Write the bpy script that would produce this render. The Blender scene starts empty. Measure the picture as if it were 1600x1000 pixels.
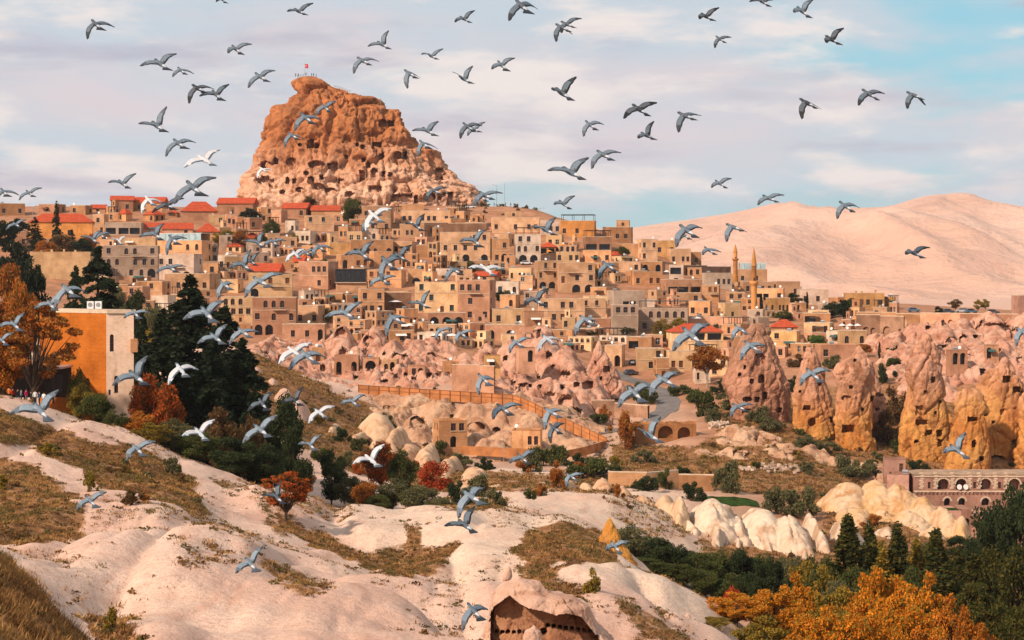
import bpy, math, random
import numpy as np
from mathutils import Vector, Matrix
from mathutils.geometry import tessellate_polygon

# ------------------------------------------------------------------ camera, sky, sun, exposure
F = 2986.0            # focal length in photograph pixels (photo is 1600 wide)
HY = 430.0            # height of the horizon in the photograph
scene = bpy.context.scene
COL = scene.collection
cam_d = bpy.data.cameras.new('camera')
cam = bpy.data.objects.new('camera', cam_d); COL.objects.link(cam)
cam.location = (0, 0, 0); cam.rotation_euler = (math.radians(90), 0, 0)
cam_d.sensor_width = 36.0
cam_d.lens = 36.0 * F / 1600.0
cam_d.shift_y = -(500.0 - HY) / 1600.0
cam_d.clip_start = 0.5; cam_d.clip_end = 60000
scene.camera = cam

SUN_EL, SUN_AZ = 36.0, -132.0      # azimuth: degrees clockwise from +Y (view direction)
world = bpy.data.worlds.new('World'); scene.world = world; world.use_nodes = True
nt = world.node_tree; nt.nodes.clear()
def wn(t, **k):
    n = nt.nodes.new(t)
    for a, b in k.items(): setattr(n, a, b)
    return n
def wl(a, b): nt.links.new(a, b)
def ramp(node, stops):
    cr = node.color_ramp
    while len(cr.elements) > 1: cr.elements.remove(cr.elements[-1])
    for i, (p, c) in enumerate(stops):
        e = cr.elements[0] if i == 0 else cr.elements.new(p)
        e.position = p; e.color = (*c, 1) if len(c) == 3 else c
sky = wn('ShaderNodeTexSky', sky_type='NISHITA', sun_disc=False)
sky.sun_elevation = math.radians(SUN_EL); sky.sun_rotation = math.radians(SUN_AZ)
sky.air_density = 1.0; sky.dust_density = 1.0; sky.ozone_density = 2.5
skys = wn('ShaderNodeMixRGB', blend_type='MULTIPLY'); skys.inputs[0].default_value = 1
skys.inputs[2].default_value = (0.10, 0.115, 0.125, 1)
wl(sky.outputs[0], skys.inputs[1])
tc = wn('ShaderNodeTexCoord')
def wnoise(scale, loc, detail=6, rough=0.55, dist=0.0):
    m = wn('ShaderNodeMapping'); m.inputs['Scale'].default_value = scale; m.inputs['Location'].default_value = loc
    wl(tc.outputs['Generated'], m.inputs[0])
    n = wn('ShaderNodeTexNoise'); n.inputs['Scale'].default_value = 1; n.inputs['Detail'].default_value = detail
    n.inputs['Roughness'].default_value = rough; n.inputs['Distortion'].default_value = dist
    wl(m.outputs[0], n.inputs[0]); return n
def wmix(fac, a, b, blend='MIX'):
    m = wn('ShaderNodeMixRGB', blend_type=blend)
    for s, v in ((0, fac), (1, a), (2, b)):
        if isinstance(v, (int, float)): m.inputs[s].default_value = v
        elif isinstance(v, tuple): m.inputs[s].default_value = (*v, 1)
        else: wl(v, m.inputs[s])
    return m.outputs[0]
def wramp(fac, a, b):
    r = wn('ShaderNodeMapRange', interpolation_type='SMOOTHSTEP'); wl(fac, r.inputs[0])
    r.inputs[1].default_value = a; r.inputs[2].default_value = b; return r.outputs[0]
n_veil = wnoise((5.0, 3.0, 17.0), (13.37, 2.0, 2.16), 4, 0.5, 0.3)      # broad thin veil: where blue shows
n_tone = wnoise((4.0, 2.0, 14.0), (7.7, 1.0, 0.4), 5, 0.55, 0.4)     # pink or blue-grey tone of the veil
n_puff = wnoise((9.0, 4.0, 33.0), (0.3, 2.0, 5.1), 8, 0.56, 0.1)   # small cream cumulus
n_grey = wnoise((5.0, 3.0, 30.0), (5.2, 4.0, 2.2), 7, 0.55, 0.3)      # flat grey-blue bars
veil = wmix(wramp(n_tone.outputs[0], 0.40, 0.66), (0.64, 0.75, 0.84), (0.86, 0.75, 0.78))
thin = wmix(0.62, skys.outputs[0], (0.30, 0.80, 0.92))                # high ice haze over the blue
c = wmix(wramp(n_veil.outputs[0], 0.35, 0.50), thin, veil)
c = wmix(wramp(n_puff.outputs[0], 0.47, 0.62), c, (1.02, 0.93, 0.89))
c = wmix(wramp(n_grey.outputs[0], 0.50, 0.70), c, (0.54, 0.53, 0.65))
bg = wn('ShaderNodeBackground'); wl(c, bg.inputs[0]); bg.inputs[1].default_value = 0.74
wo = wn('ShaderNodeOutputWorld'); wl(bg.outputs[0], wo.inputs[0])

sun_d = bpy.data.lights.new('sun', 'SUN'); sun = bpy.data.objects.new('sun', sun_d); COL.objects.link(sun)
sun_d.energy = 5.0; sun_d.angle = math.radians(3); sun_d.color = (1.0, 0.785, 0.625)
az, el = math.radians(SUN_AZ), math.radians(SUN_EL)
sdir = Vector((math.sin(az) * math.cos(el), math.cos(az) * math.cos(el), math.sin(el)))
sun.rotation_euler = sdir.to_track_quat('Z', 'Y').to_euler()
sun.location = (-60, -60, 80)
vs = scene.view_settings
vs.view_transform = 'Standard'; vs.look = 'None'; vs.exposure = 0.24; vs.gamma = 1.0
scene.cycles.max_bounces = 5; scene.cycles.diffuse_bounces = 3; scene.cycles.transparent_max_bounces = 6
scene.cycles.use_denoising = True

# ------------------------------------------------------------------ helpers
R = random.Random(7)
RS = np.random.RandomState(11)
def P(px, py, d): return Vector(((px - 800.0) / F * d, d, (HY - py) / F * d))
def tag(o, label=None, cat=None, group=None, kind=None):
    if label: o['label'] = label
    if cat: o['category'] = cat
    if group: o['group'] = group
    if kind: o['kind'] = kind
    return o
def link(name, data, parent=None, loc=None, rotz=None, mats=None):
    o = bpy.data.objects.new(name, data); COL.objects.link(o)
    if parent is not None: o.parent = parent
    if loc is not None: o.location = loc
    if rotz is not None: o.rotation_euler = (0, 0, rotz)
    return o
def empty(name, loc, rotz=0.0):
    o = link(name, None, None, loc, rotz); o.empty_display_size = 0.5; return o
class MB:
    """collects polygons; build() links them as one mesh object"""
    def __init__(s): s.v = []; s.f = []; s.m = []
    def add(s, verts, faces, mi=0):
        b = len(s.v); s.v += [tuple(v) for v in verts]
        s.f += [tuple(i + b for i in f) for f in faces]; s.m += [mi] * len(faces)
    def box(s, c, size, mi=0, rz=0.0, taper=1.0):
        hx, hy, hz = size[0] / 2, size[1] / 2, size[2] / 2
        cr, sr = math.cos(rz), math.sin(rz); vs_ = []
        for z, t in ((-hz, 1), (hz, taper)):
            for x, y in ((-hx, -hy), (hx, -hy), (hx, hy), (-hx, hy)):
                x *= t; y *= t
                vs_.append((c[0] + x * cr - y * sr, c[1] + x * sr + y * cr, c[2] + z))
        s.add(vs_, [(3, 2, 1, 0), (4, 5, 6, 7), (0, 1, 5, 4), (1, 2, 6, 5), (2, 3, 7, 6), (3, 0, 4, 7)], mi)
    def tube(s, pts, rads, n=8, mi=0, caps=True):
        rings = []; k = len(pts); P3 = [Vector(p) for p in pts]
        for i, p in enumerate(P3):
            t = (P3[min(i + 1, k - 1)] - P3[max(i - 1, 0)]).normalized()
            a = t.orthogonal().normalized() if i == 0 else (a0 - t * a0.dot(t)).normalized()
            a0 = a; b = t.cross(a)
            rings.append([p + (a * math.cos(2 * math.pi * j / n) + b * math.sin(2 * math.pi * j / n)) * rads[i] for j in range(n)])
        vs_ = [v for r in rings for v in r]
        fs = [(i * n + j, i * n + (j + 1) % n, (i + 1) * n + (j + 1) % n, (i + 1) * n + j) for i in range(k - 1) for j in range(n)]
        if caps: fs += [tuple(range(n))[::-1], tuple((k - 1) * n + j for j in range(n))]
        s.add(vs_, fs, mi)
    def lathe(s, prof, c=(0, 0, 0), n=12, mi=0):
        """prof: (radius, z)"""
        s.tube([(c[0], c[1], c[2] + z) for r, z in prof], [r for r, z in prof], n, mi)
    def mesh(s, name, mats):
        me = bpy.data.meshes.new(name); me.from_pydata(s.v, [], s.f)
        for m in (mats if isinstance(mats, (list, tuple)) else [mats]): me.materials.append(m)
        if any(s.m): me.polygons.foreach_set('material_index', s.m)
        me.update(); return me
    def build(s, name, mats, parent=None, loc=None, rotz=None, smooth=False):
        me = s.mesh(name, mats)
        if smooth: me.shade_smooth()
        return link(name, me, parent, loc, rotz)
def np_mesh(name, verts, faces, mats, smooth=True, attr=None, fattr=None):
    me = bpy.data.meshes.new(name)
    verts = np.asarray(verts, np.float32); faces = np.asarray(faces, np.int32); k = faces.shape[1]
    me.vertices.add(len(verts)); me.vertices.foreach_set('co', verts.ravel())
    me.loops.add(faces.size); me.loops.foreach_set('vertex_index', faces.ravel())
    me.polygons.add(len(faces)); me.polygons.foreach_set('loop_start', np.arange(0, faces.size, k, dtype=np.int32))
    if smooth: me.polygons.foreach_set('use_smooth', np.ones(len(faces), bool))
    for m in (mats if isinstance(mats, (list, tuple)) else [mats]): me.materials.append(m)
    if attr is not None:
        a = me.color_attributes.new('mask', 'FLOAT_COLOR', 'POINT')
        a.data.foreach_set('color', np.asarray(attr, np.float32).ravel())
    me.update(calc_edges=True); me.validate(); return me

# numpy noise -----------------------------------------------------
def _hash(ix, iy, iz, seed):
    h = (ix * 374761393 + iy * 668265263 + iz * 2147483647 + seed * 974711) & 0xFFFFFFFF
    h = ((h ^ (h >> 13)) * 1274126177) & 0xFFFFFFFF
    h = ((h ^ (h >> 16)) * 2246822519) & 0xFFFFFFFF
    return ((h ^ (h >> 15)) & 0xFFFF) / 32767.5 - 1.0
def vnoise(x, y, z, seed=0):
    xi, yi, zi = np.floor(x), np.floor(y), np.floor(z)
    fx, fy, fz = x - xi, y - yi, z - zi
    xi, yi, zi = xi.astype(np.int64), yi.astype(np.int64), zi.astype(np.int64)
    u, v, w = (f * f * f * (f * (f * 6 - 15) + 10) for f in (fx, fy, fz))
    def h(a, b, c): return _hash(xi + a, yi + b, zi + c, seed)
    x00 = h(0,0,0) * (1-u) + h(1,0,0) * u; x10 = h(0,1,0) * (1-u) + h(1,1,0) * u
    x01 = h(0,0,1) * (1-u) + h(1,0,1) * u; x11 = h(0,1,1) * (1-u) + h(1,1,1) * u
    return (x00 * (1-v) + x10 * v) * (1-w) + (x01 * (1-v) + x11 * v) * w
def fbm(x, y, z, oct=4, seed=0, gain=0.5):
    s = 0; a = 1.0; t = 0
    for o in range(oct):
        s = s + a * vnoise(x * 2**o + 17.3 * o, y * 2**o - 9.1 * o, z * 2**o + 4.7 * o, seed + o); t += a; a *= gain
    return s / t
def ridged(x, y, z, oct=3, seed=0):
    s = 0; a = 1.0; t = 0
    for o in range(oct):
        s = s + a * (1 - 2 * np.abs(vnoise(x * 2**o + 3.1 * o, y * 2**o, z * 2**o, seed + o))); t += a; a *= 0.5
    return s / t
def worley(x, y, z, seed=0):
    """distance to the nearest cell point, gap to the second, and the nearest cell's random value"""
    xi, yi, zi = (np.floor(a).astype(np.int64) for a in (x, y, z)); f1 = np.full(x.shape, 9.0); f2 = f1.copy(); val = np.zeros(x.shape)
    for a in (-1, 0, 1):
        for b in (-1, 0, 1):
            for c in (-1, 0, 1):
                X, Y, Z = xi + a, yi + b, zi + c
                dx = X + .5 + .45 * _hash(X, Y, Z, seed) - x; dy = Y + .5 + .45 * _hash(X, Y, Z, seed + 1) - y; dz = Z + .5 + .45 * _hash(X, Y, Z, seed + 2) - z
                d = np.sqrt(dx * dx + dy * dy + dz * dz); h = _hash(X, Y, Z, seed + 3) + .9 * (_hash(X, Y, Z, seed + 4) * dx + _hash(X, Y, Z, seed + 5) * dy + _hash(X, Y, Z, seed + 6) * dz)
                nw = d < f1; f2 = np.where(nw, f1, np.minimum(f2, d)); val = np.where(nw, h, val); f1 = np.where(nw, d, f1)
    return f1, f2 - f1, val
def sstep(a, b, x):
    t = np.clip((x - a) / (b - a), 0, 1); return t * t * (3 - 2 * t)
def inpoly(px, py, poly):
    px = np.asarray(px); py = np.asarray(py); ins = np.zeros(px.shape, bool); n = len(poly)
    for i in range(n):
        x1, y1 = poly[i]; x2, y2 = poly[(i + 1) % n]
        if y1 == y2: continue
        cnd = ((y1 > py) != (y2 > py)) & (px < (x2 - x1) * (py - y1) / (y2 - y1) + x1)
        ins ^= cnd
    return ins

# materials -------------------------------------------------------
MATS = {}
class NT:
    def __init__(s, name):
        s.mat = bpy.data.materials.new(name); s.mat.use_nodes = True; s.t = s.mat.node_tree; s.t.nodes.clear()
        s.out = s.t.nodes.new('ShaderNodeOutputMaterial'); s.bs = s.t.nodes.new('ShaderNodeBsdfPrincipled')
        s.t.links.new(s.bs.outputs[0], s.out.inputs[0]); s.bs.inputs['Specular IOR Level'].default_value = 0.15
        s.bs.inputs['Roughness'].default_value = 0.9; s.pos = s.t.nodes.new('ShaderNodeNewGeometry').outputs['Position']
        MATS[name] = s.mat
    def n(s, t, **k):
        x = s.t.nodes.new(t)
        for a, b in k.items(): setattr(x, a, b)
        return x
    def L(s, a, b): s.t.links.new(a, b)
    def noise(s, scale, detail=4, rough=0.55, loc=(0, 0, 0), sc=(1, 1, 1), dist=0.0):
        m = s.n('ShaderNodeMapping'); m.inputs['Scale'].default_value = sc; m.inputs['Location'].default_value = loc
        s.L(s.pos, m.inputs[0]); x = s.n('ShaderNodeTexNoise'); x.inputs['Scale'].default_value = scale
        x.inputs['Detail'].default_value = detail; x.inputs['Roughness'].default_value = rough; x.inputs['Distortion'].default_value = dist
        s.L(m.outputs[0], x.inputs[0]); return x.outputs[0]
    def step(s, fac, a, b):
        r = s.n('ShaderNodeMapRange', interpolation_type='SMOOTHSTEP'); s.L(fac, r.inputs[0])
        r.inputs[1].default_value = a; r.inputs[2].default_value = b; return r.outputs[0]
    def mix(s, fac, a, b, blend='MIX'):
        m = s.n('ShaderNodeMixRGB', blend_type=blend)
        for i, v in ((0, fac), (1, a), (2, b)):
            if isinstance(v, (int, float)): m.inputs[i].default_value = v
            elif isinstance(v, tuple): m.inputs[i].default_value = (*v, 1)
            else: s.L(v, m.inputs[i])
        return m.outputs[0]
    def math(s, op, a, b=0.0):
        m = s.n('ShaderNodeMath', operation=op)
        for i, v in ((0, a), (1, b)):
            if isinstance(v, (int, float)): m.inputs[i].default_value = v
            else: s.L(v, m.inputs[i])
        return m.outputs[0]
    def z(s):
        x = s.n('ShaderNodeSeparateXYZ'); s.L(s.pos, x.inputs[0]); return x.outputs[2]
    k = None
    def color(s, c):
        if s.k: c = s.mix(1.0, c, s.k, 'MULTIPLY')
        if isinstance(c, tuple): s.bs.inputs['Base Color'].default_value = (*c, 1)
        else: s.L(c, s.bs.inputs['Base Color'])
    def bump(s, h, strength=0.4, dist=0.3):
        b = s.n('ShaderNodeBump'); b.inputs['Strength'].default_value = strength; b.inputs['Distance'].default_value = dist
        s.L(h, b.inputs['Height']); s.L(b.outputs[0], s.bs.inputs['Normal'])
def mul(c, k): return tuple(min(1, x * k) for x in c)

def rock_mat(name, a, b, c3=None, zr=None, top=None, fine=0.8, big=0.08, streak=True, bump=0.6):
    """a, b: two tones mixed by broad noise; c3: stain tone, also standing in for shadow contrast; zr=(z0,z1): colour changes with the bed it is cut from towards `top`"""
    s = NT(name); s.k = (0.90, 0.85, 0.81)
    col = s.mix(s.step(s.noise(big, 5, 0.6), 0.38, 0.62), a, b)
    if zr:
        zz = s.math('ADD', s.z(), s.math('MULTIPLY', s.math('SUBTRACT', s.noise(0.05, 3), 0.5), (zr[1] - zr[0]) * 1.1))
        col = s.mix(s.step(zz, *zr), col, s.mix(s.step(s.noise(big * 1.7, 5, 0.6, (5, 1, 2)), 0.4, 0.6), top, mul(top, 1.35)))
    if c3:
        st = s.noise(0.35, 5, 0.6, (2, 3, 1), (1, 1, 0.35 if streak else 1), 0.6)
        col = s.mix(s.math('MULTIPLY', s.step(st, 0.47, 0.66), 0.8), col, c3)  # stains painted darker to make up for weak shadow contrast
    f = s.noise(fine, 6, 0.65)
    col = s.mix(s.math('MULTIPLY', s.step(f, 0.35, 0.7), 0.35), col, s.mix(1.0, col, (0.60, 0.50, 0.44), 'MULTIPLY'))
    s.color(col)
    h = s.math('ADD', s.noise(fine * 0.6, 7, 0.65), s.math('MULTIPLY', s.noise(fine * 4, 3, 0.6), 0.3))
    s.bump(h, bump, 0.8); return s.mat
def wall_mat(name, c, v=0.3, course=True, rnd=True):
    s = NT(name); s.k = (0.90, 0.85, 0.81)
    n1 = s.noise(0.25, 5, 0.6); n2 = s.noise(2.2, 4, 0.6, (3, 1, 2), (1, 1, 2.2))
    n3 = s.noise(0.5, 5, 0.65, (9, 3, 1), (1, 1, 0.25))
    col = s.mix(s.step(n1, 0.35, 0.65), c, mul((c[0], c[1] * 0.95, c[2] * 0.88), 1 - v))
    col = s.mix(s.math('MULTIPLY', s.step(n2, 0.45, 0.7), 0.5), col, s.mix(1.0, col, (0.66, 0.60, 0.56), 'MULTIPLY'))
    col = s.mix(s.math('MULTIPLY', s.step(n3, 0.55, 0.75), 0.6), col, s.mix(1.0, col, (0.48, 0.40, 0.36), 'MULTIPLY'))
    oi = s.n('ShaderNodeObjectInfo')
    if rnd: col = s.mix(s.step(oi.outputs['Random'], 0.0, 1.0), s.mix(1.0, col, (0.66, 0.61, 0.57), 'MULTIPLY'), s.mix(1.0, col, (1.18, 1.16, 1.14), 'MULTIPLY'))
    s.color(col)
    if course:
        w = s.n('ShaderNodeTexWave', wave_type='BANDS', bands_direction='Z'); w.inputs['Scale'].default_value = 0.55
        w.inputs['Distortion'].default_value = 0.4; s.L(s.pos, w.inputs[0])
        s.bump(s.math('ADD', s.math('MULTIPLY', w.outputs[1], 0.12), n2), 0.5, 0.12)
    else: s.bump(n2, 0.3, 0.08)
    return s.mat
def plain(name, c, rough=0.7, spec=0.3, metal=0.0, var=0.2, scale=3.0):
    s = NT(name); n = s.noise(scale, 3)
    s.color(s.mix(s.step(n, 0.3, 0.7), c, mul(c, 1 - var))); s.bs.inputs['Roughness'].default_value = rough
    s.bs.inputs['Specular IOR Level'].default_value = spec; s.bs.inputs['Metallic'].default_value = metal; return s.mat
def leaf_mat(name, dark, light, third=None):
    s = NT(name)
    a = s.n('ShaderNodeAttribute', attribute_name='mask'); sp = s.n('ShaderNodeSeparateColor'); s.L(a.outputs[0], sp.inputs[0])
    col = s.mix(sp.outputs[0], dark, light)
    if third: col = s.mix(s.step(sp.outputs[1], 0.55, 0.75), col, third)
    oi = s.n('ShaderNodeObjectInfo'); col = s.mix(s.math('MULTIPLY', oi.outputs['Random'], 0.35), col, s.mix(1.0, col, (0.70, 0.62, 0.5), 'MULTIPLY'))
    s.color(col); s.bs.inputs['Roughness'].default_value = 0.75
    tr = s.n('ShaderNodeBsdfTranslucent'); s.L(col, tr.inputs[0])
    mx = s.n('ShaderNodeMixShader'); mx.inputs[0].default_value = 0.28
    s.L(s.bs.outputs[0], mx.inputs[1]); s.L(tr.outputs[0], mx.inputs[2]); s.L(mx.outputs[0], s.out.inputs[0]); return s.mat

# ------------------------------------------------------------------ terrain
# each line is a ridge, dip or terrace edge of the land, near to far: (column, height line, distance in metres)
RIDGES = [
 [(-700,900,40),(0,1150,40),(300,1300,40),(2300,1300,40)],
 [(-700,640,75),(-100,790,75),(0,862,75),(60,905,75),(100,955,75),(165,1004,75),(300,1060,75),(2300,1120,75)],
 [(-700,900,86),(0,915,86),(100,985,86),(165,1006,86),(250,998,86),(500,1005,86),(800,1060,86),(2300,1110,86)],
 [(-700,800,110),(0,851,110),(150,829,112),(270,823,115),(380,848,116),(480,882,115),(540,905,113),(600,930,110),(680,965,106),(760,1000,102),(850,1040,100),(2300,1070,100)],
 [(-700,790,122),(0,850,122),(150,833,122),(270,828,124),(380,857,124),(480,896,122),(540,921,122),(600,952,120),(680,987,118),(760,1012,116),(850,1030,115),(1000,1035,115),(1300,1150,115),(2300,1160,115)],
 [(-700,740,145),(0,790,145),(150,790,145),(270,800,140),(380,835,138),(480,878,134),(560,903,132),(640,905,132),(790,900,132),(840,888,138),(900,876,142),(960,870,146),(1030,893,148),(1080,928,150),(1120,955,150),(1180,1005,150),(1300,1100,150),(2300,1140,150)],
 [(-700,700,160),(0,760,160),(270,780,158),(400,830,155),(480,870,152),(560,906,150),(640,912,150),(700,906,150),(780,904,150),(840,896,152),(900,888,158),(960,887,160),(1030,912,165),(1120,968,165),(1200,1005,170),(1300,1070,175),(2300,1100,175)],
 [(-700,640,190),(0,700,190),(150,725,188),(270,757,182),(350,780,180),(420,800,178),(500,835,175),(560,866,170),(620,886,168),(680,858,172),(740,840,175),(800,842,178),(870,835,180),(930,850,180),(1000,895,180),(1100,955,185),(1300,1020,190),(2300,1050,190)],
 [(-700,540,230),(0,618,225),(60,638,225),(140,660,222),(215,688,220),(300,720,215),(380,745,210),(470,775,205),(540,798,200),(620,806,200),(700,800,200),(760,792,200),(830,800,205),(900,813,205),(950,838,205),(1000,880,205),(1100,930,210),(1200,955,215),(1300,985,220),(2300,1010,220)],
 [(-700,600,280),(0,632,265),(200,690,262),(400,765,255),(480,802,250),(560,812,245),(640,818,245),(740,803,250),(830,805,250),(960,850,250),(1100,908,260),(1300,945,270),(2300,965,280)],
 [(-700,560,335),(0,600,330),(200,640,330),(400,705,320),(500,745,310),(600,762,300),(700,772,300),(760,776,300),(860,770,300),(950,770,300),(1000,790,300),(1080,840,295),(1180,868,292),(1290,878,292),(1400,860,300),(1520,858,310),(2300,880,320)],
 [(-700,540,385),(0,570,380),(200,600,390),(400,640,380),(500,690,370),(600,730,360),(700,747,350),(760,752,345),(900,758,345),(1000,768,345),(1100,786,345),(1200,792,350),(1300,800,350),(1430,808,350),(1480,840,350),(1600,850,350),(2300,860,350)],
 [(-700,500,430),(0,540,430),(200,560,440),(400,577,430),(470,602,430),(560,645,442),(650,694,441),(740,707,438),(860,714,432),(950,716,415),(1000,714,410),(1100,722,400),(1250,742,390),(1350,762,390),(1425,778,392),(1465,824,390),(1600,828,390),(2300,830,390)],
 [(-700,480,480),(0,520,480),(200,530,490),(400,547,490),(500,592,480),(560,613,470),(700,624,465),(800,630,460),(860,655,452),(940,692,440),(1000,682,440),(1090,664,445),(1200,655,450),(1300,690,440),(1450,715,430),(1600,722,430),(2300,730,430)],
 [(-700,450,560),(0,480,560),(200,506,560),(350,532,550),(500,540,550),(700,548,540),(860,575,530),(950,592,530),(1050,604,520),(1150,590,520),(1250,576,520),(1400,570,520),(1500,560,520),(1600,555,520),(2300,560,520)],
 [(-700,400,640),(0,424,640),(300,445,640),(600,455,650),(900,460,650),(1100,482,640),(1200,492,640),(1300,493,630),(1500,492,620),(1600,494,610),(2300,500,600)],
 [(-700,340,760),(0,355,760),(300,372,740),(600,378,750),(900,385,740),(1000,415,720),(1100,443,700),(1200,465,690),(1300,478,690),(1600,488,690),(2300,492,690)],
 [(-700,322,850),(0,322,850),(200,323,850),(350,326,840),(600,322,840),(700,322,835),(780,322,830),(830,326,820),(900,348,800),(960,368,790),(1000,388,780),(1100,428,760),(1200,457,760),(1400,476,760),(1600,486,740),(2300,492,740)],
 [(-700,330,960),(0,330,960),(600,326,960),(800,340,960),(900,375,940),(1000,405,930),(1100,440,920),(1300,470,900),(1600,490,900),(2300,495,900)],
 [(-700,460,1400),(900,460,1400),(1600,500,1400),(2300,500,1400)],
 [(-700,462,6000),(2300,470,6000)],
]
CPX = np.arange(-700, 2301, 6.0)
DS = np.concatenate([np.exp(np.arange(math.log(42), math.log(930), 0.0066)), np.geomspace(945, 5900, 28)])
def pchip(xk, yk, x):
    h = np.diff(xk); dl = np.diff(yk) / h; n = len(xk); m = np.zeros(n)
    for i in range(1, n - 1):
        if dl[i-1] * dl[i] > 0:
            w1, w2 = 2*h[i] + h[i-1], h[i] + 2*h[i-1]; m[i] = (w1 + w2) / (w1 / dl[i-1] + w2 / dl[i])
    m[0], m[-1] = dl[0], dl[-1]
    k = np.clip(np.searchsorted(xk, x) - 1, 0, n - 2); t = (x - xk[k]) / h[k]
    return ((1+2*t)*(1-t)**2*yk[k] + t*(1-t)**2*h[k]*m[k] + t*t*(3-2*t)*yk[k+1] + t*t*(t-1)*h[k]*m[k+1])
kp = np.array([np.interp(CPX, [a[0] for a in r], [a[1] for a in r]) for r in RIDGES])
kd = np.array([np.interp(CPX, [a[0] for a in r], [a[2] for a in r]) for r in RIDGES])
ker = np.exp(-0.5 * (np.arange(-6, 7) / 2.2) ** 2); ker /= ker.sum()
def sm(a): return np.array([np.convolve(np.pad(r, 6, mode='edge'), ker, 'valid') for r in a])
kp, kd = sm(kp), sm(kd)
GZ = np.zeros((len(DS), len(CPX)))
for j in range(len(CPX)):
    GZ[:, j] = pchip(kd[:, j], (HY - kp[:, j]) / F * kd[:, j], DS)
GX = (CPX[None, :] - 800) / F * DS[:, None]; GY = np.repeat(DS[:, None], len(CPX), 1)
gz0 = np.zeros_like(GX)
near = 1 - sstep(200, 260, GY); mid = sstep(200, 260, GY) * (1 - sstep(480, 560, GY)); town = sstep(480, 560, GY) * (1 - sstep(900, 1000, GY))
GZ += near * (1.25 * fbm(GX / 9, GY / 9, gz0, 3, 1) + 0.13 * fbm(GX / 1.6, GY / 1.6, gz0, 2, 2) - 0.22 * sstep(.2, .9, ridged(GX / 3.2 + .3 * fbm(GX / 6, GY / 6, gz0, 2, 8), GY / 13, gz0, 2, 7)))
GZ += near * 1.1 * sstep(0.1, 0.85, ridged(GX / 11 + 0.06 * GY / 11, GY / 40, gz0, 2, 9)) * -1.0      # shallow runnels down the tuff
GZ += mid * (1.3 * fbm(GX / 14, GY / 14, gz0, 4, 3) + 0.35 * ridged(GX / 4, GY / 5, gz0, 2, 4))
GZ += town * 0.6 * fbm(GX / 10, GY / 10, gz0, 3, 5)
LD = np.log(DS)
def ground_z(x, y):
    """height of the ground sheet (arrays or scalars)"""
    y = np.maximum(np.asarray(y, float), 42.5); px = np.asarray(x) / y * F + 800
    c = np.clip((px - CPX[0]) / 6.0, 0, len(CPX) - 1.001); r = np.interp(y, DS, np.arange(len(DS))); r = np.clip(r, 0, len(DS) - 1.001)
    c0 = c.astype(int); r0 = r.astype(int); fc = c - c0; fr = r - r0
    return (GZ[r0, c0] * (1-fc) + GZ[r0, c0+1] * fc) * (1-fr) + (GZ[r0+1, c0] * (1-fc) + GZ[r0+1, c0+1] * fc) * fr
def depth_at(px, py, d0, d1):
    ds = np.linspace(d0, d1, 500); z = ground_z((px - 800) / F * ds, ds); pr = HY - z / ds * F
    i = np.argmax(pr <= py)
    if pr[i] > py: return float(ds[int(np.argmin(np.abs(pr - py)))])
    return float(ds[i])
def on_ground(px, d, sink=0.0):
    x = (px - 800) / F * d; return Vector((x, d, float(ground_z(x, d)) - sink))

# where dry grass covers the tuff: outline, nearest and farthest distance, density
GRASS = [
 ([(-400,700),(0,855),(60,900),(100,950),(125,1000),(150,1200),(-400,1400)], 40, 83, 1.0),
 ([(-300,560),(0,640),(130,684),(215,702),(290,742),(328,800),(270,792),(200,778),(130,738),(60,704),(0,694),(-300,640)], 165, 235, 1.0),
 ([(-300,700),(0,722),(60,730),(125,790),(122,832),(40,852),(0,852),(-300,860)], 112, 200, 0.8),
 ([(275,846),(335,845),(365,880),(332,908),(288,896)], 80, 125, 0.35), ([(403,868),(462,880),(518,906),(482,928),(428,905)], 80, 130, 0.55),
 ([(436,812),(520,834),(560,868),(615,850),(642,815),(662,850),(722,848),(682,890),(650,904),(590,897),(540,882),(480,852)], 130, 205, 0.75),
 ([(795,850),(830,826),(875,810),(932,828),(965,860),(960,877),(880,878),(832,886),(796,868)], 130, 208, 1.0),
 ([(798,888),(842,880),(884,900),(925,940),(872,962),(812,925)], 90, 165, 0.75), ([(945,938),(1040,958),(1075,1010),(985,1010)], 90, 165, 0.6),
 ([(138,962),(222,968),(245,1004),(168,1004)], 80, 105, 0.9), ([(400,790),(455,800),(470,830),(430,835)], 140, 205, 0.5),
 ([(225,790),(330,800),(400,850),(330,828),(250,818)], 112, 200, 0.3), ([(330,735),(470,775),(560,800),(540,812),(440,800),(340,765)], 170, 215, 0.35),
 ([(370,515),(470,585),(560,625),(650,672),(745,735),(760,770),(660,770),(560,740),(470,700),(400,660)], 255, 480, 0.85),
 ([(960,690),(1080,700),(1180,655),(1260,690),(1340,740),(1420,800),(1300,800),(1180,770),(1080,765),(960,760)], 345, 470, 0.9),
 ([(740,735),(960,740),(1000,765),(900,775),(740,775)], 305, 420, 0.6), ([(690,740),(800,760),(780,800),(690,800)], 205, 300, 0.5),
 ([(1290,745),(1430,780),(1420,800),(1300,800)], 330, 400, 0.8), ([(1090,830),(1300,860),(1350,900),(1100,930)], 205, 300, 0.6),
 ([(960,765),(1090,780),(1085,835),(1000,850),(950,800)], 205, 330, 0.4), ([(1290,795),(1460,800),(1560,850),(1700,860),(1700,930),(1290,910)], 280, 352, 0.75), ([(1120,600),(1640,600),(1640,745),(1420,745),(1240,720),(1120,680)], 400, 505, 0.65), ([(560,610),(960,640),(960,720),(640,720)], 405, 470, 0.3),
 ([(1180,960),(1700,900),(1700,1100),(1180,1100)], 60, 260, 0.9), ([(640,770),(760,790),(860,800),(700,800)], 200, 260, 0.4),
]
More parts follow.
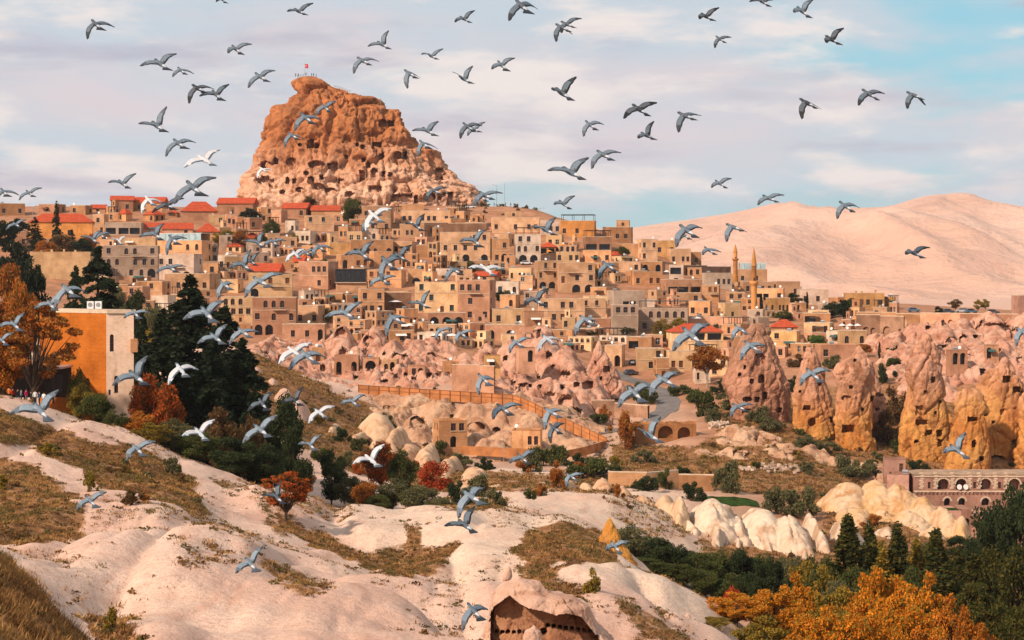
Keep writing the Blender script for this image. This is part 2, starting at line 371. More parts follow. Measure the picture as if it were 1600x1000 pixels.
def grass_at(x, y, z):
    px = x / y * F + 800; py = HY - z / y * F; zz = np.zeros_like(px)
    jx = 22 * fbm(x / 3.5, y / 5.0, zz, 3, 31) * np.clip(180 / y, 0.5, 2); jy = 14 * fbm(x / 3.5, y / 5.0, zz, 3, 41) * np.clip(180 / y, 0.5, 2)
    g = np.zeros_like(px)
    for poly, d0, d1, dens in GRASS:
        g = np.maximum(g, np.where(inpoly(px + jx, py + jy, poly) & (y > d0) & (y < d1), dens, 0))
    sparse = 0.13 * sstep(0.05, 0.45, fbm(x / 5, y / 7, zz, 3, 51)) * (px < 1130) * (y > 84) * (y < 235)
    return np.maximum(g, sparse)
gmask = grass_at(GX, GY, GZ)
gmask = (gmask + np.roll(gmask, 1, 0) + np.roll(gmask, -1, 0) + np.roll(gmask, 1, 1) + np.roll(gmask, -1, 1)) / 5
gpx = GX / GY * F + 800; gpy = HY - GZ / GY * F
cream = sstep(480, 640, gpx) * (1 - sstep(150, 130, GY)) * (1 - sstep(420, 520, GY)) + sstep(1000, 1200, gpx) * near * 0.4
cream = np.clip(cream, 0, 1); earth = np.clip(0.55 * sstep(375, 400, GY) * sstep(540, 600, gpx) + sstep(470, 540, GY) + sstep(1000, 1250, gpx) * sstep(150, 175, GY), 0, 1)
far = sstep(900, 1000, GY)

s = NT('tuff_ground'); s.k = (0.88, 0.82, 0.79)
at = s.n('ShaderNodeAttribute', attribute_name='mask'); sp = s.n('ShaderNodeSeparateColor'); s.L(at.outputs[0], sp.inputs[0])
tuff = s.mix(s.step(s.noise(0.07, 5, 0.6), 0.36, 0.64), (0.62, 0.43, 0.335), (0.69, 0.54, 0.435))
tuff = s.mix(sp.outputs[1], tuff, s.mix(s.step(s.noise(0.06, 5, 0.6, (4, 2, 1)), 0.4, 0.62), (0.70, 0.585, 0.46), (0.65, 0.49, 0.38)))
tuff = s.mix(s.math('MULTIPLY', s.step(s.noise(0.22, 6, 0.65, (7, 7, 0), (1, 0.45, 1), 0.8), 0.52, 0.72), 0.6), tuff, (0.47, 0.255, 0.17))
tuff = s.mix(s.math('MULTIPLY', s.step(s.noise(3.6, 5, 0.72, (1, 2, 3)), 0.46, 0.68), 0.6), tuff, (0.40, 0.25, 0.185))
tuff = s.mix(s.math('MULTIPLY', s.step(s.noise(0.8, 6, 0.7, (6, 1, 3)), 0.50, 0.70), 0.5), tuff, (0.50, 0.33, 0.25))
tuff = s.mix(s.step(s.noise(5.5, 2, 0.5, (8, 2, 3)), 0.70, 0.76), tuff, (0.16, 0.085, 0.05))
soil = s.mix(s.step(s.noise(0.7, 5, 0.65), 0.35, 0.65), (0.20, 0.095, 0.04), (0.38, 0.21, 0.09))
soil = s.mix(s.step(s.noise(1.8, 5, 0.65, (4, 4, 4)), 0.5, 0.68), soil, (0.10, 0.062, 0.026))
earth_c = s.mix(s.step(s.noise(0.16, 6, 0.65), 0.36, 0.64), (0.44, 0.235, 0.14), (0.30, 0.155, 0.08))
gm = s.step(s.math('ADD', sp.outputs[0], s.math('MULTIPLY', s.math('SUBTRACT', s.noise(0.9, 5, 0.65, (3, 3, 3)), 0.5), 1.1)), 0.34, 0.62)
s.color(s.mix(at.outputs['Alpha'], s.mix(gm, s.mix(sp.outputs[2], tuff, earth_c), soil), (0.60, 0.41, 0.31)))
s.bump(s.math('ADD', s.noise(1.1, 7, 0.65), s.math('MULTIPLY', s.noise(7.0, 3, 0.6), 0.25)), 0.55, 0.45)
def grid_faces(n, m, wrap=False):
    i = np.arange(n - 1)[:, None]; j = np.arange(m if wrap else m - 1)[None, :]; j2 = (j + 1) % m
    return np.stack([i * m + j + 0 * i, i * m + j2, (i + 1) * m + j2, (i + 1) * m + j], -1).reshape(-1, 4)
msk = np.stack([gmask, cream, earth, far], -1).reshape(-1, 4)
ground = link('ground', np_mesh('ground', np.stack([GX, GY, GZ], -1).reshape(-1, 3), grid_faces(*GX.shape), MATS['tuff_ground'], True, msk))
tag(ground, kind='structure')

# far hills across the plain
hp = np.arange(-900, 2601, 10.0); hd = np.linspace(5600, 11800, 150)
crest = np.interp(hp, [-900,500,860,990,1050,1100,1150,1230,1330,1400,1460,1520,1560,1600,1750,2000,2600], [395,392,376,356,347,341,338,337,334,329,320,313,316,321,318,335,380])
t = np.clip((hd - 5600) / 3900, 0, 1.6)[:, None]
HXg = (hp[None] - 800) / F * 9000 * (hd[:, None] / 9000) ** 0.9; HYg = np.repeat(hd[:, None], len(hp), 1)
top = (HY - crest) / F * 9500
prof = np.where(t < 1, 0.30 * t + 0.70 * sstep(0.05, 1.0, t), 1 - 0.5 * sstep(1.0, 1.6, t))
HZg = -95 + (top[None] + 95) * prof
wob = ridged(HXg / 1000 + 0.5 * fbm(HXg / 2500, HYg / 2500, 0 * HXg, 2, 66) + 0.18 * HYg / 1000, HYg / 3000, 0 * HXg, 4, 61); wob2 = fbm(HXg / 700, HYg / 1000, 0 * HXg, 4, 71)
HZg += (wob * 170 + wob2 * 100) * (4 * t * np.clip(1.0 - t, 0.015, 1)).clip(0, 1)
s = NT('hill_earth'); s.k = (0.92, 0.88, 0.85)
hc = s.mix(s.step(s.noise(0.0011, 6, 0.6), 0.36, 0.64), (0.56, 0.35, 0.25), (0.62, 0.43, 0.33))
hc = s.mix(s.math('MULTIPLY', s.step(s.noise(0.003, 6, 0.65, (3, 1, 0), (1, 0.6, 1)), 0.53, 0.68), 0.6), hc, (0.46, 0.27, 0.19))
hc = s.mix(s.math('MULTIPLY', s.step(s.noise(0.012, 4, 0.7, (1, 5, 0)), 0.66, 0.74), 0.6), hc, (0.20, 0.16, 0.10))
s.color(hc); s.bump(s.noise(0.004, 6, 0.6), 0.9, 70.0)
hills = link('hills', np_mesh('hills', np.stack([HXg, HYg, HZg], -1).reshape(-1, 3), grid_faces(*HXg.shape), MATS['hill_earth']))
tag(hills, kind='structure')

# ------------------------------------------------------------------ rock
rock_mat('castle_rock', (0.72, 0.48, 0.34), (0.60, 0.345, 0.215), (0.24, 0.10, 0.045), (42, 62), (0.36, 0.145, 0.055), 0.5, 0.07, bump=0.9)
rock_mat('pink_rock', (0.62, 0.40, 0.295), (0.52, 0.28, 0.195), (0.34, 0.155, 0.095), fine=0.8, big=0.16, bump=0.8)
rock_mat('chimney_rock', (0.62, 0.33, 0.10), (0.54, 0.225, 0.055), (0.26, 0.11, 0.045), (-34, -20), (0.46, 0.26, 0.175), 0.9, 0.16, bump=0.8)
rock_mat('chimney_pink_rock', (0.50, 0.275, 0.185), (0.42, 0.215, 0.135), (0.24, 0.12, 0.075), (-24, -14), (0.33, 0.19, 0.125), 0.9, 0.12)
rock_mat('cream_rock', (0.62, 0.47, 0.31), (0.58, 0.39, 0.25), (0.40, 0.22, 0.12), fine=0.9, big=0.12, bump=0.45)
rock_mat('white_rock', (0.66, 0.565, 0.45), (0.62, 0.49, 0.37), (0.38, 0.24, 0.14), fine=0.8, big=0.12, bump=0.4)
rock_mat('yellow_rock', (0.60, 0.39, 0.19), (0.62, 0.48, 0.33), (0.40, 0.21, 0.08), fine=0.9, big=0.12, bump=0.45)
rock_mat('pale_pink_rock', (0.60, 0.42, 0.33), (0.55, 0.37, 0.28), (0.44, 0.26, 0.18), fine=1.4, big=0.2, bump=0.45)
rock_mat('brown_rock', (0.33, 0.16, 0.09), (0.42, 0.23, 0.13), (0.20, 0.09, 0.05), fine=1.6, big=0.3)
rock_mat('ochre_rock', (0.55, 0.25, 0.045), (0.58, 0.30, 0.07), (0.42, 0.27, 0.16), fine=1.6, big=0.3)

def split_rock(root, V, Fq, cid, mat, name='rock_face', cave_mat=None):
    """faces that touch a cave's vertices become that cave's own part"""
    cf = cid[Fq].max(1); base = Fq[cf == 0]
    def sub(fs, nm, m):
        u, inv = np.unique(fs, return_inverse=True)
        return link(nm, np_mesh(nm, V[u], inv.reshape(fs.shape), m), root)
    sub(base, name, mat)
    for k in np.unique(cf):
        if k > 0: sub(Fq[cf == k], 'cave_opening', cave_mat or mat)
def press_caves(V, caves, depth, front, jit=0.12, seed=3):
    """push the surface back along +Y inside each opening. caves: (col, row, width, height, shape[, deep])"""
    x, y, z = V[..., 0], V[..., 1], V[..., 2]
    px = x / y * F + 800; py = HY - z / y * F; cid = np.zeros(px.shape, np.int32); dy = np.zeros(px.shape)
    jx = fbm(x / 1.1, y / 1.1, z / 1.1, 2, seed) * jit
    for k, cv in enumerate(caves):
        cx, cy, w, h = cv[:4]; shp = cv[4] if len(cv) > 4 else 'r'; dp = cv[5] if len(cv) > 5 else depth
        u = (px - cx) / (w / 2.0); v = (py - cy) / (h / 2.0)
        if shp == 'p': ins = inpoly(px, py, cv[6])
        elif shp == 'e': ins = u * u + v * v + jx < 1
        elif shp == 'a': ins = (np.abs(u) + jx < 1) & (v < 1) & ((v > -0.2) | (u * u + ((v + 0.2) / 0.8) ** 2 < 1))
        else: ins = (np.abs(u) + jx < 1) & (np.abs(v) + jx < 1)
        ins &= front & (cid == 0); cid[ins] = k + 1; dy[ins] = dp
    V[..., 1] += dy; V[..., 0] *= (V[..., 1] / np.maximum(V[..., 1] - dy, 1)) ** 0.6
    return cid
def rock_body(name, label, cat, L, Rr, d, ratio, mat, caves=(), res=0.2, amp=1.0, s1=6.0, expo=2.5, seed=1, cave_depth=3.0, ledge=0.0, base_sink=3.0, crack=0.5, group=None, twist=0.0, min_hd=1.2, cave_mat=None, rough=0.3, scoop=0.0, block=0.55):
    """standing rock: left and right outline at distance d, closed all round"""
    ytop = min(L[0][1], Rr[0][1]); ybot = max(L[-1][1], Rr[-1][1]); k = d / F
    hw_max = max(abs(b[0] - a[0]) for a in L for b in Rr) * k / 2
    n = max(24, int((ybot - ytop) * k / res)); ys = np.linspace(ytop, ybot, n)
    xl = np.interp(ys, [a[1] for a in L], [a[0] for a in L]); xr = np.interp(ys, [a[1] for a in Rr], [a[0] for a in Rr])
    hw = np.maximum((xr - xl) * k / 2, 0.12); xc = ((xl + xr) / 2 - 800) * k; zz = (HY - ys) * k
    hd = np.maximum(hw * ratio, np.minimum(min_hd, hw)); m_f = max(24, int(hw_max * 2.6 / res)); m_b = max(14, m_f // 4)
    ph = np.concatenate([np.linspace(math.pi, 2 * math.pi, m_f, endpoint=False), np.linspace(0, math.pi, m_b, endpoint=False)])
    cs, sn = np.cos(ph), np.sin(ph); e = 2.0 / expo
    ux = np.sign(cs) * np.abs(cs) ** e; uy = np.sign(sn) * np.abs(sn) ** e
    yc = d + hd.max() * 0.35
    X = xc[:, None] + hw[:, None] * ux[None]; Y = yc + hd[:, None] * uy[None] + (ys[:, None] - ybot) * k * -twist; Z = zz[:, None] + 0 * X
    ampl = np.minimum(amp, hw[:, None] * 0.35)
    nz = fbm(X / s1, Y / s1, Z / (s1 * 1.5), 4, seed) + 0.45 * fbm(X / (s1 * .28), Y / (s1 * .28), Z / (s1 * .3), 3, seed + 9)
    ck = ridged(X / (s1 * 0.8), Y / (s1 * 0.8), Z / (s1 * 3.2), 3, seed + 20)
    blk = ridged(X / (s1 * .45), Y / (s1 * .45), Z / (s1 * .8), 3, seed + 40)
    dsp = ampl * (nz * (1.1 - .5 * min(1, block)) - crack * sstep(0.55, 0.95, ck) + rough * (blk - .3))
    if block:
        wx_, wz_ = X + s1 * .12 * nz, Z + s1 * .1 * nz
        for sc2, am in ((.95, .95), (.42, .40), (.17, .12)):
            f1, gap, val = worley(wx_ / (s1 * sc2), Y / (s1 * sc2), wz_ / (s1 * sc2 * 1.5), seed + 80)
            dsp = dsp + ampl * block * am * (val - .9 * (1 - sstep(0, .14, gap)))
    if scoop:
        sc_ = fbm(X / (s1 * .5), Y / (s1 * .5), Z / (s1 * .34), 3, seed + 60)
        dsp = dsp - ampl * scoop * (sstep(.12, .30, sc_) + .7 * sstep(.2, .34, fbm(X / (s1 * .22), Y / (s1 * .22), Z / (s1 * .2), 2, seed + 70)))
    lg = ledge * (1 + 2.2 * sstep(.62, .95, (ys - ytop) / (ybot - ytop))[:, None]) if scoop else ledge
    if ledge: dsp = dsp + ampl * lg * (np.abs(((Z + 1.5 * fbm(X / 9, Y / 9, Z / 9, 2, seed + 5)) / (s1 * 0.75)) % 1 - 0.5) * 2 - 0.5)
    tp = sstep(0, 0.05, (ys - ytop) / (ybot - ytop))[:, None] * 0.7 + 0.3
    X += cs[None] * dsp * tp; Y += sn[None] * dsp * tp; Z += dsp * 0.35
    V = np.stack([X, Y, Z], -1)
    cid = press_caves(V, caves, cave_depth, (sn[None] < 0.15) & (X == X), seed=seed)
    nn, mm = X.shape; V = V.reshape(-1, 3); cid = cid.reshape(-1); Fq = grid_faces(nn, mm, True)
    Fq = Fq[:, ::-1]
    cap = V[:mm].mean(0) + np.array([0, 0, 0.15 + 0.1 * hw[0]]); V = np.vstack([V, cap]); cid = np.append(cid, 0)
    j = np.arange(mm); ce = np.stack([np.full(mm, len(V) - 1), (j + 0), (j + 1) % mm, (j + 1) % mm], -1)
    root = empty(name, (0, 0, 0)); loc = V[:nn * mm].min(0); o = Vector(((xc[-1]), yc, zz[-1])); root.location = o
    V = V - np.array(o); split_rock(root, V, Fq, cid, mat, 'rock_face', cave_mat)
    tri = np.stack([np.full(mm, len(V) - 1), j, (j + 1) % mm], -1); u, inv = np.unique(tri, return_inverse=True)
    link('rock_top', np_mesh('rock_top', V[u], inv.reshape(tri.shape), mat), root)
    tag(root, label, cat, group); return root
def outcrop(name, label, px0, px1, d0, d1, lobes, mat, caves=(), res=0.35, amp=0.5, s1=5.0, seed=1, cave_depth=3.0, k=0.9, group=None, crack=0.3, p=1.7, cat='rock', base=0.0):
    """lumpy bedrock: rounded lobes (col, row of the top, distance, radius in px across, radius along in metres, height in px)"""
    x0, x1 = (px0 - 800) / F * d0, (px1 - 800) / F * d0
    x0 = min(x0, (px0 - 800) / F * d1); x1 = max(x1, (px1 - 800) / F * d1)
    xs = np.arange(x0, x1, res); ys = np.arange(d0, d1, res * 0.6)
    X, Y = np.meshgrid(xs, ys); g = ground_z(X, Y); Z = g - 0.7; Z0 = Z.copy()
    wx = X + 1.2 * fbm(X / 6, Y / 6, 0 * X, 2, seed + 3); wy = Y + 1.2 * fbm(X / 6, Y / 6, 0 * X + 5, 2, seed + 4)
    if base:
        ex = sstep(0, 10, X - x0) * sstep(0, 10, x1 - X) * sstep(0, 9, Y - d0) * sstep(0, 9, d1 - Y); bn = fbm(X / 7, Y / 7, 0 * X, 3, seed + 50)
        f1, gap, val = worley(X / 6.5, Y / 5.0, 0 * X + .5, seed + 90)
        Z = Z + ex * base * np.clip(.8 + 1.1 * bn + .8 * val - .6 * (1 - sstep(0, .2, gap)), 0, 2.6)
    for (cx, cy, dd, rp, ry, hp_) in lobes:
        c = P(cx, cy, dd); rx = rp / F * dd; H = hp_ / F * dd
        r = np.sqrt(((wx - c.x) / rx) ** 2 + ((wy - c.y) / ry) ** 2)
        f = c.z - H * r ** p; f = np.where(r < 2.5, f, -1e3)
        hh = np.clip(0.5 + 0.5 * (f - Z) / k, 0, 1); Z = np.where(f > -500, Z * (1 - hh) + f * hh + k * 0.5 * hh * (1 - hh), Z)
    lift = sstep(0.0, 1.5, Z - Z0)
    nzv = fbm(X / s1, Y / s1, Z / s1, 4, seed); ck = ridged(X / (s1 * .7), Y / (s1 * 1.6), Z / (s1 * 2), 2, seed + 7)
    f1, gap, val = worley(X / (s1 * .85), Y / (s1 * .85), Z / (s1 * 1.0), seed + 95)
    Z = Z + lift * amp * .5 * (val - .7 * (1 - sstep(0, .15, gap)))
    Z = Z + lift * (amp * nzv * 1.4 - amp * crack * 1.5 * sstep(0.5, 0.95, ck)); Yd = Y - lift * amp * 0.9 * fbm(X / (s1 * .5), Z / (s1 * .5), Y / s1, 3, seed + 11)
    Yd = Yd - lift * amp * .8 * (np.abs(((Z + 1.2 * fbm(X / 7, Y / 7, Z / 7, 2, seed + 15)) / (s1 * .55)) % 1 - .5) * 2 - .5)
    V = np.stack([X, Yd, Z], -1); cid = press_caves(V, caves, cave_depth, lift > 0.3, seed=seed)
    nn, mm = X.shape; Fq = grid_faces(nn, mm); V = V.reshape(-1, 3); cid = cid.reshape(-1)
    keep = (lift.reshape(-1)[Fq] > 0.001).any(1); Fq = Fq[keep]
    root = empty(name, tuple(V[np.unique(Fq)].mean(0))); o = np.array(root.location); V = V - o
    split_rock(root, V, Fq, cid, mat); tag(root, label, cat, group); return root

# the castle rock
CASTLE_L = [(457,110),(451,115),(448,126),(446,136),(438,144),(439,155),(416,163),(408,190),(397,222),(390,239),(380,269),(371,285),(372,296),(364,310),(360,345)]
CASTLE_R = [(484,110),(494,115),(512,121),(546,130),(560,138),(590,148),(598,159),(627,168),(630,192),(646,207),(650,228),(671,234),(687,253),(706,277),(741,293),(752,309),(762,345)]
CASTLE_CAVES = [(598,192,10,9,'a'),(611,193,7,7),(589,227,11,8),(485,225,8,10),(495,228,5,6),(468,226,4,4,'e'),(494,257,20,10,'e',4.5),(515,259,5,8),(523,259,6,8),(431,252,5,8),
 (455,253,13,11,'e',2.5),(417,258,15,9,'e',2.5),(596,244,7,8,'e'),(568,249,4,6),(575,257,5,8,'a'),(585,270,9,12,'a'),(566,274,6,12),(599,272,4,7),(610,273,4,5),(621,242,10,9,'a'),(632,243,5,9),(686,272,9,15),
 (415,280,8,8),(406,282,5,6),(424,286,6,10),(460,283,4,6),(449,282,4,8),(486,282,7,9),(502,277,4,6),(497,291,14,9,'e'),(468,296,9,6,'e'),(517,299,15,9,'e'),(584,295,12,8),(593,295,5,6),
 (632,309,18,10,'r',4.5),(616,309,9,9,'a'),(650,311,5,9),(671,308,15,12,'e',4.5),(687,309,5,6,'e'),(694,304,4,5),(704,305,6,8),(558,226,3,4),(567,230,4,4),(541,245,5,5,'e'),(478,270,6,5,'e'),(532,283,5,6),(545,303,9,7,'a'),(441,300,6,6,'e')]
CASTLE_CAVES = [(c[0], c[1], c[2] * 1.25 + .5, c[3] * 1.2 + .5) + tuple(c[4:5] or ('r',)) + (c[5] + 1 if len(c) > 5 and c[5] > 3 else 4.6 if len(c) < 6 else 3.2,) for c in CASTLE_CAVES]
castle = rock_body('castle_rock', 'huge orange rock citadel honeycombed with cave rooms, towering above the town', 'rock', CASTLE_L, CASTLE_R, 850, 0.62, MATS['castle_rock'], CASTLE_CAVES, 0.34, 2.9, 15.0, 2.6, 5, 3.4, 0.28, crack=0.95, twist=0.28, rough=0.25, scoop=0.30, block=0.55)

CV = np.concatenate([np.array([tuple(castle.location + v.co) for v in o_.data.vertices]) for o_ in castle.children])
def castle_top(px, d=868):
    x = (px - 800) / F * d; m_ = np.abs(CV[:, 0] - x) < 0.8
    i = np.argmax(np.where(m_, CV[:, 2], -1e9)); return Vector((x, CV[i, 1], CV[i, 2]))
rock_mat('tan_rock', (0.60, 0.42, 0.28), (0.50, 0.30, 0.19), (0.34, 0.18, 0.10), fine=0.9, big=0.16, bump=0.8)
# tall fairy chimneys on the right flank of the valley
CH = 'fairy chimneys along the valley side'
rock_body('fairy_chimney', 'broad pink fairy chimney with dark flat cap, beside the autumn tree', 'rock', [(1173,507),(1166,525),(1156,542),(1137,583),(1130,600),(1140,625),(1150,660),(1148,690)], [(1198,508),(1206,525),(1216,542),(1229,580),(1238,605),(1238,652),(1240,690)], 450, 0.8, MATS['chimney_pink_rock'],
 [(1164,574,4,7),(1175,596,7,9,'e'),(1190,592,9,13,'a'),(1195,618,7,12,'a'),(1183,624,7,8),(1168,624,15,8,'e'),(1166,642,14,7),(1218,641,6,8),(1187,562,18,22,'e',1.6),(1156,585,4,5)], 0.17, 0.9, 6.0, 2.2, 21, 2.6, 0.05, group=CH)
rock_body('fairy_chimney', 'slim tan fairy chimney with two dark cave mouths low down', 'rock', [(1260,543),(1256,553),(1244,589),(1239,620),(1240,655),(1245,680),(1245,705)], [(1273,543),(1280,558),(1288,583),(1300,630),(1305,655),(1306,680),(1308,705)], 442, 0.85, MATS['chimney_rock'],
 [(1261,637,12,8,'a'),(1269,660,12,13,'e'),(1300,656,5,9),(1281,600,4,5),(1250,612,4,4)], 0.17, 0.6, 5.5, 2.2, 22, 2.6, 0.05, group=CH)
rock_body('fairy_chimney', 'ochre fairy chimney with pointed tip and wide cave door at its foot', 'rock', [(1341,541),(1334,553),(1328,561),(1312,568),(1303,583),(1308,605),(1305,642),(1304,680),(1302,712)], [(1347,541),(1356,555),(1368,586),(1366,620),(1365,655),(1368,692),(1370,712)], 434, 0.8, MATS['chimney_rock'],
 [(1330,605,6,6),(1325,670,18,12),(1336,563,4,4),(1362,623,4,8),(1322,622,15,8,'e',1.2),(1348,640,4,5)], 0.17, 0.75, 5.5, 2.2, 23, 2.6, 0.05, group=CH)
rock_body('fairy_chimney', 'stubby pinkish rock spur leaning behind the pointed ochre chimney', 'rock', [(1355,565),(1350,590),(1350,640),(1350,690)], [(1366,570),(1376,600),(1384,625),(1382,690)], 446, 0.9, MATS['chimney_pink_rock'], [(1373,617,8,6),(1371,640,6,5)], 0.2, 0.7, 4.0, 2.3, 24, 2.2, group=CH)
rock_body('fairy_chimney', 'tallest tapering orange fairy chimney with a rounded shoulder', 'rock', [(1446,523),(1441,530),(1428,542),(1425,561),(1419,589),(1412,630),(1406,664),(1406,690),(1408,725)], [(1456,523),(1460,530),(1469,552),(1473,580),(1479,614),(1487,655),(1489,700),(1490,725)], 430, 0.75, MATS['chimney_rock'],
 [(1458,594,6,10),(1441,660,17,8),(1451,676,10,8),(1468,677,8,11),(1469,692,7,11),(1432,690,7,6,'e'),(1436,642,10,15,'r',0.9),(1469,628,4,5),(1446,612,5,4,'e'),(1462,645,3,6)], 0.17, 0.8, 6.0, 2.2, 25, 2.6, 0.05, group=CH)
rock_body('fairy_chimney', 'broad orange rock with a keyhole window above the arcaded stone house', 'rock', [(1508,608),(1500,618),(1494,633),(1487,674),(1483,700),(1480,724),(1478,750)], [(1528,608),(1540,618),(1545,640),(1548,700),(1552,750)], 420, 0.8, MATS['chimney_rock'],
 [(1519,655,15,7),(1522,694,7,13,'e'),(1534,717,6,7),(1540,651,4,6)], 0.17, 0.65, 5.5, 2.3, 26, 2.6, 0.05, group=CH)
rock_body('fairy_chimney', 'wide conical fairy chimney with square windows beside the broad orange rock', 'rock', [(1569,559),(1560,568),(1550,577),(1533,606),(1528,640),(1526,700),(1520,750)], [(1577,559),(1587,574),(1602,600),(1612,640),(1615,700),(1618,750)], 432, 0.7, MATS['chimney_rock'],
 [(1573,593,11,11),(1589,609,12,10),(1558,717,25,10,'e'),(1552,660,5,5),(1568,644,9,8,'r',0.8),(1585,690,6,5,'e')], 0.2, 0.8, 6.0, 2.3, 27, 2.8, 0.05, group=CH)
rock_body('fairy_chimney', 'ochre rock tower past the conical chimney', 'rock', [(1622,575),(1606,600),(1600,640),(1590,700),(1586,750)], [(1640,575),(1660,610),(1680,660),(1690,750)], 426, 0.7, MATS['chimney_rock'], [(1630,640,8,8),(1625,690,10,8,'e')], 0.25, 1.0, 5.0, 2.5, 28, 2.6, group=CH)
rock_body('rock_cone', 'small smooth ochre rock cone beside the dark hedge', 'rock', [(950,812),(944,826),(937,842),(932,862),(930,885)], [(955,812),(962,826),(974,846),(990,868),(998,885)], 196, 0.8, MATS['ochre_rock'], (), 0.1, 0.22, 2.0, 2.2, 29, 1.0, 0.0, crack=0.1)
rock_body('rock_cone', 'pointed pink rock cone with one square window by the road', 'rock', [(934,534),(928,548),(922,565),(915,590),(910,622)], [(938,534),(948,552),(962,578),(975,605),(980,622)], 500, 0.75, MATS['pink_rock'], [(948,577,10,9),(939,591,4,5),(930,566,3,4)], 0.2, 0.7, 4.0, 2.3, 30, 2.4, 0.1)

# pink cave-riddled outcrops below the town
rr = random.Random(4)
def auto_lobes(px0, px1, top, d0, d1, n, rp=(18, 34), ht=(14, 30), seed=1, lift=(4, 16)):
    q = random.Random(seed); out = []
    for i in range(n):
        x = px0 + (px1 - px0) * (i + q.random()) / n; d = q.uniform(d0, d1)
        g = on_ground(x, d); pyg = HY - g.z / d * F
        y = pyg - q.uniform(*lift)
        out.append((x, max(y, top(x)) if top else y, d, q.uniform(*rp), q.uniform(4.5, 9), q.uniform(*ht)))
    return out
OUT = 'pink tuff outcrops full of caves'
lob = [(425,522,540,28,8,26),(470,530,530,30,8,28),(510,528,528,22,7,30),(536,510,530,26,8,30),(585,512,530,28,9,34),(560,540,515,26,7,22),(612,528,520,34,9,40),(655,556,505,30,8,34),(690,560,505,30,9,30),(640,548,515,26,8,30),(520,560,500,34,7,20),(590,562,497,40,7,22),(450,545,515,24,7,20)]
outcrop('rock_outcrop', 'lumpy pink rock riddled with caves above the orange fence', 405, 722, 474, 556, lob + auto_lobes(420, 715, None, 476, 540, 26, (26, 52), (24, 44), seed=2, lift=(3, 20)), MATS['pink_rock'],
 [(536,551,14,11,'a'),(532,520,17,14,'a'),(540,572,20,16),(557,573,12,15,'a'),(580,571,14,18,'a'),(607,574,13,15,'a'),(575,532,15,14,'e'),(570,550,7,9,'e'),(492,554,11,8),(416,554,6,8),(440,559,9,7),(620,557,13,9,'e'),(599,552,4,5),(632,557,9,6,'e'),(674,559,15,16,'e',2),(670,586,9,7,'a'),(681,587,9,7,'a'),(690,584,5,7),(699,584,5,5),(647,595,7,7),(634,586,5,5),(664,596,4,4),(601,596,11,6,'e'),(505,575,7,7),(470,575,6,6,'e'),(556,590,6,5),(618,588,6,6)], 0.36, 1.0, 5.5, 41, 3.2, 1.5, group=OUT, crack=0.6, p=1.5, base=2.0)
lob = [(845,512,520,52,10,60),(880,535,510,40,9,46),(800,530,515,34,9,40),(760,540,512,36,9,40),(725,548,510,30,8,34),(900,575,490,34,8,38),(860,590,480,46,8,40),(820,592,482,36,8,34),(780,590,484,34,8,30),(740,590,486,34,8,26),(890,606,470,28,7,34),(925,585,492,24,8,34)]
outcrop('rock_outcrop', 'domed pink rock with arched chapel mouths between fence and houses', 708, 975, 458, 536, lob + auto_lobes(715, 930, None, 462, 515, 20, (26, 52), (24, 44), seed=5, lift=(3, 18)), MATS['pink_rock'],
 [(820,553,18,14,'e'),(768,562,13,13,'a'),(858,556,9,8),(834,522,6,10,'a'),(842,522,6,10,'a'),(919,602,17,12,'a'),(901,601,10,8,'a'),(842,592,5,7),(817,605,11,11),(828,605,6,9,'a'),(844,605,7,7),(878,606,5,6),(884,584,15,7,'e'),(884,627,21,19,'a'),(859,620,18,14,'e',1.6),(900,645,17,13),(803,599,6,6),(750,539,9,11,'a'),(790,560,7,8),(735,575,8,8,'a'),(757,604,6,6),(712,572,7,8),(865,574,6,6)], 0.36, 1.0, 5.5, 43, 3.2, 1.5, group=OUT, crack=0.6, p=1.5, base=2.0)
lob = [(1470,500,545,30,10,30),(1500,498,548,34,10,34),(1545,488,550,44,12,40),(1595,487,550,40,12,40),(1640,490,550,50,12,44),(1490,528,525,30,9,34),(1525,540,518,34,9,38),(1570,535,520,36,10,40),(1610,540,520,40,10,44),(1480,560,505,26,8,30),(1530,572,500,32,8,34),(1580,575,500,36,8,30),(1440,505,548,30,9,22)]
outcrop('rock_outcrop', 'rose pink cliff with rows of cave mouths under the car park wall', 1400, 1690, 470, 566, lob + auto_lobes(1410, 1680, None, 474, 545, 36, (30, 60), (26, 46), seed=6, lift=(6, 24)), MATS['pink_rock'],
 [(1487,532,15,9,'e'),(1506,530,14,12,'e'),(1473,544,16,10),(1494,557,10,12,'a'),(1513,558,6,8,'a'),(1535,504,7,7,'a'),(1552,514,56,18,'e',2.2),(1500,583,10,6,'e'),(1535,581,7,8),(1594,563,10,9,'e'),(1476,504,9,8,'a'),(1450,512,8,7,'e'),(1560,548,8,6),(1585,520,12,10,'e'),(1525,526,6,5)], 0.4, 1.1, 6.0, 45, 3.2, 1.8, group=OUT, crack=0.6, p=1.5, base=2.4)
lob = [(610,612,466,46,9,26),(650,614,464,50,10,40),(690,620,460,54,12,60),(735,628,456,56,13,70),(780,636,452,56,13,70),(825,646,446,54,13,60),(868,664,438,46,12,44),(900,684,432,40,10,30),(650,650,438,40,9,50),(690,655,440,36,9,50),(745,655,432,36,9,44),(790,672,428,40,8,34),(770,686,422,44,8,24),(830,684,426,36,8,24)]
